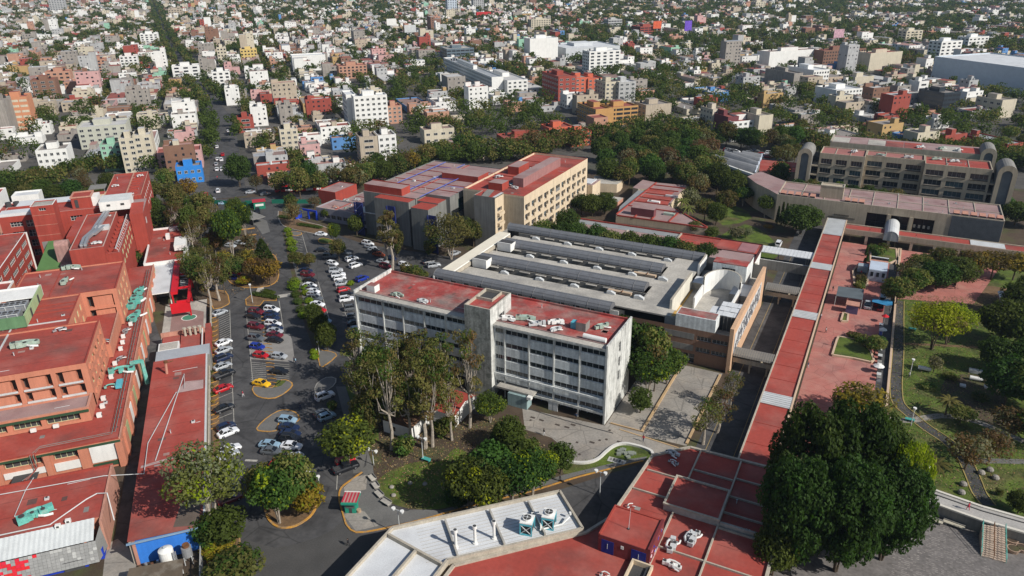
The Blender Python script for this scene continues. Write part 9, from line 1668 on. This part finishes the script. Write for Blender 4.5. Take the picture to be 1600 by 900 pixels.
def city():
	import bisect
	lots = []; trees = []; sh = {}
	SA, SB = 41.0, 84.0
	av = [(345, -8.5), (510, -9), (560, -13), (655, -24), (841, -45), (1153, -72.5), (1580, -106), (2600, -190)]
	def avx(b):
		for (b0, a0), (b1, a1) in zip(av[:-1], av[1:]):
			if b <= b1: return a0+(a1-a0)*(b-b0)/(b1-b0)
		return -190
	for ia in range(-30, 60):
		for ib in range(-14, 30):
			A0, B0 = ia*SA+20+sh.setdefault(ib//2, rc.uniform(-18, 18)), 348+ib*SB-120
			for col in (0, 1):
				b = B0+3.8+rc.uniform(0, 2)
				while b < B0+SB-9:
					w = rc.uniform(6, 11) if rc.random() < .9 else rc.uniform(15, 36)
					d = rc.uniform(13, 16.8) if rc.random() < .7 else rc.uniform(8, 13); ac = A0+3.7+(d/2 if col == 0 else SA-7.4-d/2); bc = b+w/2; b += w+rc.choice([0, 0, .6, 2.5]); 
					X, Y = fromB(ac, bc)
					v = Vector((X, Y, -CAM_H)).dot(_fw)
					if v < 150: continue
					sx, sy = proj(X, Y)
					if not (-60 < sx < 1660 and -16 < sy): continue
					if sy > bnd(sx)-3: continue
					if abs(ac-avx(bc)) < d/2+8: continue
					if any(x0 < ac+d/2 and ac-d/2 < x1 and y0 < bc+w/2 and bc-w/2 < y1 for x0, x1, y0, y1 in LM_RECTS): continue
					green = .24 if sx < 640 else .33 if sx < 930 else .38
					if sx > 900 and sy < 95: green = .55
					if sx > 1150 and sy < 110: green = .6
					if 560 < sx < 860 and 95 < sy < 215: green = .5
					if 1000 < sx < 1180 and 110 < sy < 200: green = .55
					if 380 < sx < 620 and sy < 40: green = .5
					if 0 < sx < 200 and 20 < sy < 110: green = .36
					if 640 < sx < 850 and 150 < sy < 236: green = .85
					green *= .3+1.5*min(1, max(0, .5+1.5*mnoise(Vector((ac*.011, bc*.011, 3)))))
					if rc.random() < green: trees += [(ac+rc.uniform(-6, 6), bc+rc.uniform(-4, 4), rc.uniform(7, 13), rc.uniform(8, 13)) for _ in range(rc.choice([1, 2, 2]))]; continue
					n = rc.choice([1, 1, 2]) if w > 24 else rc.choices([1, 2, 3, 4, 5, 6, 8], [34, 43, 17, 5, 1.2, .5, .25 if sy < 120 else 0])[0]; lots.append((v, sx, sy, ac, bc, d, w, n))
					if rc.random() < .42: trees.append((A0+(1.5 if col == 0 else SA-1.5), bc, rc.uniform(6, 10), rc.uniform(6, 9.5)))
	# trees along the avenue
	b = 348
	while b < 2300:
		for s in (-1, 1):
			if (s > 0 and b < 620 and rc.random() < .8) or rc.random() < .25 or b < 400: continue
			trees.append((avx(b)+s*rc.uniform(5.5, 8), b+rc.uniform(-3, 3), rc.uniform(8, 12), rc.uniform(7, 9.5)))
			if b > 560 and s < 0 and rc.random() < .6: trees.append((avx(b)+s*rc.uniform(12, 18), b, rc.uniform(8, 12), rc.uniform(8, 12)))
		b += rc.uniform(7, 10)
	lots.sort(key=lambda l: l[0]); near = lots[:235]; far = lots[235:]; labs = {}
	recs = []
	for v, sx, sy, ac, bc, d, w, n in near:
		wl, rf = pick(WALLS), pick(ROOFS); h = n*2.8+.8; recs.append((sx, sy, ac, bc, d, w, n, h, wl, rf))
	recs.sort(key=lambda r: r[0]); tot = {}
	for r in recs: k = (r[8][0], r[6], r[9][0], zone(r[0], r[1])); tot[k] = tot.get(k, 0)+1
	cnt = {}
	for sx, sy, ac, bc, d, w, n, h, wl, rf in recs:
		k = (wl[0], n, rf[0], zone(sx, sy)); c = cnt.get(k, 0); cnt[k] = c+1
		lab = '%s %s house, %s roof, %s%s' % (wl[0], STOREY[n], rf[0], k[3], '' if tot[k] == 1 else ', %s from left' % ordn(c))
		t = Th('house', lab, 'house', (ac, bc), BANG, 'houses '+k[3]); a, b_, c_ = MB(), MB(), MB(); house(a, c_, b_, ac, bc, d, w, h, wl[1], rf[1], 0, True)
		t.part('wall', a); t.part('window_rows', b_, kind='stuff'); q = MB(); q.quad((ac-d/2+.2, bc-w/2+.2, h-.6), (ac+d/2-.2, bc-w/2+.2, h-.6), (ac+d/2-.2, bc+w/2-.2, h-.6), (ac-d/2+.2, bc+w/2-.2, h-.6), rf[1]); t.part('roof', q); t.part('roof_clutter', c_, kind='stuff')
	F, WN = MB(), MB()
	for v, sx, sy, ac, bc, d, w, n in far: wl, rf = pick(WALLS), pick(ROOFS); house(F, F, WN, ac, bc, d, w, n*2.8+.5+rc.uniform(-.3,.6), wl[1], rf[1], v, False)
	F.add(WN); me = F.mesh('distant_houses'); o = link('distant_houses', me); o.rotation_euler = (0, 0, BANG); tag(o, 'mass of small flat-roofed houses filling the town to the horizon', 'houses', kind='stuff')
	# trees: the nearest ones as things, the rest as one mass
	TR = []
	for a, b_, h, cw in trees:
		X, Y = fromB(a, b_); v = Vector((X, Y, -CAM_H)).dot(_fw)
		if v < 100: continue
		sx, sy = proj(X, Y)
		if not (-60 < sx < 1660 and -16 < sy) or sy > bnd(sx)+3 or any(x0 < a < x1 and y0 < b_ < y1 for x0, x1, y0, y1 in LM_RECTS): continue
		TR.append((v, sx, sy, X, Y, h, cw, rc.choices(['far', 'farolive', 'farbrown'], [62, 33, 5])[0]))
	for k in range(230):
		sx = 545+k*4.85; 
		if 1085 < sx < 1200 and rc.random() < .6: continue
		p = P(sx, bnd(sx)+rc.uniform(-5, 9)); v = (p-Vector((0, 0, CAM_H))).dot(_fw); TR.append((v, sx, bnd(sx), p.x, p.y, rc.uniform(7, 12), rc.uniform(8, 12), rc.choice(['far', 'far', 'farolive', 'farbrown'])))
	for k in range(40): sx = -10+k*6.4; p = P(sx, bnd(sx)+rc.uniform(-3, 6)); v = (p-Vector((0, 0, CAM_H))).dot(_fw); TR.append((v, sx, bnd(sx), p.x, p.y, rc.uniform(7, 10), rc.uniform(7, 10), rc.choice(['far', 'farolive'])))
	TR.sort(); nn = max(0, 330-NTREE); nr, fr = TR[:nn], TR[nn:]; cnt = {}; tot = {}
	nr.sort(key=lambda r: r[1])
	for r in nr: k = (r[7], zone(r[1], r[2])); tot[k] = tot.get(k, 0)+1
	for v, sx, sy, X, Y, h, cw, kd in nr:
		k = (kd, zone(sx, sy)); c = cnt.get(k, 0); cnt[k] = c+1; tree_at(X, Y, h, cw, kd, '%s %s%s' % (DESC[kd], k[1], '' if tot[k] == 1 else ', %s from left' % ordn(c)), 'street trees '+k[1], rd=rc)
	rng = np.random.default_rng(5); Vs, Ms = [], []
	for v, sx, sy, X, Y, h, cw, kd in fr:
		nl = int(max(34, min(420, 120000/v))); nc = 8; C = np.stack([X+rng.normal(size=nc)*cw*.22, Y+rng.normal(size=nc)*cw*.22, h*.58+rng.normal(size=nc)*h*.13], 1); rad = rng.uniform(.2, .34, nc)*cw; V, k = leaf_quads(C, rad, nl, (.22+v*.00062), rng); Vs.append(V); Ms.append(np.where(rng.random(nl) < .6, {'far': 0, 'farolive': 1, 'farbrown': 2}[kd], 3))
	V = np.concatenate(Vs); me = np_mesh('distant_trees', V, len(V)//4, [L_DARK, L_OLIVE, L_BROWN, L_MID], np.concatenate(Ms)); o = link('distant_trees', me); tag(o, 'dark green tree crowns scattered between the distant houses', 'trees', kind='stuff')
	print('CITY', len(lots), 'lots', len(TR), 'trees', NTREE, len(F.f), 'faces', len(V)//4)
city()
# ---------------------------------------------------------------- the air
HZ = bpy.data.meshes.new('haze'); q = MB(); q.box(-3200, 3200, -400, 5200, -1.03, 97, WHITE); hz = link('haze', q.mesh('haze')); hz.data.materials.clear()
hm = bpy.data.materials.new('haze_air'); hm.use_nodes = True; hn = hm.node_tree.nodes; hn.remove(hn['Principled BSDF']); pv = hn.new('ShaderNodeVolumePrincipled'); pv.inputs['Color'].default_value = (.60, .76, 1, 1); pv.inputs['Density'].default_value = .00007; pv.inputs['Anisotropy'].default_value = 0.2
hm.node_tree.links.new(pv.outputs[0], hn['Material Output'].inputs['Volume']); hz.data.materials.append(hm); hz['kind'] = 'stuff'; hz['label'] = 'thin bluish air haze over the town'; hz['category'] = 'haze'
